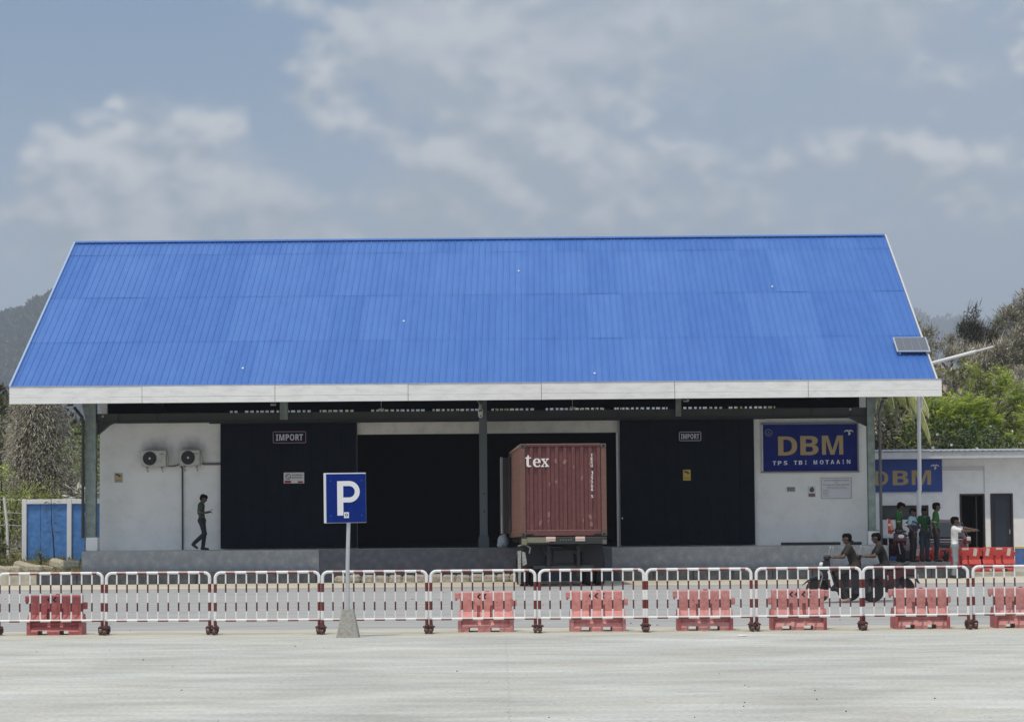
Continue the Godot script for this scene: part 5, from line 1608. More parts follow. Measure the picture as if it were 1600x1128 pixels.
# ---------------------------------------------------------------- people
class Field:
	# distance to tapered capsules joined smoothly on a grid, meshed as surface nets
	var lo: Vector3
	var nx: int
	var ny: int
	var nz: int
	var h: float
	var f := PackedFloat32Array()

	func _init(bones: Array, cell: float, k: float) -> void:
		h = cell
		var a := Vector3(1e9, 1e9, 1e9)
		var b := -a
		for n in bones:
			var r: float = maxf(n[2], n[3]) + cell * 3.0
			a = a.min((n[0] as Vector3).min(n[1]) - Vector3.ONE * r)
			b = b.max((n[0] as Vector3).max(n[1]) + Vector3.ONE * r)
		lo = a
		nx = int((b.x - a.x) / h) + 2
		ny = int((b.y - a.y) / h) + 2
		nz = int((b.z - a.z) / h) + 2
		f.resize(nx * ny * nz)
		f.fill(1.0)
		for n in bones:
			_add(n[0], n[1], n[2], n[3], k if n.size() < 5 else n[4], 1.0 if n.size() < 6 else n[5])

	func _add(a: Vector3, b: Vector3, ra: float, rb: float, k: float, flat: float) -> void:
		# flat below 1 squeezes the capsule front to back
		var r := maxf(ra, rb) + maxf(k * 1.5, h * 2.0)
		var p0 := (a.min(b) - Vector3.ONE * r - lo) / h
		var p1 := (a.max(b) + Vector3.ONE * r - lo) / h
		var ab := b - a
		var l2 := maxf(ab.length_squared(), 1e-9)
		for z in range(maxi(0, int(p0.z)), mini(nz, int(p1.z) + 2)):
			for y in range(maxi(0, int(p0.y)), mini(ny, int(p1.y) + 2)):
				var row := (z * ny + y) * nx
				for x in range(maxi(0, int(p0.x)), mini(nx, int(p1.x) + 2)):
					var p := lo + Vector3(x, y, z) * h
					var t := clampf((p - a).dot(ab) / l2, 0.0, 1.0)
					var q := p - (a + ab * t)
					q.z /= flat
					var d := (q.length() - lerpf(ra, rb, t)) * (1.0 if flat >= 1.0 else lerpf(1.0, flat, 0.5))
					var o := f[row + x]
					var m := maxf(k - absf(d - o), 0.0) / k
					f[row + x] = minf(d, o) - m * m * k * 0.25

	func grad(p: Vector3) -> Vector3:
		var q := (p - lo) / h
		var x := clampi(roundi(q.x), 1, nx - 2)
		var y := clampi(roundi(q.y), 1, ny - 2)
		var z := clampi(roundi(q.z), 1, nz - 2)
		var i := (z * ny + y) * nx + x
		return Vector3(f[i + 1] - f[i - 1], f[i + nx] - f[i - nx], f[i + nx * ny] - f[i - nx * ny]).normalized()

	func into(mb: MB) -> void:
		var at := {}
		var sy := nx
		var sz := nx * ny
		var off := [0, 1, sy, sy + 1, sz, sz + 1, sz + sy, sz + sy + 1]
		var edges := [[0, 1], [2, 3], [4, 5], [6, 7], [0, 2], [1, 3], [4, 6], [5, 7], [0, 4], [1, 5], [2, 6], [3, 7]]
		var pos: Array[Vector3] = []
		var nor: Array[Vector3] = []
		for z in nz - 1:
			for y in ny - 1:
				for x in nx - 1:
					var i := (z * ny + y) * nx + x
					var inside := 0
					for o in off:
						if f[i + o] < 0.0:
							inside += 1
					if inside == 0 or inside == 8:
						continue
					var s := Vector3.ZERO
					var c := 0
					for e in edges:
						var da := f[i + off[e[0]]]
						var db := f[i + off[e[1]]]
						if (da < 0.0) != (db < 0.0):
							var t := da / (da - db)
							var pa := Vector3(e[0] & 1, (e[0] >> 1) & 1, e[0] >> 2)
							var pb := Vector3(e[1] & 1, (e[1] >> 1) & 1, e[1] >> 2)
							s += pa.lerp(pb, t)
							c += 1
					at[i] = pos.size()
					var p := lo + (Vector3(x, y, z) + s / c) * h
					pos.append(p)
					nor.append(grad(p))
		for i in at.keys():
			var z: int = i / sz
			var y: int = (i % sz) / sy
			var x: int = i % sy
			var ax := [[1, sy, sz], [sy, sz, 1], [sz, 1, sy]]
			for e in 3:
				var st: Array = ax[e]
				var here := f[i]
				if (here < 0.0) == (f[i + st[0]] < 0.0):
					continue
				var a: int = at.get(i, -1)
				var b: int = at.get(i - st[1], -1)
				var c: int = at.get(i - st[1] - st[2], -1)
				var d: int = at.get(i - st[2], -1)
				if a < 0 or b < 0 or c < 0 or d < 0:
					continue
				mb.tri(pos[a], pos[b], pos[c], nor[a], nor[b], nor[c])
				mb.tri(pos[a], pos[c], pos[d], nor[a], nor[c], nor[d])


func pose_standing() -> Dictionary:
	return {
		"pel": V(0, 0.93, 0), "che": V(0, 1.23, 0.0), "nek": V(0, 1.44, -0.01), "hed": V(0, 1.595, 0.02),
		"sl": V(0.165, 1.385, -0.01), "sr": V(-0.165, 1.385, -0.01), "el": V(0.215, 1.12, -0.03), "er": V(-0.215, 1.12, -0.03), "wl": V(0.225, 0.88, 0.05), "wr": V(-0.225, 0.88, 0.05),
		"fl": V(0, -1, 0.15), "fr": V(0, -1, 0.15),
		"hl": V(0.088, 0.9, 0), "hr": V(-0.088, 0.9, 0), "kl": V(0.095, 0.49, 0.02), "kr": V(-0.095, 0.49, 0.02), "al": V(0.1, 0.085, -0.02), "ar": V(-0.1, 0.085, -0.02), "tl": V(0.115, 0.035, 0.14), "tr": V(-0.115, 0.035, 0.14),
		"look": V(0, -0.05, 1),
	}


func hand_bones(w: Vector3, dir: Vector3, palm_n: Vector3, curl: float) -> Array:
	# palm, four fingers of different lengths with one bend, and a thumb from the side of the palm
	var d := dir.normalized()
	var n := (palm_n - d * palm_n.dot(d)).normalized()
	var s := d.cross(n)
	var out: Array = [[w, w + d * 0.045, 0.026, 0.03, 0.012], [w + d * 0.03 + s * 0.018, w + d * 0.08 + s * 0.02, 0.017, 0.015, 0.012], [w + d * 0.03 - s * 0.018, w + d * 0.08 - s * 0.02, 0.017, 0.015, 0.012]]
	for i in 4:
		var o := w + d * 0.085 + s * (0.03 - i * 0.02)
		var l: float = [0.036, 0.042, 0.039, 0.03][i]
		var d1 := (d + n * curl * 0.6).normalized()
		var d2 := (d + n * curl * 1.6).normalized()
		out.append([o, o + d1 * l, 0.0095, 0.009, 0.006])
		out.append([o + d1 * l, o + d1 * l + d2 * l * 0.9, 0.009, 0.0078, 0.005])
	var t := w + d * 0.025 + s * 0.03
	var td := (d * 0.6 + s * 0.75 + n * 0.25).normalized()
	out.append([t, t + td * 0.04, 0.012, 0.0105, 0.008])
	out.append([t + td * 0.04, t + td * 0.04 + (td + d * 0.6).normalized() * 0.03, 0.0105, 0.0085, 0.006])
	return out


func person(label: String, at: Vector3, turn: float, tall: float, pose: Dictionary, shirt: Color, pants: Color, group := "", opts := {}) -> Node3D:
	var o := thing("person", label, "person", at, turn, group)
	var j := pose_standing()
	j.merge(pose, true)
	var skin := mat("skin", Color(0.085, 0.045, 0.03), 0.6)
	var wide: float = opts.get("wide", 1.0)
	var look: Vector3 = (j.look as Vector3).normalized()
	var hx := Vector3.UP.cross(look).normalized()
	var hu := look.cross(hx).normalized()
	var hd: Vector3 = j.hed
	# bare figure
	var bones := [
		[j.pel + V(-0.05, 0, 0), j.pel + V(0.05, 0, 0), 0.11, 0.11, 0.035, 0.85], [j.pel, j.che, 0.1, 0.11, 0.035, 0.8], [j.che.lerp(j.sl, 0.55), j.che.lerp(j.sr, 0.55), 0.098, 0.098, 0.035, 0.85], [j.sl.lerp(j.nek, 0.3), j.sr.lerp(j.nek, 0.3), 0.06, 0.06],
		[j.nek - V(0, 0.04, 0), hd - hu * 0.06, 0.056, 0.052],
		[j.sl, j.el, 0.052, 0.04], [j.el, j.wl, 0.04, 0.028], [j.sr, j.er, 0.052, 0.04], [j.er, j.wr, 0.04, 0.028],
		[j.hl, j.kl, 0.085, 0.055], [j.kl, j.al, 0.054, 0.038], [j.hr, j.kr, 0.085, 0.055], [j.kr, j.ar, 0.054, 0.038], [j.al - V(0, 0.02, 0.0), j.tl, 0.036, 0.028], [j.ar - V(0, 0.02, 0.0), j.tr, 0.036, 0.028],
	]
	var b := MB.new()
	Field.new(bones, 0.019, 0.035).into(b)
	# head: skull, jaw, nose, brow, chin, ears
	var hb := [
		[hd + hu * 0.025 - look * 0.015, hd + hu * 0.03 + look * 0.012, 0.086, 0.082, 0.02], [hd - hu * 0.05 + look * 0.03, hd + hu * 0.01 + look * 0.03, 0.056, 0.068, 0.03], [hd - hu * 0.085 + look * 0.06, hd - hu * 0.08 + look * 0.03, 0.028, 0.04, 0.03],
		[hd + hu * 0.015 + look * 0.095, hd - hu * 0.022 + look * 0.112, 0.011, 0.017, 0.015], [hd + hu * 0.03 + look * 0.085 - hx * 0.03, hd + hu * 0.03 + look * 0.085 + hx * 0.03, 0.014, 0.014, 0.02],
		[hd - hu * 0.052 + look * 0.09 - hx * 0.018, hd - hu * 0.052 + look * 0.09 + hx * 0.018, 0.011, 0.011, 0.012],
		[hd + hx * 0.082 + hu * 0.01, hd + hx * 0.084 - hu * 0.025, 0.017, 0.012, 0.01], [hd - hx * 0.082 + hu * 0.01, hd - hx * 0.084 - hu * 0.025, 0.017, 0.012, 0.01],
		[j.nek, hd - hu * 0.06, 0.056, 0.054, 0.03],
	]
	Field.new(hb, 0.0095, 0.02).into(b)
	var fwd := V(0, 0, 1)
	for s in [[j.wl, j.fl, 1.0], [j.wr, j.fr, -1.0]]:
		var pn: Vector3 = V(-s[2], 0, 0.3) if absf((s[1] as Vector3).normalized().y) > 0.5 else V(0, -1, 0)
		Field.new(hand_bones(s[0], s[1], pn, opts.get("curl", 0.4)), 0.0065, 0.008).into(b)
	put("body", b, skin, o)
	# hair
	var hair: float = opts.get("hair", 1.0)
	var ha := [[hd + hu * 0.045 - look * 0.03, hd + hu * 0.06 + look * 0.035, 0.093 * hair, 0.078 * hair, 0.02], [hd - hu * 0.01 - look * 0.045, hd + hu * 0.04 - look * 0.04, 0.076 * hair, 0.085 * hair, 0.02]]
	var hm := MB.new()
	Field.new(ha, 0.012, 0.02).into(hm)
	put("hair", hm, mat("hair_black", Color(0.006, 0.005, 0.005), 0.85), o)
	var ey := MB.new()
	for s in [-1.0, 1.0]:
		ey.ball(hd + hu * 0.012 + look * 0.092 + hx * s * 0.032, V(0.0125, 0.009, 0.011), 5, 8)
	put("eyes", ey, mat("eye_dark", Color(0.02, 0.015, 0.012), 0.2), o)
	# shirt with short sleeves, trousers, shoes
	var drop: Vector3 = j.pel + (j.pel - j.che).normalized() * 0.06
	var sh := [
		[j.pel + V(-0.06 * wide, -0.03, 0), j.pel + V(0.06 * wide, -0.03, 0), 0.122 * wide, 0.122 * wide, 0.04, 0.88], [drop, j.che, 0.113 * wide, 0.122 * wide, 0.04, 0.82], [j.che.lerp(j.sl, 0.6), j.che.lerp(j.sr, 0.6), 0.108, 0.108, 0.04, 0.86], [j.sl.lerp(j.nek, 0.25), j.sr.lerp(j.nek, 0.25), 0.073, 0.073], [j.sl, j.sl.lerp(j.el, 0.62), 0.066, 0.062], [j.sr, j.sr.lerp(j.er, 0.62), 0.066, 0.062],
	]
	var sb := MB.new()
	Field.new(sh, 0.019, 0.04).into(sb)
	var so := put("shirt", sb, mat("cloth_%s" % shirt.to_html(), shirt, 0.85), o)
	if opts.has("trim"):
		var tr := MB.new()
		for s in [[j.sl, j.el], [j.sr, j.er]]:
			var d: Vector3 = (s[1] - s[0]).normalized()
			var e: Vector3 = s[0].lerp(s[1], 0.62) + d * 0.045
			tr.cyl(e, e + d * 0.025, 0.066, 0.062, 14)
		tr.ring(j.nek + V(0, 0.01, 0.005), (hd - j.nek).normalized(), 0.065, 0.014, 18, 6, TAU, 0.0, V(0, 0.3, 1))
		put("trim", tr, mat("trim_%s" % (opts.trim as Color).to_html(), opts.trim, 0.8), so)
	var tb := MB.new()
	Field.new([[j.pel + V(-0.05, -0.03, 0), j.pel + V(0.05, -0.03, 0), 0.122, 0.122], [j.hl, j.kl, 0.098, 0.072], [j.kl, j.al.lerp(j.kl, 0.06), 0.071, 0.06], [j.hr, j.kr, 0.098, 0.072], [j.kr, j.ar.lerp(j.kr, 0.06), 0.071, 0.06]], 0.019, 0.03).into(tb)
	put("trousers", tb, mat("cloth_%s" % pants.to_html(), pants, 0.9), o)
	for s in [[j.al, j.tl], [j.ar, j.tr]]:
		var fb := MB.new()
		var bk: Vector3 = s[0] + (s[0] - s[1]) * V(0.25, 0, 0.25) - V(0, 0.03, 0)
		Field.new([[bk, s[1], 0.044, 0.036, 0.02], [s[0], s[0] - V(0, 0.03, 0), 0.046, 0.046, 0.02]], 0.013, 0.02).into(fb)
		put("shoe", fb, mat("shoe_%s" % str(opts.get("shoe", "black")), Color(0.3, 0.22, 0.2) if opts.get("shoe", "black") == "pale" else Color(0.02, 0.018, 0.018), 0.6), o)
	var sc := tall / 1.71
	o.scale = V(sc, sc, sc)
	return o


func people() -> void:
	var green := Color(0.018, 0.105, 0.022)
	var dgreen := Color(0.03, 0.06, 0.04)
	var navy := Color(0.016, 0.018, 0.026)
	var trimy := Color(0.35, 0.4, 0.22)
	# the man on the dock, walking to the right with a phone
	person("man in dark green shirt walking along the dock looking at a phone", V(-10.42, 1.004, -77.1), 88, 1.73, {
		"che": V(0, 1.22, -0.02), "nek": V(0, 1.42, -0.015), "hed": V(0, 1.565, 0.05), "look": V(0, -0.42, 1),
		"sl": V(0.165, 1.37, -0.02), "sr": V(-0.165, 1.37, -0.02), "el": V(0.2, 1.13, -0.08), "er": V(-0.2, 1.13, -0.06), "wl": V(0.15, 1.14, 0.14), "wr": V(-0.12, 1.15, 0.16), "fl": V(-0.2, 0.25, 1), "fr": V(0.25, 0.35, 1),
		"kl": V(0.09, 0.49, 0.06), "al": V(0.09, 0.085, 0.02), "tl": V(0.1, 0.03, 0.17), "kr": V(-0.09, 0.5, 0.1), "ar": V(-0.09, 0.2, -0.24), "tr": V(-0.1, 0.07, -0.13),
	}, dgreen, navy, "", {"trim": Color(0.16, 0.18, 0.15), "curl": 0.7})
	var ph := MB.new()
	ph.cbox(V(-10.13, 2.235, -77.13), V(0.13, 0.012, 0.068), 0.004, Basis(Vector3.BACK, 0.45))
	tag(put("mobile_phone", ph, mat("phone_black", Color(0.012, 0.012, 0.013), 0.25)), "black mobile phone in the hands of the man walking on the dock", "phone")
	# the two riders
	var ride := {
		"pel": V(0, 0.87, -0.24), "che": V(0, 1.16, -0.16), "nek": V(0, 1.37, -0.1), "hed": V(0, 1.53, -0.06), "look": V(0.1, -0.06, 1), "sl": V(0.17, 1.31, -0.1), "sr": V(-0.17, 1.31, -0.1),
		"el": V(0.25, 1.1, 0.06), "er": V(-0.25, 1.1, 0.06), "wl": V(0.29, 1.09, 0.27), "wr": V(-0.29, 1.09, 0.27), "fl": V(0.1, -0.1, 1), "fr": V(-0.1, -0.1, 1),
		"hl": V(0.1, 0.84, -0.2), "hr": V(-0.1, 0.84, -0.2), "kl": V(0.19, 0.66, 0.2), "kr": V(-0.17, 0.72, 0.22), "al": V(0.27, 0.1, -0.0), "ar": V(-0.13, 0.42, 0.12), "tl": V(0.29, 0.04, 0.17), "tr": V(-0.13, 0.38, 0.28),
	}
	scooter("black scooter with a white flash, leading the pair on the road", V(6.98, 0.004, -57.25), -90, mat("scooter_body", Color(0.018, 0.02, 0.026), 0.2), "scooters on the road")
	person("man in khaki brown shirt riding the leading scooter, one foot on the road", V(6.98, 0.004, -57.25), -90, 1.62, ride, Color(0.021, 0.018, 0.014), Color(0.024, 0.02, 0.018), "", {"curl": 1.2, "shoe": "pale", "wide": 1.16})
	var r2 := ride.duplicate()
	r2.merge({"al": V(0.15, 0.42, 0.08), "tl": V(0.15, 0.38, 0.25), "kl": V(0.18, 0.72, 0.2), "hed": V(0, 1.53, -0.03), "look": V(0, -0.12, 1)}, true)
	scooter("dark red scooter behind the leading one on the road", V(7.78, 0.004, -58.0), -90, mat("scooter_maroon", Color(0.06, 0.012, 0.016), 0.2), "scooters on the road")
	person("man in dark shirt riding the rear scooter, head bent forward", V(7.78, 0.004, -58.0), -90, 1.62, r2, Color(0.014, 0.012, 0.012), Color(0.015, 0.018, 0.026), "", {"curl": 1.2, "wide": 1.16})
	# the group on the raised pavement
	var g := "men standing on the raised pavement"
	var y := 0.47
	person("tall man in green shirt at the left of the group, head bowed", V(11.12, y, -77.3), 75, 1.83, {"hed": V(0, 1.58, 0.06), "look": V(0.2, -0.5, 1), "nek": V(0, 1.44, 0.01), "er": V(-0.22, 1.11, 0.02), "wr": V(-0.2, 0.9, 0.14)}, green, Color(0.03, 0.022, 0.02), g, {"trim": trimy})
	var p2 := person("man in light blue shirt with a dark bag strap across his chest", V(11.5, y, -77.05), 60, 1.64, {"el": V(0.26, 1.14, 0.05), "wl": V(0.12, 1.08, 0.23), "fl": V(-1, 0, 0.3), "er": V(-0.23, 1.13, -0.03), "wr": V(-0.2, 0.97, 0.12), "look": V(-0.3, -0.2, 1)}, Color(0.27, 0.4, 0.46), Color(0.014, 0.014, 0.017), g)
	var bg := MB.new()
	bg.ring(V(0, 1.18, 0.0), V(0.55, 0.8, 0.0), 0.215, 0.024, 22, 6, TAU, 0.0, V(0, 0, 1))
	bg.cbox(V(-0.17, 1.08, 0.1), V(0.12, 0.2, 0.28), 0.03)
	var sb := put("shoulder_bag", bg, mat("bag_navy", Color(0.02, 0.022, 0.04), 0.7))
	sb.transform = p2.transform
	tag(sb, "dark navy shoulder bag worn across the light blue shirt", "bag")
	person("man in dark green shirt facing the yard in front of the lamp post", V(11.9, y, -77.35), 22, 1.65, {"el": V(0.23, 1.12, -0.06), "look": V(-0.4, -0.1, 1), "er": V(-0.25, 1.13, 0.0), "wr": V(-0.14, 1.0, 0.2), "fr": V(0.6, 0, 1)}, Color(0.014, 0.075, 0.02), Color(0.04, 0.055, 0.075), g, {"trim": trimy})
	person("man in bright green shirt at the right of the group, seen from the side", V(12.24, y, -77.15), 84, 1.8, {"el": V(0.2, 1.11, -0.07), "wl": V(0.2, 0.88, 0.0), "er": V(-0.21, 1.11, -0.07), "wr": V(-0.2, 0.88, 0.0), "look": V(0, 0.02, 1)}, green, navy, g, {"trim": trimy})
	person("man in white shirt and grey jeans pointing to the right with outstretched arm", V(12.5, 0.008, -75.35), 78, 1.83, {"sl": V(0.165, 1.39, 0.0), "el": V(0.17, 1.4, 0.3), "wl": V(0.15, 1.36, 0.55), "fl": V(0, -0.12, 1), "sr": V(-0.165, 1.39, 0.0), "er": V(-0.2, 1.32, 0.27), "wr": V(-0.12, 1.33, 0.5), "fr": V(0.1, -0.05, 1), "look": V(0.1, 0.0, 1), "al": V(0.1, 0.085, -0.06), "tl": V(0.11, 0.035, 0.1)}, Color(0.72, 0.73, 0.75), Color(0.24, 0.26, 0.29), "", {"wide": 1.02, "curl": 0.15})
	# things parked and propped beside the platform
	var pk := scooter("dark red scooter parked on the raised pavement by the right column", V(10.9, y, -77.0), 20, mat("scooter_maroon"))
	pk.scale = V(0.92, 0.92, 0.92)
	var fl := thing("warning_pennant", "small red and orange pennant on a short stick beside the right downpipe", "pennant", V(10.78, 0.47, -76.7))
	put("stick", MB.new().cyl(V(-0.09, 0, 0), V(-0.09, 1.34, 0), 0.012, 0.012, 8), mat("stick_white", Color(0.7, 0.7, 0.7)), fl)
	put("cloth", MB.new().extrude(PackedVector2Array([Vector2(-0.09, 0.88), Vector2(0.02, 0.86), Vector2(0.1, 0.96), Vector2(-0.01, 1.33), Vector2(-0.09, 1.3)]), V(0, 0, 0), V(1, 0, 0), V(0, 1, 0), V(0, 0, 0.012)), mat("pennant_red", Color(0.5, 0.06, 0.03), 0.7), fl)
	put("orange_stripe", MB.new().extrude(PackedVector2Array([Vector2(-0.02, 1.28), Vector2(0.02, 1.2), Vector2(0.06, 0.98), Vector2(0.03, 0.96), Vector2(0.0, 1.12)]), V(0, 0, 0.012), V(1, 0, 0), V(0, 1, 0), V(0, 0, 0.004)), mat("pennant_orange", Color(0.7, 0.25, 0.06), 0.7), fl)


# ---------------------------------------------------------------- plants and hills
func grow(wood: MB, tips: Array, p: Vector3, d: Vector3, l: float, r: float, depth: int, o: Dictionary, g: RandomNumberGenerator) -> void:
	# a limb that bends as it goes and forks at its end
	var pts: Array = [p]
	var dir := d
	var n := 3 if depth > 1 else 2
	for i in n:
		dir = (dir + V(g.randf_range(-1, 1), g.randf_range(-0.6, 1), g.randf_range(-1, 1)) * o.wobble + V(0, o.lift, 0)).normalized()
		pts.append(pts[-1] + dir * l / n)
	wood.tube(pts, r, r * 0.66, 6 if depth > 2 else (4 if depth > 0 else 3), false)
	tips.append([pts[-1], dir, depth])
	if depth <= 1:
		tips.append([pts[1], dir, depth])
	if depth == 0:
		return
	var k: int = g.randi_range(o.forks[0], o.forks[1])
	for i in k:
		var a := TAU * (i + g.randf()) / k
		var x := dir.cross(V(0.3, 0.2, 1)).normalized()
		var y := dir.cross(x)
		var nd: Vector3 = (dir * cos(o.angle) + (x * cos(a) + y * sin(a)) * sin(o.angle) * g.randf_range(0.6, 1.25)).normalized()
		var from: Vector3 = pts[-1] if i < 2 or depth < 2 else pts[2]
		grow(wood, tips, from, nd, l * g.randf_range(o.shrink - 0.12, o.shrink + 0.1), r * 0.6, depth - 1, o, g)


func feather_tree(called: String, at: Vector3, label: String, sd: int, tall: float, spread: float, pal: Array) -> Node3D:
	# open flat-topped crown of feathery sprays
	var t := thing(called, label, "tree", at)
	var g := RandomNumberGenerator.new()
	g.seed = sd
	var w := MB.new()
	var tips: Array = []
	for s in 3:
		var a := TAU * (s + g.randf() * 0.6) / 3
		grow(w, tips, V(0, 0, 0), V(cos(a) * 0.4 * spread, 1, sin(a) * 0.4 * spread).normalized(), tall * 0.36, 0.11, 4, {"wobble": 0.16, "lift": 0.04, "forks": [2, 4], "angle": 0.62, "shrink": 0.66}, g)
	put("trunk", w, mat("bark_brown", Color(0.12, 0.09, 0.065), 0.9), t)
	var c := MB.new()
	for tp in tips:
		if tp[2] > 1:
			continue
		for k in 3:
			var d: Vector3 = (tp[1] + V(g.randf_range(-1, 1), g.randf_range(-0.5, 0.35), g.randf_range(-1, 1)) * 0.9).normalized()
			var sd2 := d.cross(Vector3.UP).normalized()
			var p: Vector3 = tp[0]
			var l := g.randf_range(0.35, 0.7) * tall / 8.0
			var base: Color = pal[g.randi() % pal.size()]
			for i in 9:
				var q := p + d * l * i / 8.0 + V(0, -0.05 * l * i * i / 16.0, 0)
				c.tint(base * g.randf_range(0.8, 1.2))
				for s in [-1.0, 1.0]:
					var ld: Vector3 = (sd2 * s + d * 0.6 + V(0, g.randf_range(-0.4, 0.3), 0)).normalized()
					c.leaf(q, ld, ld.cross(V(g.randf_range(-0.4, 0.4), 1, g.randf_range(-0.4, 0.4))).normalized(), 0.17 * tall / 8.0, 0.055 * tall / 8.0)
	put("crown", c, tinted_mat("feather_leaf", 0.6, Color(0.85, 0.85, 0.75)), t)
	return t


func leafy(called: String, at: Vector3, label: String, cat: String, sd: int, blobs: Array, count: int, leaf_l: float, leaf_w: float, pal: Array, group := "", droop := 0.0, shine := 0.5) -> Node3D:
	# leaves spread through overlapping clumps, on a few stems
	var t := thing(called, label, cat, at, 0.0, group)
	var g := RandomNumberGenerator.new()
	g.seed = sd
	var st := MB.new()
	var total := 0.0
	for b in blobs:
		var s: Vector3 = b[1]
		total += s.x * s.y + s.y * s.z
		st.tube([V(b[0].x * 0.15, 0, b[0].z * 0.15), V(b[0].x * 0.5, b[0].y * 0.6, b[0].z * 0.5) + V(g.randf_range(-0.1, 0.1), 0, 0), b[0]], 0.05, 0.02, 5, false)
		for k in 7:
			var e := V(g.randf_range(-1, 1), g.randf_range(-0.4, 1), g.randf_range(-1, 1)).normalized() * s * 0.85
			st.tube([b[0], b[0] + e * 0.55 + V(0, 0.05, 0), b[0] + e], 0.016, 0.006, 3, false)
	put("stems", st, mat("stem_brown", Color(0.1, 0.08, 0.06), 0.9), t)
	var c := MB.new()
	for b in blobs:
		var s: Vector3 = b[1]
		var n := int(count * (s.x * s.y + s.y * s.z) / total)
		var clumps := maxi(6, n / 22)
		for q in clumps:
			var u := V(g.randfn(), g.randfn(), g.randfn()).normalized() * pow(g.randf(), 0.4)
			var cc: Vector3 = b[0] + u * s
			var base: Color = pal[g.randi() % pal.size()]
			var cr := g.randf_range(0.14, 0.3) * (s.x + s.y) * 0.5 + leaf_l
			for k in 22:
				var v2 := V(g.randfn(), g.randfn() * 0.7, g.randfn()).normalized()
				var p := cc + v2 * cr * pow(g.randf(), 0.5)
				var d := (v2 + u * 0.6 + V(g.randf_range(-0.5, 0.5), g.randf_range(-0.4, 0.3) - droop, g.randf_range(-0.5, 0.5))).normalized()
				c.tint(base * g.randf_range(0.75, 1.25))
				c.leaf(p, d, d.cross(V(g.randf_range(-0.7, 0.7), 1, g.randf_range(-0.7, 0.7))).normalized(), leaf_l * g.randf_range(0.7, 1.2), leaf_w * g.randf_range(0.8, 1.2))
	put("crown", c, tinted_mat("leaf_%.2f" % shine, shine, Color(0.6, 0.6, 0.5)), t)
	return t


func dry_tree(called: String, at: Vector3, label: String, sd: int, tall: float, pal: Array, leaves: int, group := "") -> Node3D:
	# bare grey limbs and twigs with a thin scatter of dead leaves
	var t := thing(called, label, "tree", at, 0.0, group)
	var g := RandomNumberGenerator.new()
	g.seed = sd
	var w := MB.new()
	var tips: Array = []
	grow(w, tips, V(0, 0, 0), V(g.randf_range(-0.15, 0.15), 1, 0).normalized(), tall * 0.34, tall * 0.014, 5, {"wobble": 0.22, "lift": 0.07, "forks": [2, 3], "angle": 0.55, "shrink": 0.7}, g)
	put("trunk", w, worn("dry_bark", 91, 2.0, [[0.2, Color(0.11, 0.085, 0.07)], [0.7, Color(0.2, 0.165, 0.14)]], 0.9), t)
	var c := MB.new()
	for tp in tips:
		if tp[2] > 1:
			continue
		for k in leaves:
			c.tint(pal[g.randi() % pal.size()] * g.randf_range(0.7, 1.3))
			var d: Vector3 = (tp[1] * 0.7 + V(g.randf_range(-1, 1), g.randf_range(-0.7, 0.9), g.randf_range(-1, 1))).normalized()
			var p: Vector3 = tp[0] + V(g.randf_range(-1, 1), g.randf_range(-0.7, 0.7), g.randf_range(-1, 1)) * 0.35
			# long thin twigs and small curled leaves
			if k % 3 == 0:
				c.leaf(p, d, d.cross(V(0.3, 1, 0.2)).normalized(), g.randf_range(0.4, 0.8), 0.035)
			else:
				c.leaf(p, d, d.cross(V(g.randf_range(-1, 1), 1, 0)).normalized(), g.randf_range(0.12, 0.22), 0.08)
	put("crown", c, tinted_mat("dry_leaf", 0.9, Color(0.2, 0.2, 0.2)), t)
	return t


func dry_mound(at: Vector3, label: String, sd: int, wide: float, tall: float) -> Node3D:
	# a tall heap of dead grey creeper: thousands of curved stalks hanging down and outwards
	var t := thing("dead_creeper", label, "plant", at)
	var g := RandomNumberGenerator.new()
	g.seed = sd
	var core := MB.new()
	core.tint(Color(0.1, 0.085, 0.06))
	for k in 26:
		var a := g.randf() * TAU
		core.tube([V(0, 0, 0), V(cos(a) * wide * 0.25, tall * 0.55, sin(a) * wide * 0.25), V(cos(a) * wide * 0.2 * g.randf(), tall * g.randf_range(0.7, 0.98), sin(a) * wide * 0.15)], 0.05, 0.012, 4, false)
	put("stems", core, mat("stem_brown"), t)
	var c := MB.new()
	var pal := [Color(0.34, 0.315, 0.255), Color(0.29, 0.265, 0.21), Color(0.4, 0.375, 0.32), Color(0.24, 0.21, 0.165), Color(0.45, 0.43, 0.37), Color(0.25, 0.25, 0.15)]
	for k in 14000:
		var y := pow(g.randf(), 0.8)
		var a0 := g.randf() * TAU
		var r := wide * 0.5 * pow(1.0 - y, 0.38) * g.randf_range(0.6, 1.04) * (1.0 + 0.12 * sin(a0 * 3.0 + y * 5.0))
		var a := a0
		var p := V(cos(a) * r, y * tall, sin(a) * r)
		var d := V(cos(a) * 0.7 + g.randf_range(-0.6, 0.6), g.randf_range(-0.9, 0.7), sin(a) * 0.7 + g.randf_range(-0.6, 0.6)).normalized()
		c.tint(pal[g.randi() % pal.size()] * g.randf_range(0.8, 1.2))
		var q := p
		for s in 2:
			c.leaf(q, d, d.cross(V(g.randf_range(-0.5, 0.5), 1, 0.3)).normalized(), g.randf_range(0.08, 0.19), g.randf_range(0.018, 0.04))
			q += d * 0.12
			d = (d + V(0, -0.6, 0) + V(g.randf_range(-0.4, 0.4), 0, 0)).normalized()
	put("dead_stalks", c, tinted_mat("dry_leaf"), t)
	return t


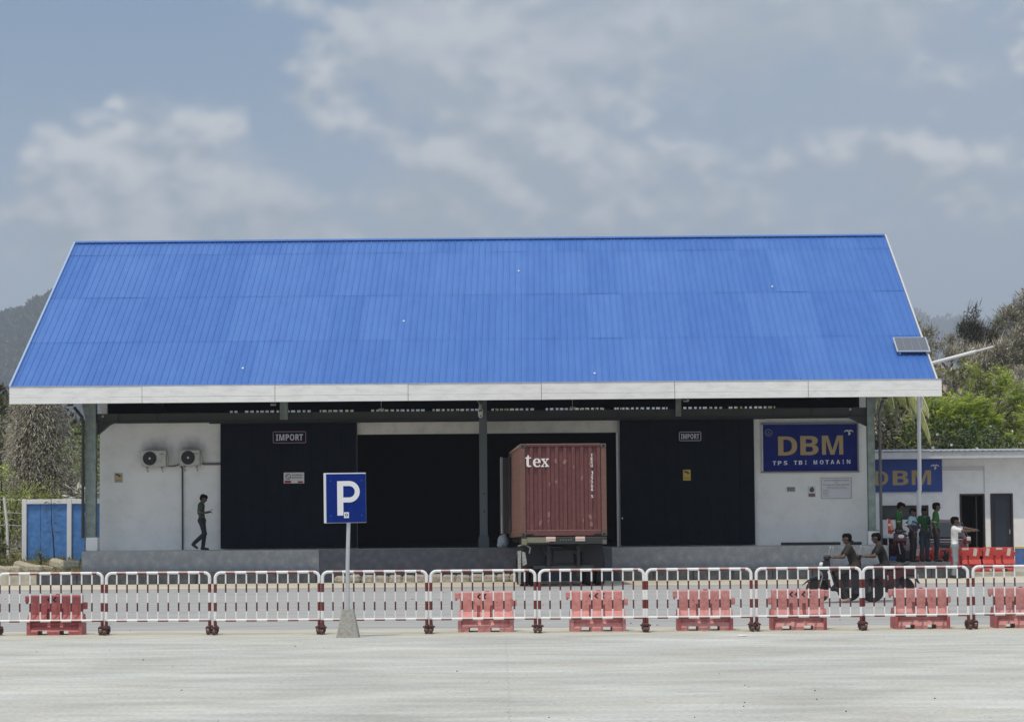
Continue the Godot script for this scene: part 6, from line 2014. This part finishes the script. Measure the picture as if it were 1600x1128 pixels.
func palm(at: Vector3, label: String, tall: float, sd: int) -> Node3D:
	var t := thing("palm_tree", label, "tree", at)
	var g := RandomNumberGenerator.new()
	g.seed = sd
	var pts: Array = []
	for i in 9:
		pts.append(V(0.25 * sin(i * 0.3), tall * i / 8.0, 0.1 * i / 8.0))
	put("trunk", MB.new().tube(pts, 0.2, 0.13, 10), mat("palm_bark", Color(0.16, 0.14, 0.12), 0.9), t)
	var top: Vector3 = pts[-1]
	for k in 17:
		var a := TAU * k / 17.0 + g.randf() * 0.3
		var up := g.randf_range(-0.1, 1.0)
		if cos(a) < -0.3 and sin(a) > -0.6:
			continue
		var f := MB.new()
		var p := top
		var d := V(cos(a), up, sin(a)).normalized()
		var rib: Array = [p]
		var n := 26
		var ln := g.randf_range(2.9, 3.6)
		var pal := Color(0.17, 0.21, 0.06) if k % 4 else Color(0.4, 0.4, 0.18)
		for i in n:
			d = (d + V(0, -0.085, 0)).normalized()
			p += d * ln / n
			rib.append(p)
			if i < 3:
				continue
			var side := d.cross(Vector3.UP).normalized()
			var ll := 0.75 * sin(PI * (i + 2.0) / (n + 3.0)) + 0.12
			for s in [-1.0, 1.0]:
				f.tint(pal * g.randf_range(0.7, 1.25))
				var ld: Vector3 = (side * s * 0.75 + d * 0.5 + V(0, -0.7 + g.randf_range(-0.2, 0.2), 0)).normalized()
				f.leaf(p, ld, ld.cross(side * s + V(0, 0.6, 0)).normalized(), ll, 0.05)
				f.leaf(p + d * 0.06, (ld + V(0, -0.2, 0)).normalized(), ld.cross(side * s + V(0, 0.6, 0)).normalized(), ll * 0.95, 0.045)
		f.tint(Color(0.42, 0.42, 0.22))
		f.tube(rib, 0.035, 0.01, 5, false)
		put("frond", f, tinted_mat("frond", 0.5, Color(0.25, 0.25, 0.25)), t)
	# two long old fronds that hang down on the yard side
	for k in 2:
		var f := MB.new()
		var p := top
		var d: Vector3 = [V(0.55, 0.35, 0.75), V(0.8, 0.1, 0.55)][k].normalized()
		var rib: Array = [p]
		for i in 30:
			d = (d + V(0, [-0.062, -0.075][k], 0)).normalized()
			p += d * 0.145
			rib.append(p)
			if i < 5:
				continue
			var side := d.cross(Vector3.UP).normalized()
			for s in [-1.0, 1.0]:
				for q in 2:
					f.tint([Color(0.42, 0.43, 0.2), Color(0.3, 0.33, 0.12)][k] * g.randf_range(0.75, 1.2))
					var ld: Vector3 = (side * s * 0.4 + d * 0.35 + V(0, -1.0 + g.randf_range(-0.2, 0.2), 0)).normalized()
					f.leaf(p + d * 0.06 * q, ld, ld.cross(side * s + V(0, 0.4, 0.3)).normalized(), 0.75 * sin(PI * (i + 2.0) / 33.0) + 0.12, 0.05)
		f.tint(Color(0.6, 0.6, 0.36))
		f.tube(rib, 0.045, 0.016, 6, false)
		put("frond", f, tinted_mat("frond"), t)
	return t


class Hill:
	# heights of a hill that is seen from its foot: line gives [x, height] along its crest
	var line: Array
	var z_near: float
	var z_top: float
	var z_far: float
	var f := FastNoiseLite.new()

	func at(x: float, z: float) -> float:
		var hh: float = line[0][1]
		for i in line.size() - 1:
			if x >= line[i][0]:
				hh = lerpf(line[i][1], line[i + 1][1], clampf((x - line[i][0]) / (line[i + 1][0] - line[i][0]), 0, 1))
		var k := clampf((z_near - z) / (z_near - z_top), 0, 1) if z > z_top else clampf(1.0 - (z_top - z) / (z_top - z_far), 0, 1)
		k = smoothstep(0.0, 1.0, k)
		return hh * k * (1.0 + 0.04 * f.get_noise_2d(x, z)) - 0.3


func ridge(called: String, label: String, line: Array, z_near: float, z_top: float, z_far: float, step: float, m: Material, sd: int) -> Hill:
	var hill := Hill.new()
	hill.line = line
	hill.z_near = z_near
	hill.z_top = z_top
	hill.z_far = z_far
	hill.f.seed = sd
	hill.f.frequency = 0.012
	hill.f.fractal_octaves = 4
	var b := MB.new()
	var x0: float = line[0][0]
	var x1: float = line[-1][0]
	var nx := int((x1 - x0) / step)
	var nz := maxi(6, int((z_near - z_far) / step))
	for i in nx:
		for j in nz:
			var xa := x0 + (x1 - x0) * i / nx
			var xb := x0 + (x1 - x0) * (i + 1) / nx
			var za := z_near + (z_far - z_near) * j / nz
			var zb := z_near + (z_far - z_near) * (j + 1) / nz
			b.quad(V(xa, hill.at(xa, za), za), V(xb, hill.at(xb, za), za), V(xb, hill.at(xb, zb), zb), V(xa, hill.at(xa, zb), zb), Vector3.UP)
	struct(called, b, m, label)
	return hill


func clump_mesh(sd: int, r: float, n: int, leaf_l: float, pal: Array) -> ArrayMesh:
	var g := RandomNumberGenerator.new()
	g.seed = sd
	var c := MB.new()
	for k in n:
		var u := V(g.randfn(), absf(g.randfn()), g.randfn()).normalized()
		var p := u * V(r, r * 1.1, r) * pow(g.randf(), 0.35)
		var d := (u + V(g.randf_range(-0.8, 0.8), g.randf_range(-0.6, 0.6), g.randf_range(-0.8, 0.8))).normalized()
		c.tint(pal[g.randi() % pal.size()] * g.randf_range(0.7, 1.3))
		c.leaf(p, d, d.cross(V(g.randf_range(-1, 1), 1, g.randf_range(-1, 1))).normalized(), leaf_l * g.randf_range(0.7, 1.3), leaf_l * 0.55)
	return c.mesh()


func scatter(called: String, label: String, me: ArrayMesh, m: Material, count: int, xr: Vector2, zr: Vector2, hill: Hill, size: Vector2, sd: int, dense := Vector2.ZERO) -> void:
	var g := RandomNumberGenerator.new()
	g.seed = sd
	var mm := MultiMesh.new()
	mm.transform_format = MultiMesh.TRANSFORM_3D
	mm.mesh = me
	mm.instance_count = count
	for i in count:
		var x := g.randf_range(xr.x, xr.y)
		if dense != Vector2.ZERO and i % 2 == 0:
			x = g.randf_range(dense.x, dense.y)
		var z := g.randf_range(zr.x, zr.y)
		var s := g.randf_range(size.x, size.y)
		mm.set_instance_transform(i, Transform3D(Basis(Vector3.UP, g.randf() * TAU).scaled(V(s, s * g.randf_range(0.8, 1.3), s)), V(x, hill.at(x, z), z)))
	var o := MultiMeshInstance3D.new()
	o.name = called
	o.multimesh = mm
	o.material_override = m
	add_child(o, true)
	tag(o, label, "woodland", "", "stuff")


func landscape() -> void:
	# far hills
	var soil := mat("hill_soil", Color(0.07, 0.065, 0.04), 0.95)
	var wood_pal := [Color(0.05, 0.06, 0.025), Color(0.07, 0.075, 0.035), Color(0.085, 0.075, 0.05), Color(0.045, 0.05, 0.03)]
	var hl := ridge("hill", "forested hill fading into haze beyond the left end of the warehouse", [[-1820, 120], [-1050, 150], [-665, 150], [-588, 172], [-528, 181], [-504, 190], [-486, 202], [-472, 207], [-445, 204], [-385, 180], [-210, 130], [0, 90], [280, 42]], -1960, -2450, -3010, 42.0, soil, 3)
	var cl := clump_mesh(5, 7.0, 90, 2.6, wood_pal)
	scatter("hill_forest", "woods covering the hazy hill on the left", cl, tinted_mat("far_leaf", 0.9), 6000, Vector2(-1470, 210), Vector2(-1995, -2520), hl, Vector2(0.8, 1.7), 4, Vector2(-620, -370))
	var hr := ridge("hill", "low blue ridge on the horizon beyond the woods on the right", [[-350, 140], [420, 350], [735, 365], [788, 378], [840, 368], [903, 376], [952, 360], [994, 378], [1036, 425], [1092, 410], [1260, 350], [2100, 190]], -4725, -5250, -6125, 84.0, soil, 6)
	var cl2 := clump_mesh(6, 14.0, 80, 5.5, wood_pal)
	scatter("ridge_forest", "woods along the blue ridge on the horizon", cl2, tinted_mat("far_leaf"), 2800, Vector2(-175, 1960), Vector2(-4760, -5355), hr, Vector2(0.8, 1.8), 7, Vector2(750, 1090))
	# wooded slopes close behind the yard
	var brown_pal := [Color(0.33, 0.3, 0.255), Color(0.42, 0.375, 0.325), Color(0.26, 0.23, 0.19), Color(0.31, 0.32, 0.18), Color(0.5, 0.45, 0.4), Color(0.24, 0.26, 0.14)]
	var dry := worn("dry_slope", 92, 6.0, [[0.2, Color(0.1, 0.085, 0.06)], [0.7, Color(0.17, 0.145, 0.11)]], 0.95)
	var sr := ridge("slope", "brown wooded slope behind the office", [[12, 6.5], [20, 8.8], [24, 9.4], [26.5, 9.0], [29, 10.2], [31, 11], [40, 13], [90, 16]], -112, -156, -230, 5.0, dry, 8)
	scatter("dry_scrub", "grey brown scrub covering the slope behind the office", clump_mesh(8, 1.1, 150, 0.3, brown_pal), tinted_mat("dry_leaf", 0.9, Color(0.2, 0.2, 0.2)), 2400, Vector2(14, 70), Vector2(-114, -185), sr, Vector2(0.6, 1.5), 9, Vector2(19, 34))
	var sl := ridge("slope", "dark wooded slope behind the left end of the warehouse", [[-110, 9], [-50, 11], [-40, 10], [-28, 5.5], [-16, 5.0], [-6, 4]], -125, -175, -240, 5.0, dry, 10)
	scatter("slope_scrub", "dark scrub covering the slope behind the left end of the warehouse", clump_mesh(9, 1.2, 150, 0.32, [Color(0.06, 0.06, 0.035), Color(0.09, 0.08, 0.055), Color(0.12, 0.1, 0.075)]), tinted_mat("dry_leaf"), 1000, Vector2(-80, -10), Vector2(-127, -200), sl, Vector2(0.6, 1.6), 11, Vector2(-45, -22))
	# dry trees on the right slope
	var dg := "dry grey brown trees on the slope behind the office"
	var dl := "dry grey brown tree among the bare woods on the slope"
	var pr: Array = []
	for k in 3:
		pr.append(dry_tree("dry_tree", V(0, 0, 0), dl, 20 + k, 5.0 - k * 0.4, brown_pal, 11 + k * 2, dg))
	var g := RandomNumberGenerator.new()
	g.seed = 12
	var spots := [[23.3, -150], [24.6, -146], [26.9, -152], [28.0, -149], [29.1, -154], [30.3, -150], [31.8, -153], [22.2, -138], [24.2, -136], [26.0, -139], [27.6, -136], [29.2, -140], [21.0, -130], [23.2, -128], [25.2, -131], [27.0, -129], [33.5, -148], [36.0, -150], [32.5, -138], [39.0, -146], [20.3, -122], [30.6, -131], [22.6, -119], [25.7, -145], [23.8, -143], [27.4, -144], [29.6, -145], [31.2, -147], [26.4, -134], [28.4, -133], [24.0, -132], [21.8, -143], [30.2, -156], [25.5, -155]]
	for i in spots.size():
		var s: Array = spots[i]
		var o: Node3D = pr[i % 3] if i < 3 else dup(pr[i % 3], Vector3.ZERO)
		var k: float = g.randf_range(0.85, 1.1) * (1.1 if s[0] > 28.4 and s[1] < -140 else 0.92)
		o.position = V(s[0], sr.at(s[0], s[1]), s[1])
		o.rotation.y = g.randf() * TAU
		o.scale = V(k, k, k)
		tag(o, dl, "tree", dg)
	var dk := dry_tree("dark_tree", V(25.75, sr.at(25.75, -150), -150.0), "small dark tree standing up alone against the sky above the woods", 31, 5.0, [Color(0.05, 0.045, 0.035), Color(0.07, 0.06, 0.04)], 16)
	dk.scale = V(0.85, 1.1, 0.85)
	# nearer greenery on the right
	var lime := [Color(0.43, 0.53, 0.09), Color(0.35, 0.46, 0.075), Color(0.5, 0.57, 0.14), Color(0.27, 0.36, 0.06)]
	feather_tree("feathery_tree", V(19.9, 0, -110), "bright green feathery tree behind the office roof at the right edge", 41, 8.9, 1.35, lime)
	var f2 := feather_tree("feathery_tree", V(17.0, 0, -113), "yellow green feathery tree just beyond the end of the warehouse roof", 42, 9.0, 0.9, [Color(0.3, 0.33, 0.1), Color(0.23, 0.25, 0.09), Color(0.2, 0.2, 0.09)])
	feather_tree("feathery_tree", V(23.4, 0, -111), "green feathery tree mostly outside the right edge", 43, 8.0, 1.3, lime)
	var glossy := [Color(0.05, 0.085, 0.025), Color(0.075, 0.12, 0.035), Color(0.1, 0.15, 0.05), Color(0.03, 0.05, 0.018)]
	leafy("broadleaf_shrub", V(15.7, 0, -96), "dark glossy shrub with white blossom above the office roof beside the lamp post", "shrub", 44, [[V(-0.6, 4.7, 0), V(1.1, 1.1, 1.0)], [V(0.7, 4.3, 0.3), V(1.2, 1.2, 1.0)], [V(0, 2.8, 0), V(1.8, 1.6, 1.2)]], 4600, 0.2, 0.085, glossy, "dark shrubs behind the office", 0.1, 0.35)
	leafy("broadleaf_shrub", V(18.6, 0, -97), "dark glossy shrub above the middle of the office roof", "shrub", 45, [[V(-0.6, 4.0, 0), V(1.2, 1.2, 1.0)], [V(0.8, 3.6, 0.3), V(1.2, 1.1, 1.0)], [V(0, 2.6, 0), V(1.9, 1.5, 1.2)]], 4200, 0.19, 0.08, glossy, "dark shrubs behind the office", 0.1, 0.35)
	leafy("broadleaf_shrub", V(13.4, 0, -98.5), "very dark shrub in the shade below the palm fronds", "shrub", 46, [[V(0, 4.6, 0), V(1.7, 1.7, 1.2)], [V(0.2, 2.4, 0), V(1.8, 1.8, 1.2)]], 4200, 0.24, 0.09, [Color(0.02, 0.028, 0.012), Color(0.03, 0.038, 0.016), Color(0.045, 0.05, 0.022)], "dark shrubs behind the office", 0.2, 0.6)
	var bl := MB.new()
	for s in [[-0.25, 3.45, 1.02], [-0.14, 3.4, 1.05], [0.02, 4.5, 0.95], [-0.7, 4.4, 1.0], [0.95, 4.35, 1.1], [1.6, 4.1, 1.1], [-0.5, 4.9, 0.9]]:
		for k in 5:
			var a := TAU * k / 5
			bl.leaf(V(s[0], s[1], s[2]), V(cos(a), sin(a), 0.4).normalized(), V(-sin(a), cos(a), 0), 0.075, 0.06)
	var bo := put("blossom", bl, mat("blossom_white", Color(0.8, 0.79, 0.74), 0.6), get_node("broadleaf_shrub"))
	palm(V(12.3, 0, -95.6), "palm tree whose drooping fronds hang beside the end of the warehouse", 7.6, 51)
	var dp := dry_tree("withered_tree", V(20.9, 0, -101), "small withered grey tree above the office roof at the right edge", 61, 5.6, [Color(0.3, 0.28, 0.2), Color(0.22, 0.2, 0.13)], 8)
	dp.scale = V(0.9, 0.9, 0.9)
	# trees behind the warehouse that show through its vents
	for i in 4:
		var x: float = [-8.5, -3.0, 3.5, 8.0][i]
		leafy("bushy_tree", V(x, 0, -106 - i), "light green bushy tree glimpsed through the vents under the roof, %s" % ["farthest left", "left of the middle column", "above the container", "farthest right"][i], "tree", 70 + i, [[V(0, 5.6, 0), V(2.4, 2.2, 1.5)], [V(1.5, 4.4, 0), V(1.6, 1.6, 1.4)]], 900, 0.34, 0.16, [Color(0.2, 0.25, 0.06), Color(0.26, 0.3, 0.1), Color(0.3, 0.32, 0.18)], "trees behind the warehouse")
	left_side()


func bank_height(f: FastNoiseLite, x: float, z: float) -> float:
	var k := smoothstep(-77.4, -80.5, z)
	var e := smoothstep(-14.2, -15.0, x)
	return 0.12 + (0.58 + 0.1 * f.get_noise_2d(x, z)) * k * (0.35 + 0.65 * e) + 0.05 * f.get_noise_2d(x * 3, z * 3)


func left_side() -> void:
	# grassy bank with a broken stone edge
	var m := MB.new()
	var f := FastNoiseLite.new()
	f.seed = 15
	f.frequency = 0.4
	for i in 44:
		for j in 30:
			var xa := -14.0 - i * 0.6
			var xb := xa - 0.6
			var za := -77.2 - j * 0.8
			var zb := za - 0.8
			m.quad(V(xa, bank_height(f, xa, za), za), V(xb, bank_height(f, xb, za), za), V(xb, bank_height(f, xb, zb), zb), V(xa, bank_height(f, xa, zb), zb), Vector3.UP)
	m.quad(V(-14, 0, -77.2), V(-40.4, 0, -77.2), V(-40.4, 0.25, -77.2), V(-14, 0.25, -77.2), V(0, 0, 1))
	struct("grass_bank", m, worn("bank_earth", 94, 2.5, [[0.2, Color(0.1, 0.1, 0.035)], [0.5, Color(0.2, 0.18, 0.085)], [0.8, Color(0.3, 0.26, 0.15)]], 0.95), "low grassy bank at the left end of the dock")
	var g := RandomNumberGenerator.new()
	g.seed = 16
	var gr := MB.new()
	for k in 5200:
		var x := -14.3 - pow(g.randf(), 1.5) * 9.0
		var z := -77.4 - g.randf() * 4.5
		gr.tint([Color(0.14, 0.17, 0.04), Color(0.24, 0.22, 0.09), Color(0.09, 0.12, 0.03), Color(0.32, 0.28, 0.14)][g.randi() % 4] * g.randf_range(0.8, 1.2))
		var d := V(g.randf_range(-0.6, 0.6), 1, g.randf_range(-0.6, 0.6)).normalized()
		gr.leaf(V(x, bank_height(f, x, z), z), d, d.cross(V(g.randf_range(-1, 1), 0, 1)).normalized(), g.randf_range(0.08, 0.22), 0.02)
	tag(put("grass", gr, tinted_mat("grass_blade", 0.8, Color(0.3, 0.3, 0.3))), "short dry grass growing over the bank at the left", "grass", "", "stuff")
	# beige kerb wall continuing the dock's foot to the left
	var kb := thing("kerb_wall", "low beige concrete kerb wall running left from the dark dock buffers", "wall", V(-19, 0, -75.85))
	var kc := worn("kerb_beige", 95, 1.6, [[0.2, Color(0.36, 0.33, 0.26)], [0.7, Color(0.5, 0.47, 0.39)]], 0.9)
	for k in 8:
		put("kerb_block", MB.new().cbox(V(3.15 - k * 1.24, 0.2, 0), V(1.22, 0.4, 0.3), 0.025), kc, kb)
	for i in 7:
		var st := MB.new()
		var r := g.randf_range(0.12, 0.3)
		st.cbox(V(0, r * 0.5, 0), V(r * 2.4, r, r * 1.3), r * 0.25, Basis(Vector3.UP, g.randf_range(-0.6, 0.6)) * Basis(Vector3.BACK, g.randf_range(-0.3, 0.1)))
		var x := -16.6 + i * 0.36
		tag(put("stone_slab", st, worn("slab_pale", 96, 0.8, [[0.2, Color(0.3, 0.27, 0.2)], [0.7, Color(0.5, 0.46, 0.36)]], 0.95), self, V(x, 0.3 + i * 0.03, -76.9 - 0.1 * (i % 3))), "broken pale stone slab at the edge of the grass bank, %s from the left end" % ["first", "second", "third", "fourth", "fifth", "sixth", "seventh"][i], "stone", "broken slabs along the grass bank")
	# blue panel wall in white frames
	var w := thing("panel_wall", "wall of blue panels in white frames left of the warehouse", "wall", V(-15.5, 0.6, -80.2))
	var wh := mat("frame_white", Color(0.72, 0.74, 0.78), 0.5)
	var bl := worn("panel_blue", 97, 1.4, [[0.2, Color(0.05, 0.17, 0.46)], [0.6, Color(0.075, 0.225, 0.56)], [0.9, Color(0.12, 0.28, 0.6)]], 0.5)
	var px := [-1.05, 0.4, 1.8]
	for k in 3:
		put("post", MB.new().cbox(V(px[k], 1.0, 0), V(0.15, 2.06, 0.15), 0.012), wh, w)
	for k in 2:
		var a: float = px[k] + 0.075
		var b: float = px[k + 1] - 0.075
		put("rail", MB.new().cbox(V((a + b) / 2, 1.95, 0), V(b - a, 0.15, 0.13), 0.01), wh, w)
		var n := 3
		for j in n:
			var pw := (b - a) / n
			put("blue_panel", MB.new().cbox(V(a + pw * (j + 0.5), 0.94, -0.03), V(pw - 0.012, 1.86, 0.03), 0.006), bl, w)
	# wire fence with leaning white posts
	var fp := mat("post_white", Color(0.66, 0.67, 0.66), 0.6)
	for s in [[-17.2, 0.1, "leaning white concrete fence post at the left edge"], [-18.8, 0.14, "leaning white concrete fence post beyond the left edge"]]:
		var o := put("fence_post", MB.new().tube([V(0.05, -0.1, 0), V(0, 1.1, 0), V(-0.1, 1.95, 0)], 0.055, 0.045, 6), fp, self, V(s[0], 0.75, -80.6))
		tag(o, s[2], "post", "white fence posts at the left")
	var wr := MB.new()
	for y in [1.8, 2.2, 2.62]:
		wr.tube([V(-21.0, y, -80.6), V(-18.85, y - 0.03, -80.6), V(-17.25, y + 0.01, -80.6), V(-16.6, y - 0.02, -80.3)], 0.012, 0.012, 5)
	tag(put("fence_wire", wr, mat("wire_grey", Color(0.45, 0.45, 0.44), 0.5, 0.4)), "thin fence wires strung between the leaning posts and the blue panel wall", "wire")
	# plants
	leafy("conifer", V(-21.75, 0.3, -100), "dense dark conifer cut off by the left edge", "tree", 81, [[V(0, 5.3, 0), V(0.75, 1.5, 0.75)], [V(0, 3.4, 0), V(1.1, 1.8, 1.1)], [V(0, 1.8, 0), V(1.3, 1.4, 1.3)]], 3000, 0.26, 0.06, [Color(0.05, 0.075, 0.02), Color(0.07, 0.1, 0.03), Color(0.1, 0.13, 0.03)], "", -0.4)
	dry_mound(V(-19.3, 0.5, -96), "tall heap of dead grey creeper behind the blue panel wall", 82, 3.5, 7.4)
	dry_mound(V(-23.3, 0.5, -106), "dead grey creeper at the far left, behind the conifer", 83, 3.6, 5.8)
	var olive := [Color(0.34, 0.38, 0.09), Color(0.27, 0.32, 0.07), Color(0.42, 0.44, 0.13), Color(0.19, 0.23, 0.06)]
	leafy("low_shrub", V(-17.4, 0.6, -86), "wide olive green shrub just above the blue panel wall", "shrub", 84, [[V(0, 2.3, 0), V(0.95, 0.42, 0.7)], [V(-1.0, 2.0, 0), V(0.8, 0.45, 0.6)], [V(0.6, 1.9, 0), V(0.7, 0.4, 0.5)]], 2400, 0.1, 0.035, olive, "green shrubs at the left")
	leafy("low_shrub", V(-17.55, 0.6, -81.8), "pale green shrub behind the wire fence", "shrub", 85, [[V(0.25, 1.3, 0), V(0.5, 0.6, 0.5)], [V(-0.5, 1.6, 0), V(0.6, 0.8, 0.6)], [V(-0.1, 2.7, 0.0), V(0.42, 0.5, 0.4)], [V(0.5, 2.2, 0.0), V(0.4, 0.25, 0.4)]], 2300, 0.13, 0.05, [Color(0.34, 0.42, 0.1), Color(0.42, 0.5, 0.14), Color(0.24, 0.31, 0.08)], "green shrubs at the left")
	leafy("low_shrub", V(-17.3, 0.6, -79.4), "dark weedy shrub in front of the wire fence", "shrub", 86, [[V(0.1, 0.35, 0), V(0.5, 0.35, 0.4)], [V(-0.9, 0.4, 0), V(0.6, 0.4, 0.4)]], 1300, 0.11, 0.03, [Color(0.06, 0.085, 0.025), Color(0.09, 0.12, 0.035), Color(0.13, 0.15, 0.06)], "green shrubs at the left", -0.3)
	leafy("tall_shrub", V(-20.2, 0.5, -110), "green tree between the dead creeper and the left column", "shrub", 87, [[V(0, 4.5, 0), V(1.3, 0.9, 1.0)], [V(0.6, 2.5, 0), V(1.4, 1.7, 1.0)]], 2200, 0.17, 0.08, [Color(0.17, 0.27, 0.05), Color(0.24, 0.36, 0.07), Color(0.33, 0.44, 0.12)], "green shrubs at the left")
	leafy("dry_shrub", V(-18.55, 0.5, -102), "thin dry brown shrub between the dead creeper and the left column", "shrub", 90, [[V(0, 3.6, 0), V(0.6, 1.2, 0.6)], [V(0.2, 1.8, 0), V(0.8, 1.4, 0.6)]], 1200, 0.16, 0.03, [Color(0.28, 0.26, 0.13), Color(0.2, 0.22, 0.08), Color(0.36, 0.32, 0.2)], "", 0.2)
	leafy("silver_shrub", V(-15.05, 0.9, -82.5), "silvery white leaved shrub at the top right of the blue panel wall", "shrub", 88, [[V(0, 1.75, 0), V(0.5, 0.26, 0.35)]], 260, 0.3, 0.08, [Color(0.6, 0.63, 0.6), Color(0.45, 0.5, 0.45), Color(0.7, 0.72, 0.7)], "", 0.15)
	# sapling and weed in front of the panels
	var sp := thing("sapling", "thin leggy sapling in front of the blue panels", "sapling", V(-15.45, 0.62, -79.3))
	put("trunk", MB.new().tube([V(0.05, 0, 0), V(0.0, 0.7, 0), V(-0.06, 1.3, 0), V(-0.07, 2.0, 0)], 0.022, 0.01, 6), mat("sapling_bark", Color(0.03, 0.028, 0.025), 0.9), sp)
	var lf := MB.new()
	for k in 46:
		var y := g.randf_range(0.9, 1.75)
		var s := -1.0 if g.randf() < 0.5 else 1.0
		lf.tint(Color(0.03, 0.05, 0.02) * g.randf_range(0.7, 1.4))
		var lev: float = [0.95, 1.25, 1.45, 1.62, 1.9][k % 5]
		var p := V(-0.05 + s * g.randf_range(0.0, 0.22), lev + g.randf_range(-0.03, 0.03), g.randf_range(-0.1, 0.1))
		var d := V(s, g.randf_range(-0.3, 0.15), g.randf_range(-0.5, 0.5)).normalized()
		lf.leaf(p, d, d.cross(V(0, 1, 0.5)).normalized(), 0.11, 0.05)
	put("crown", lf, tinted_mat("leaf_0.50", 0.5), sp)
	leafy("low_weed", V(-15.8, 0.55, -79.0), "small green weed at the foot of the blue panels", "weed", 89, [[V(0, 0.25, 0), V(0.2, 0.22, 0.2)]], 300, 0.09, 0.025, [Color(0.09, 0.14, 0.04), Color(0.12, 0.17, 0.05)])


func _ready() -> void:
	rng.seed = 2024
	camera_and_light()
	build_ground()
	build_warehouse()
	office()
	landscape()
	wall_things()
	street_lamp()
	container()
	trailer()
	car()
	fences()
	barriers()
	parking_sign()
	people()
	dull(["sign_navy", "navy_door", "sign_blue", "hair_black", "board_navy", "inside_gloom", "gloom_lining"], 0.2)
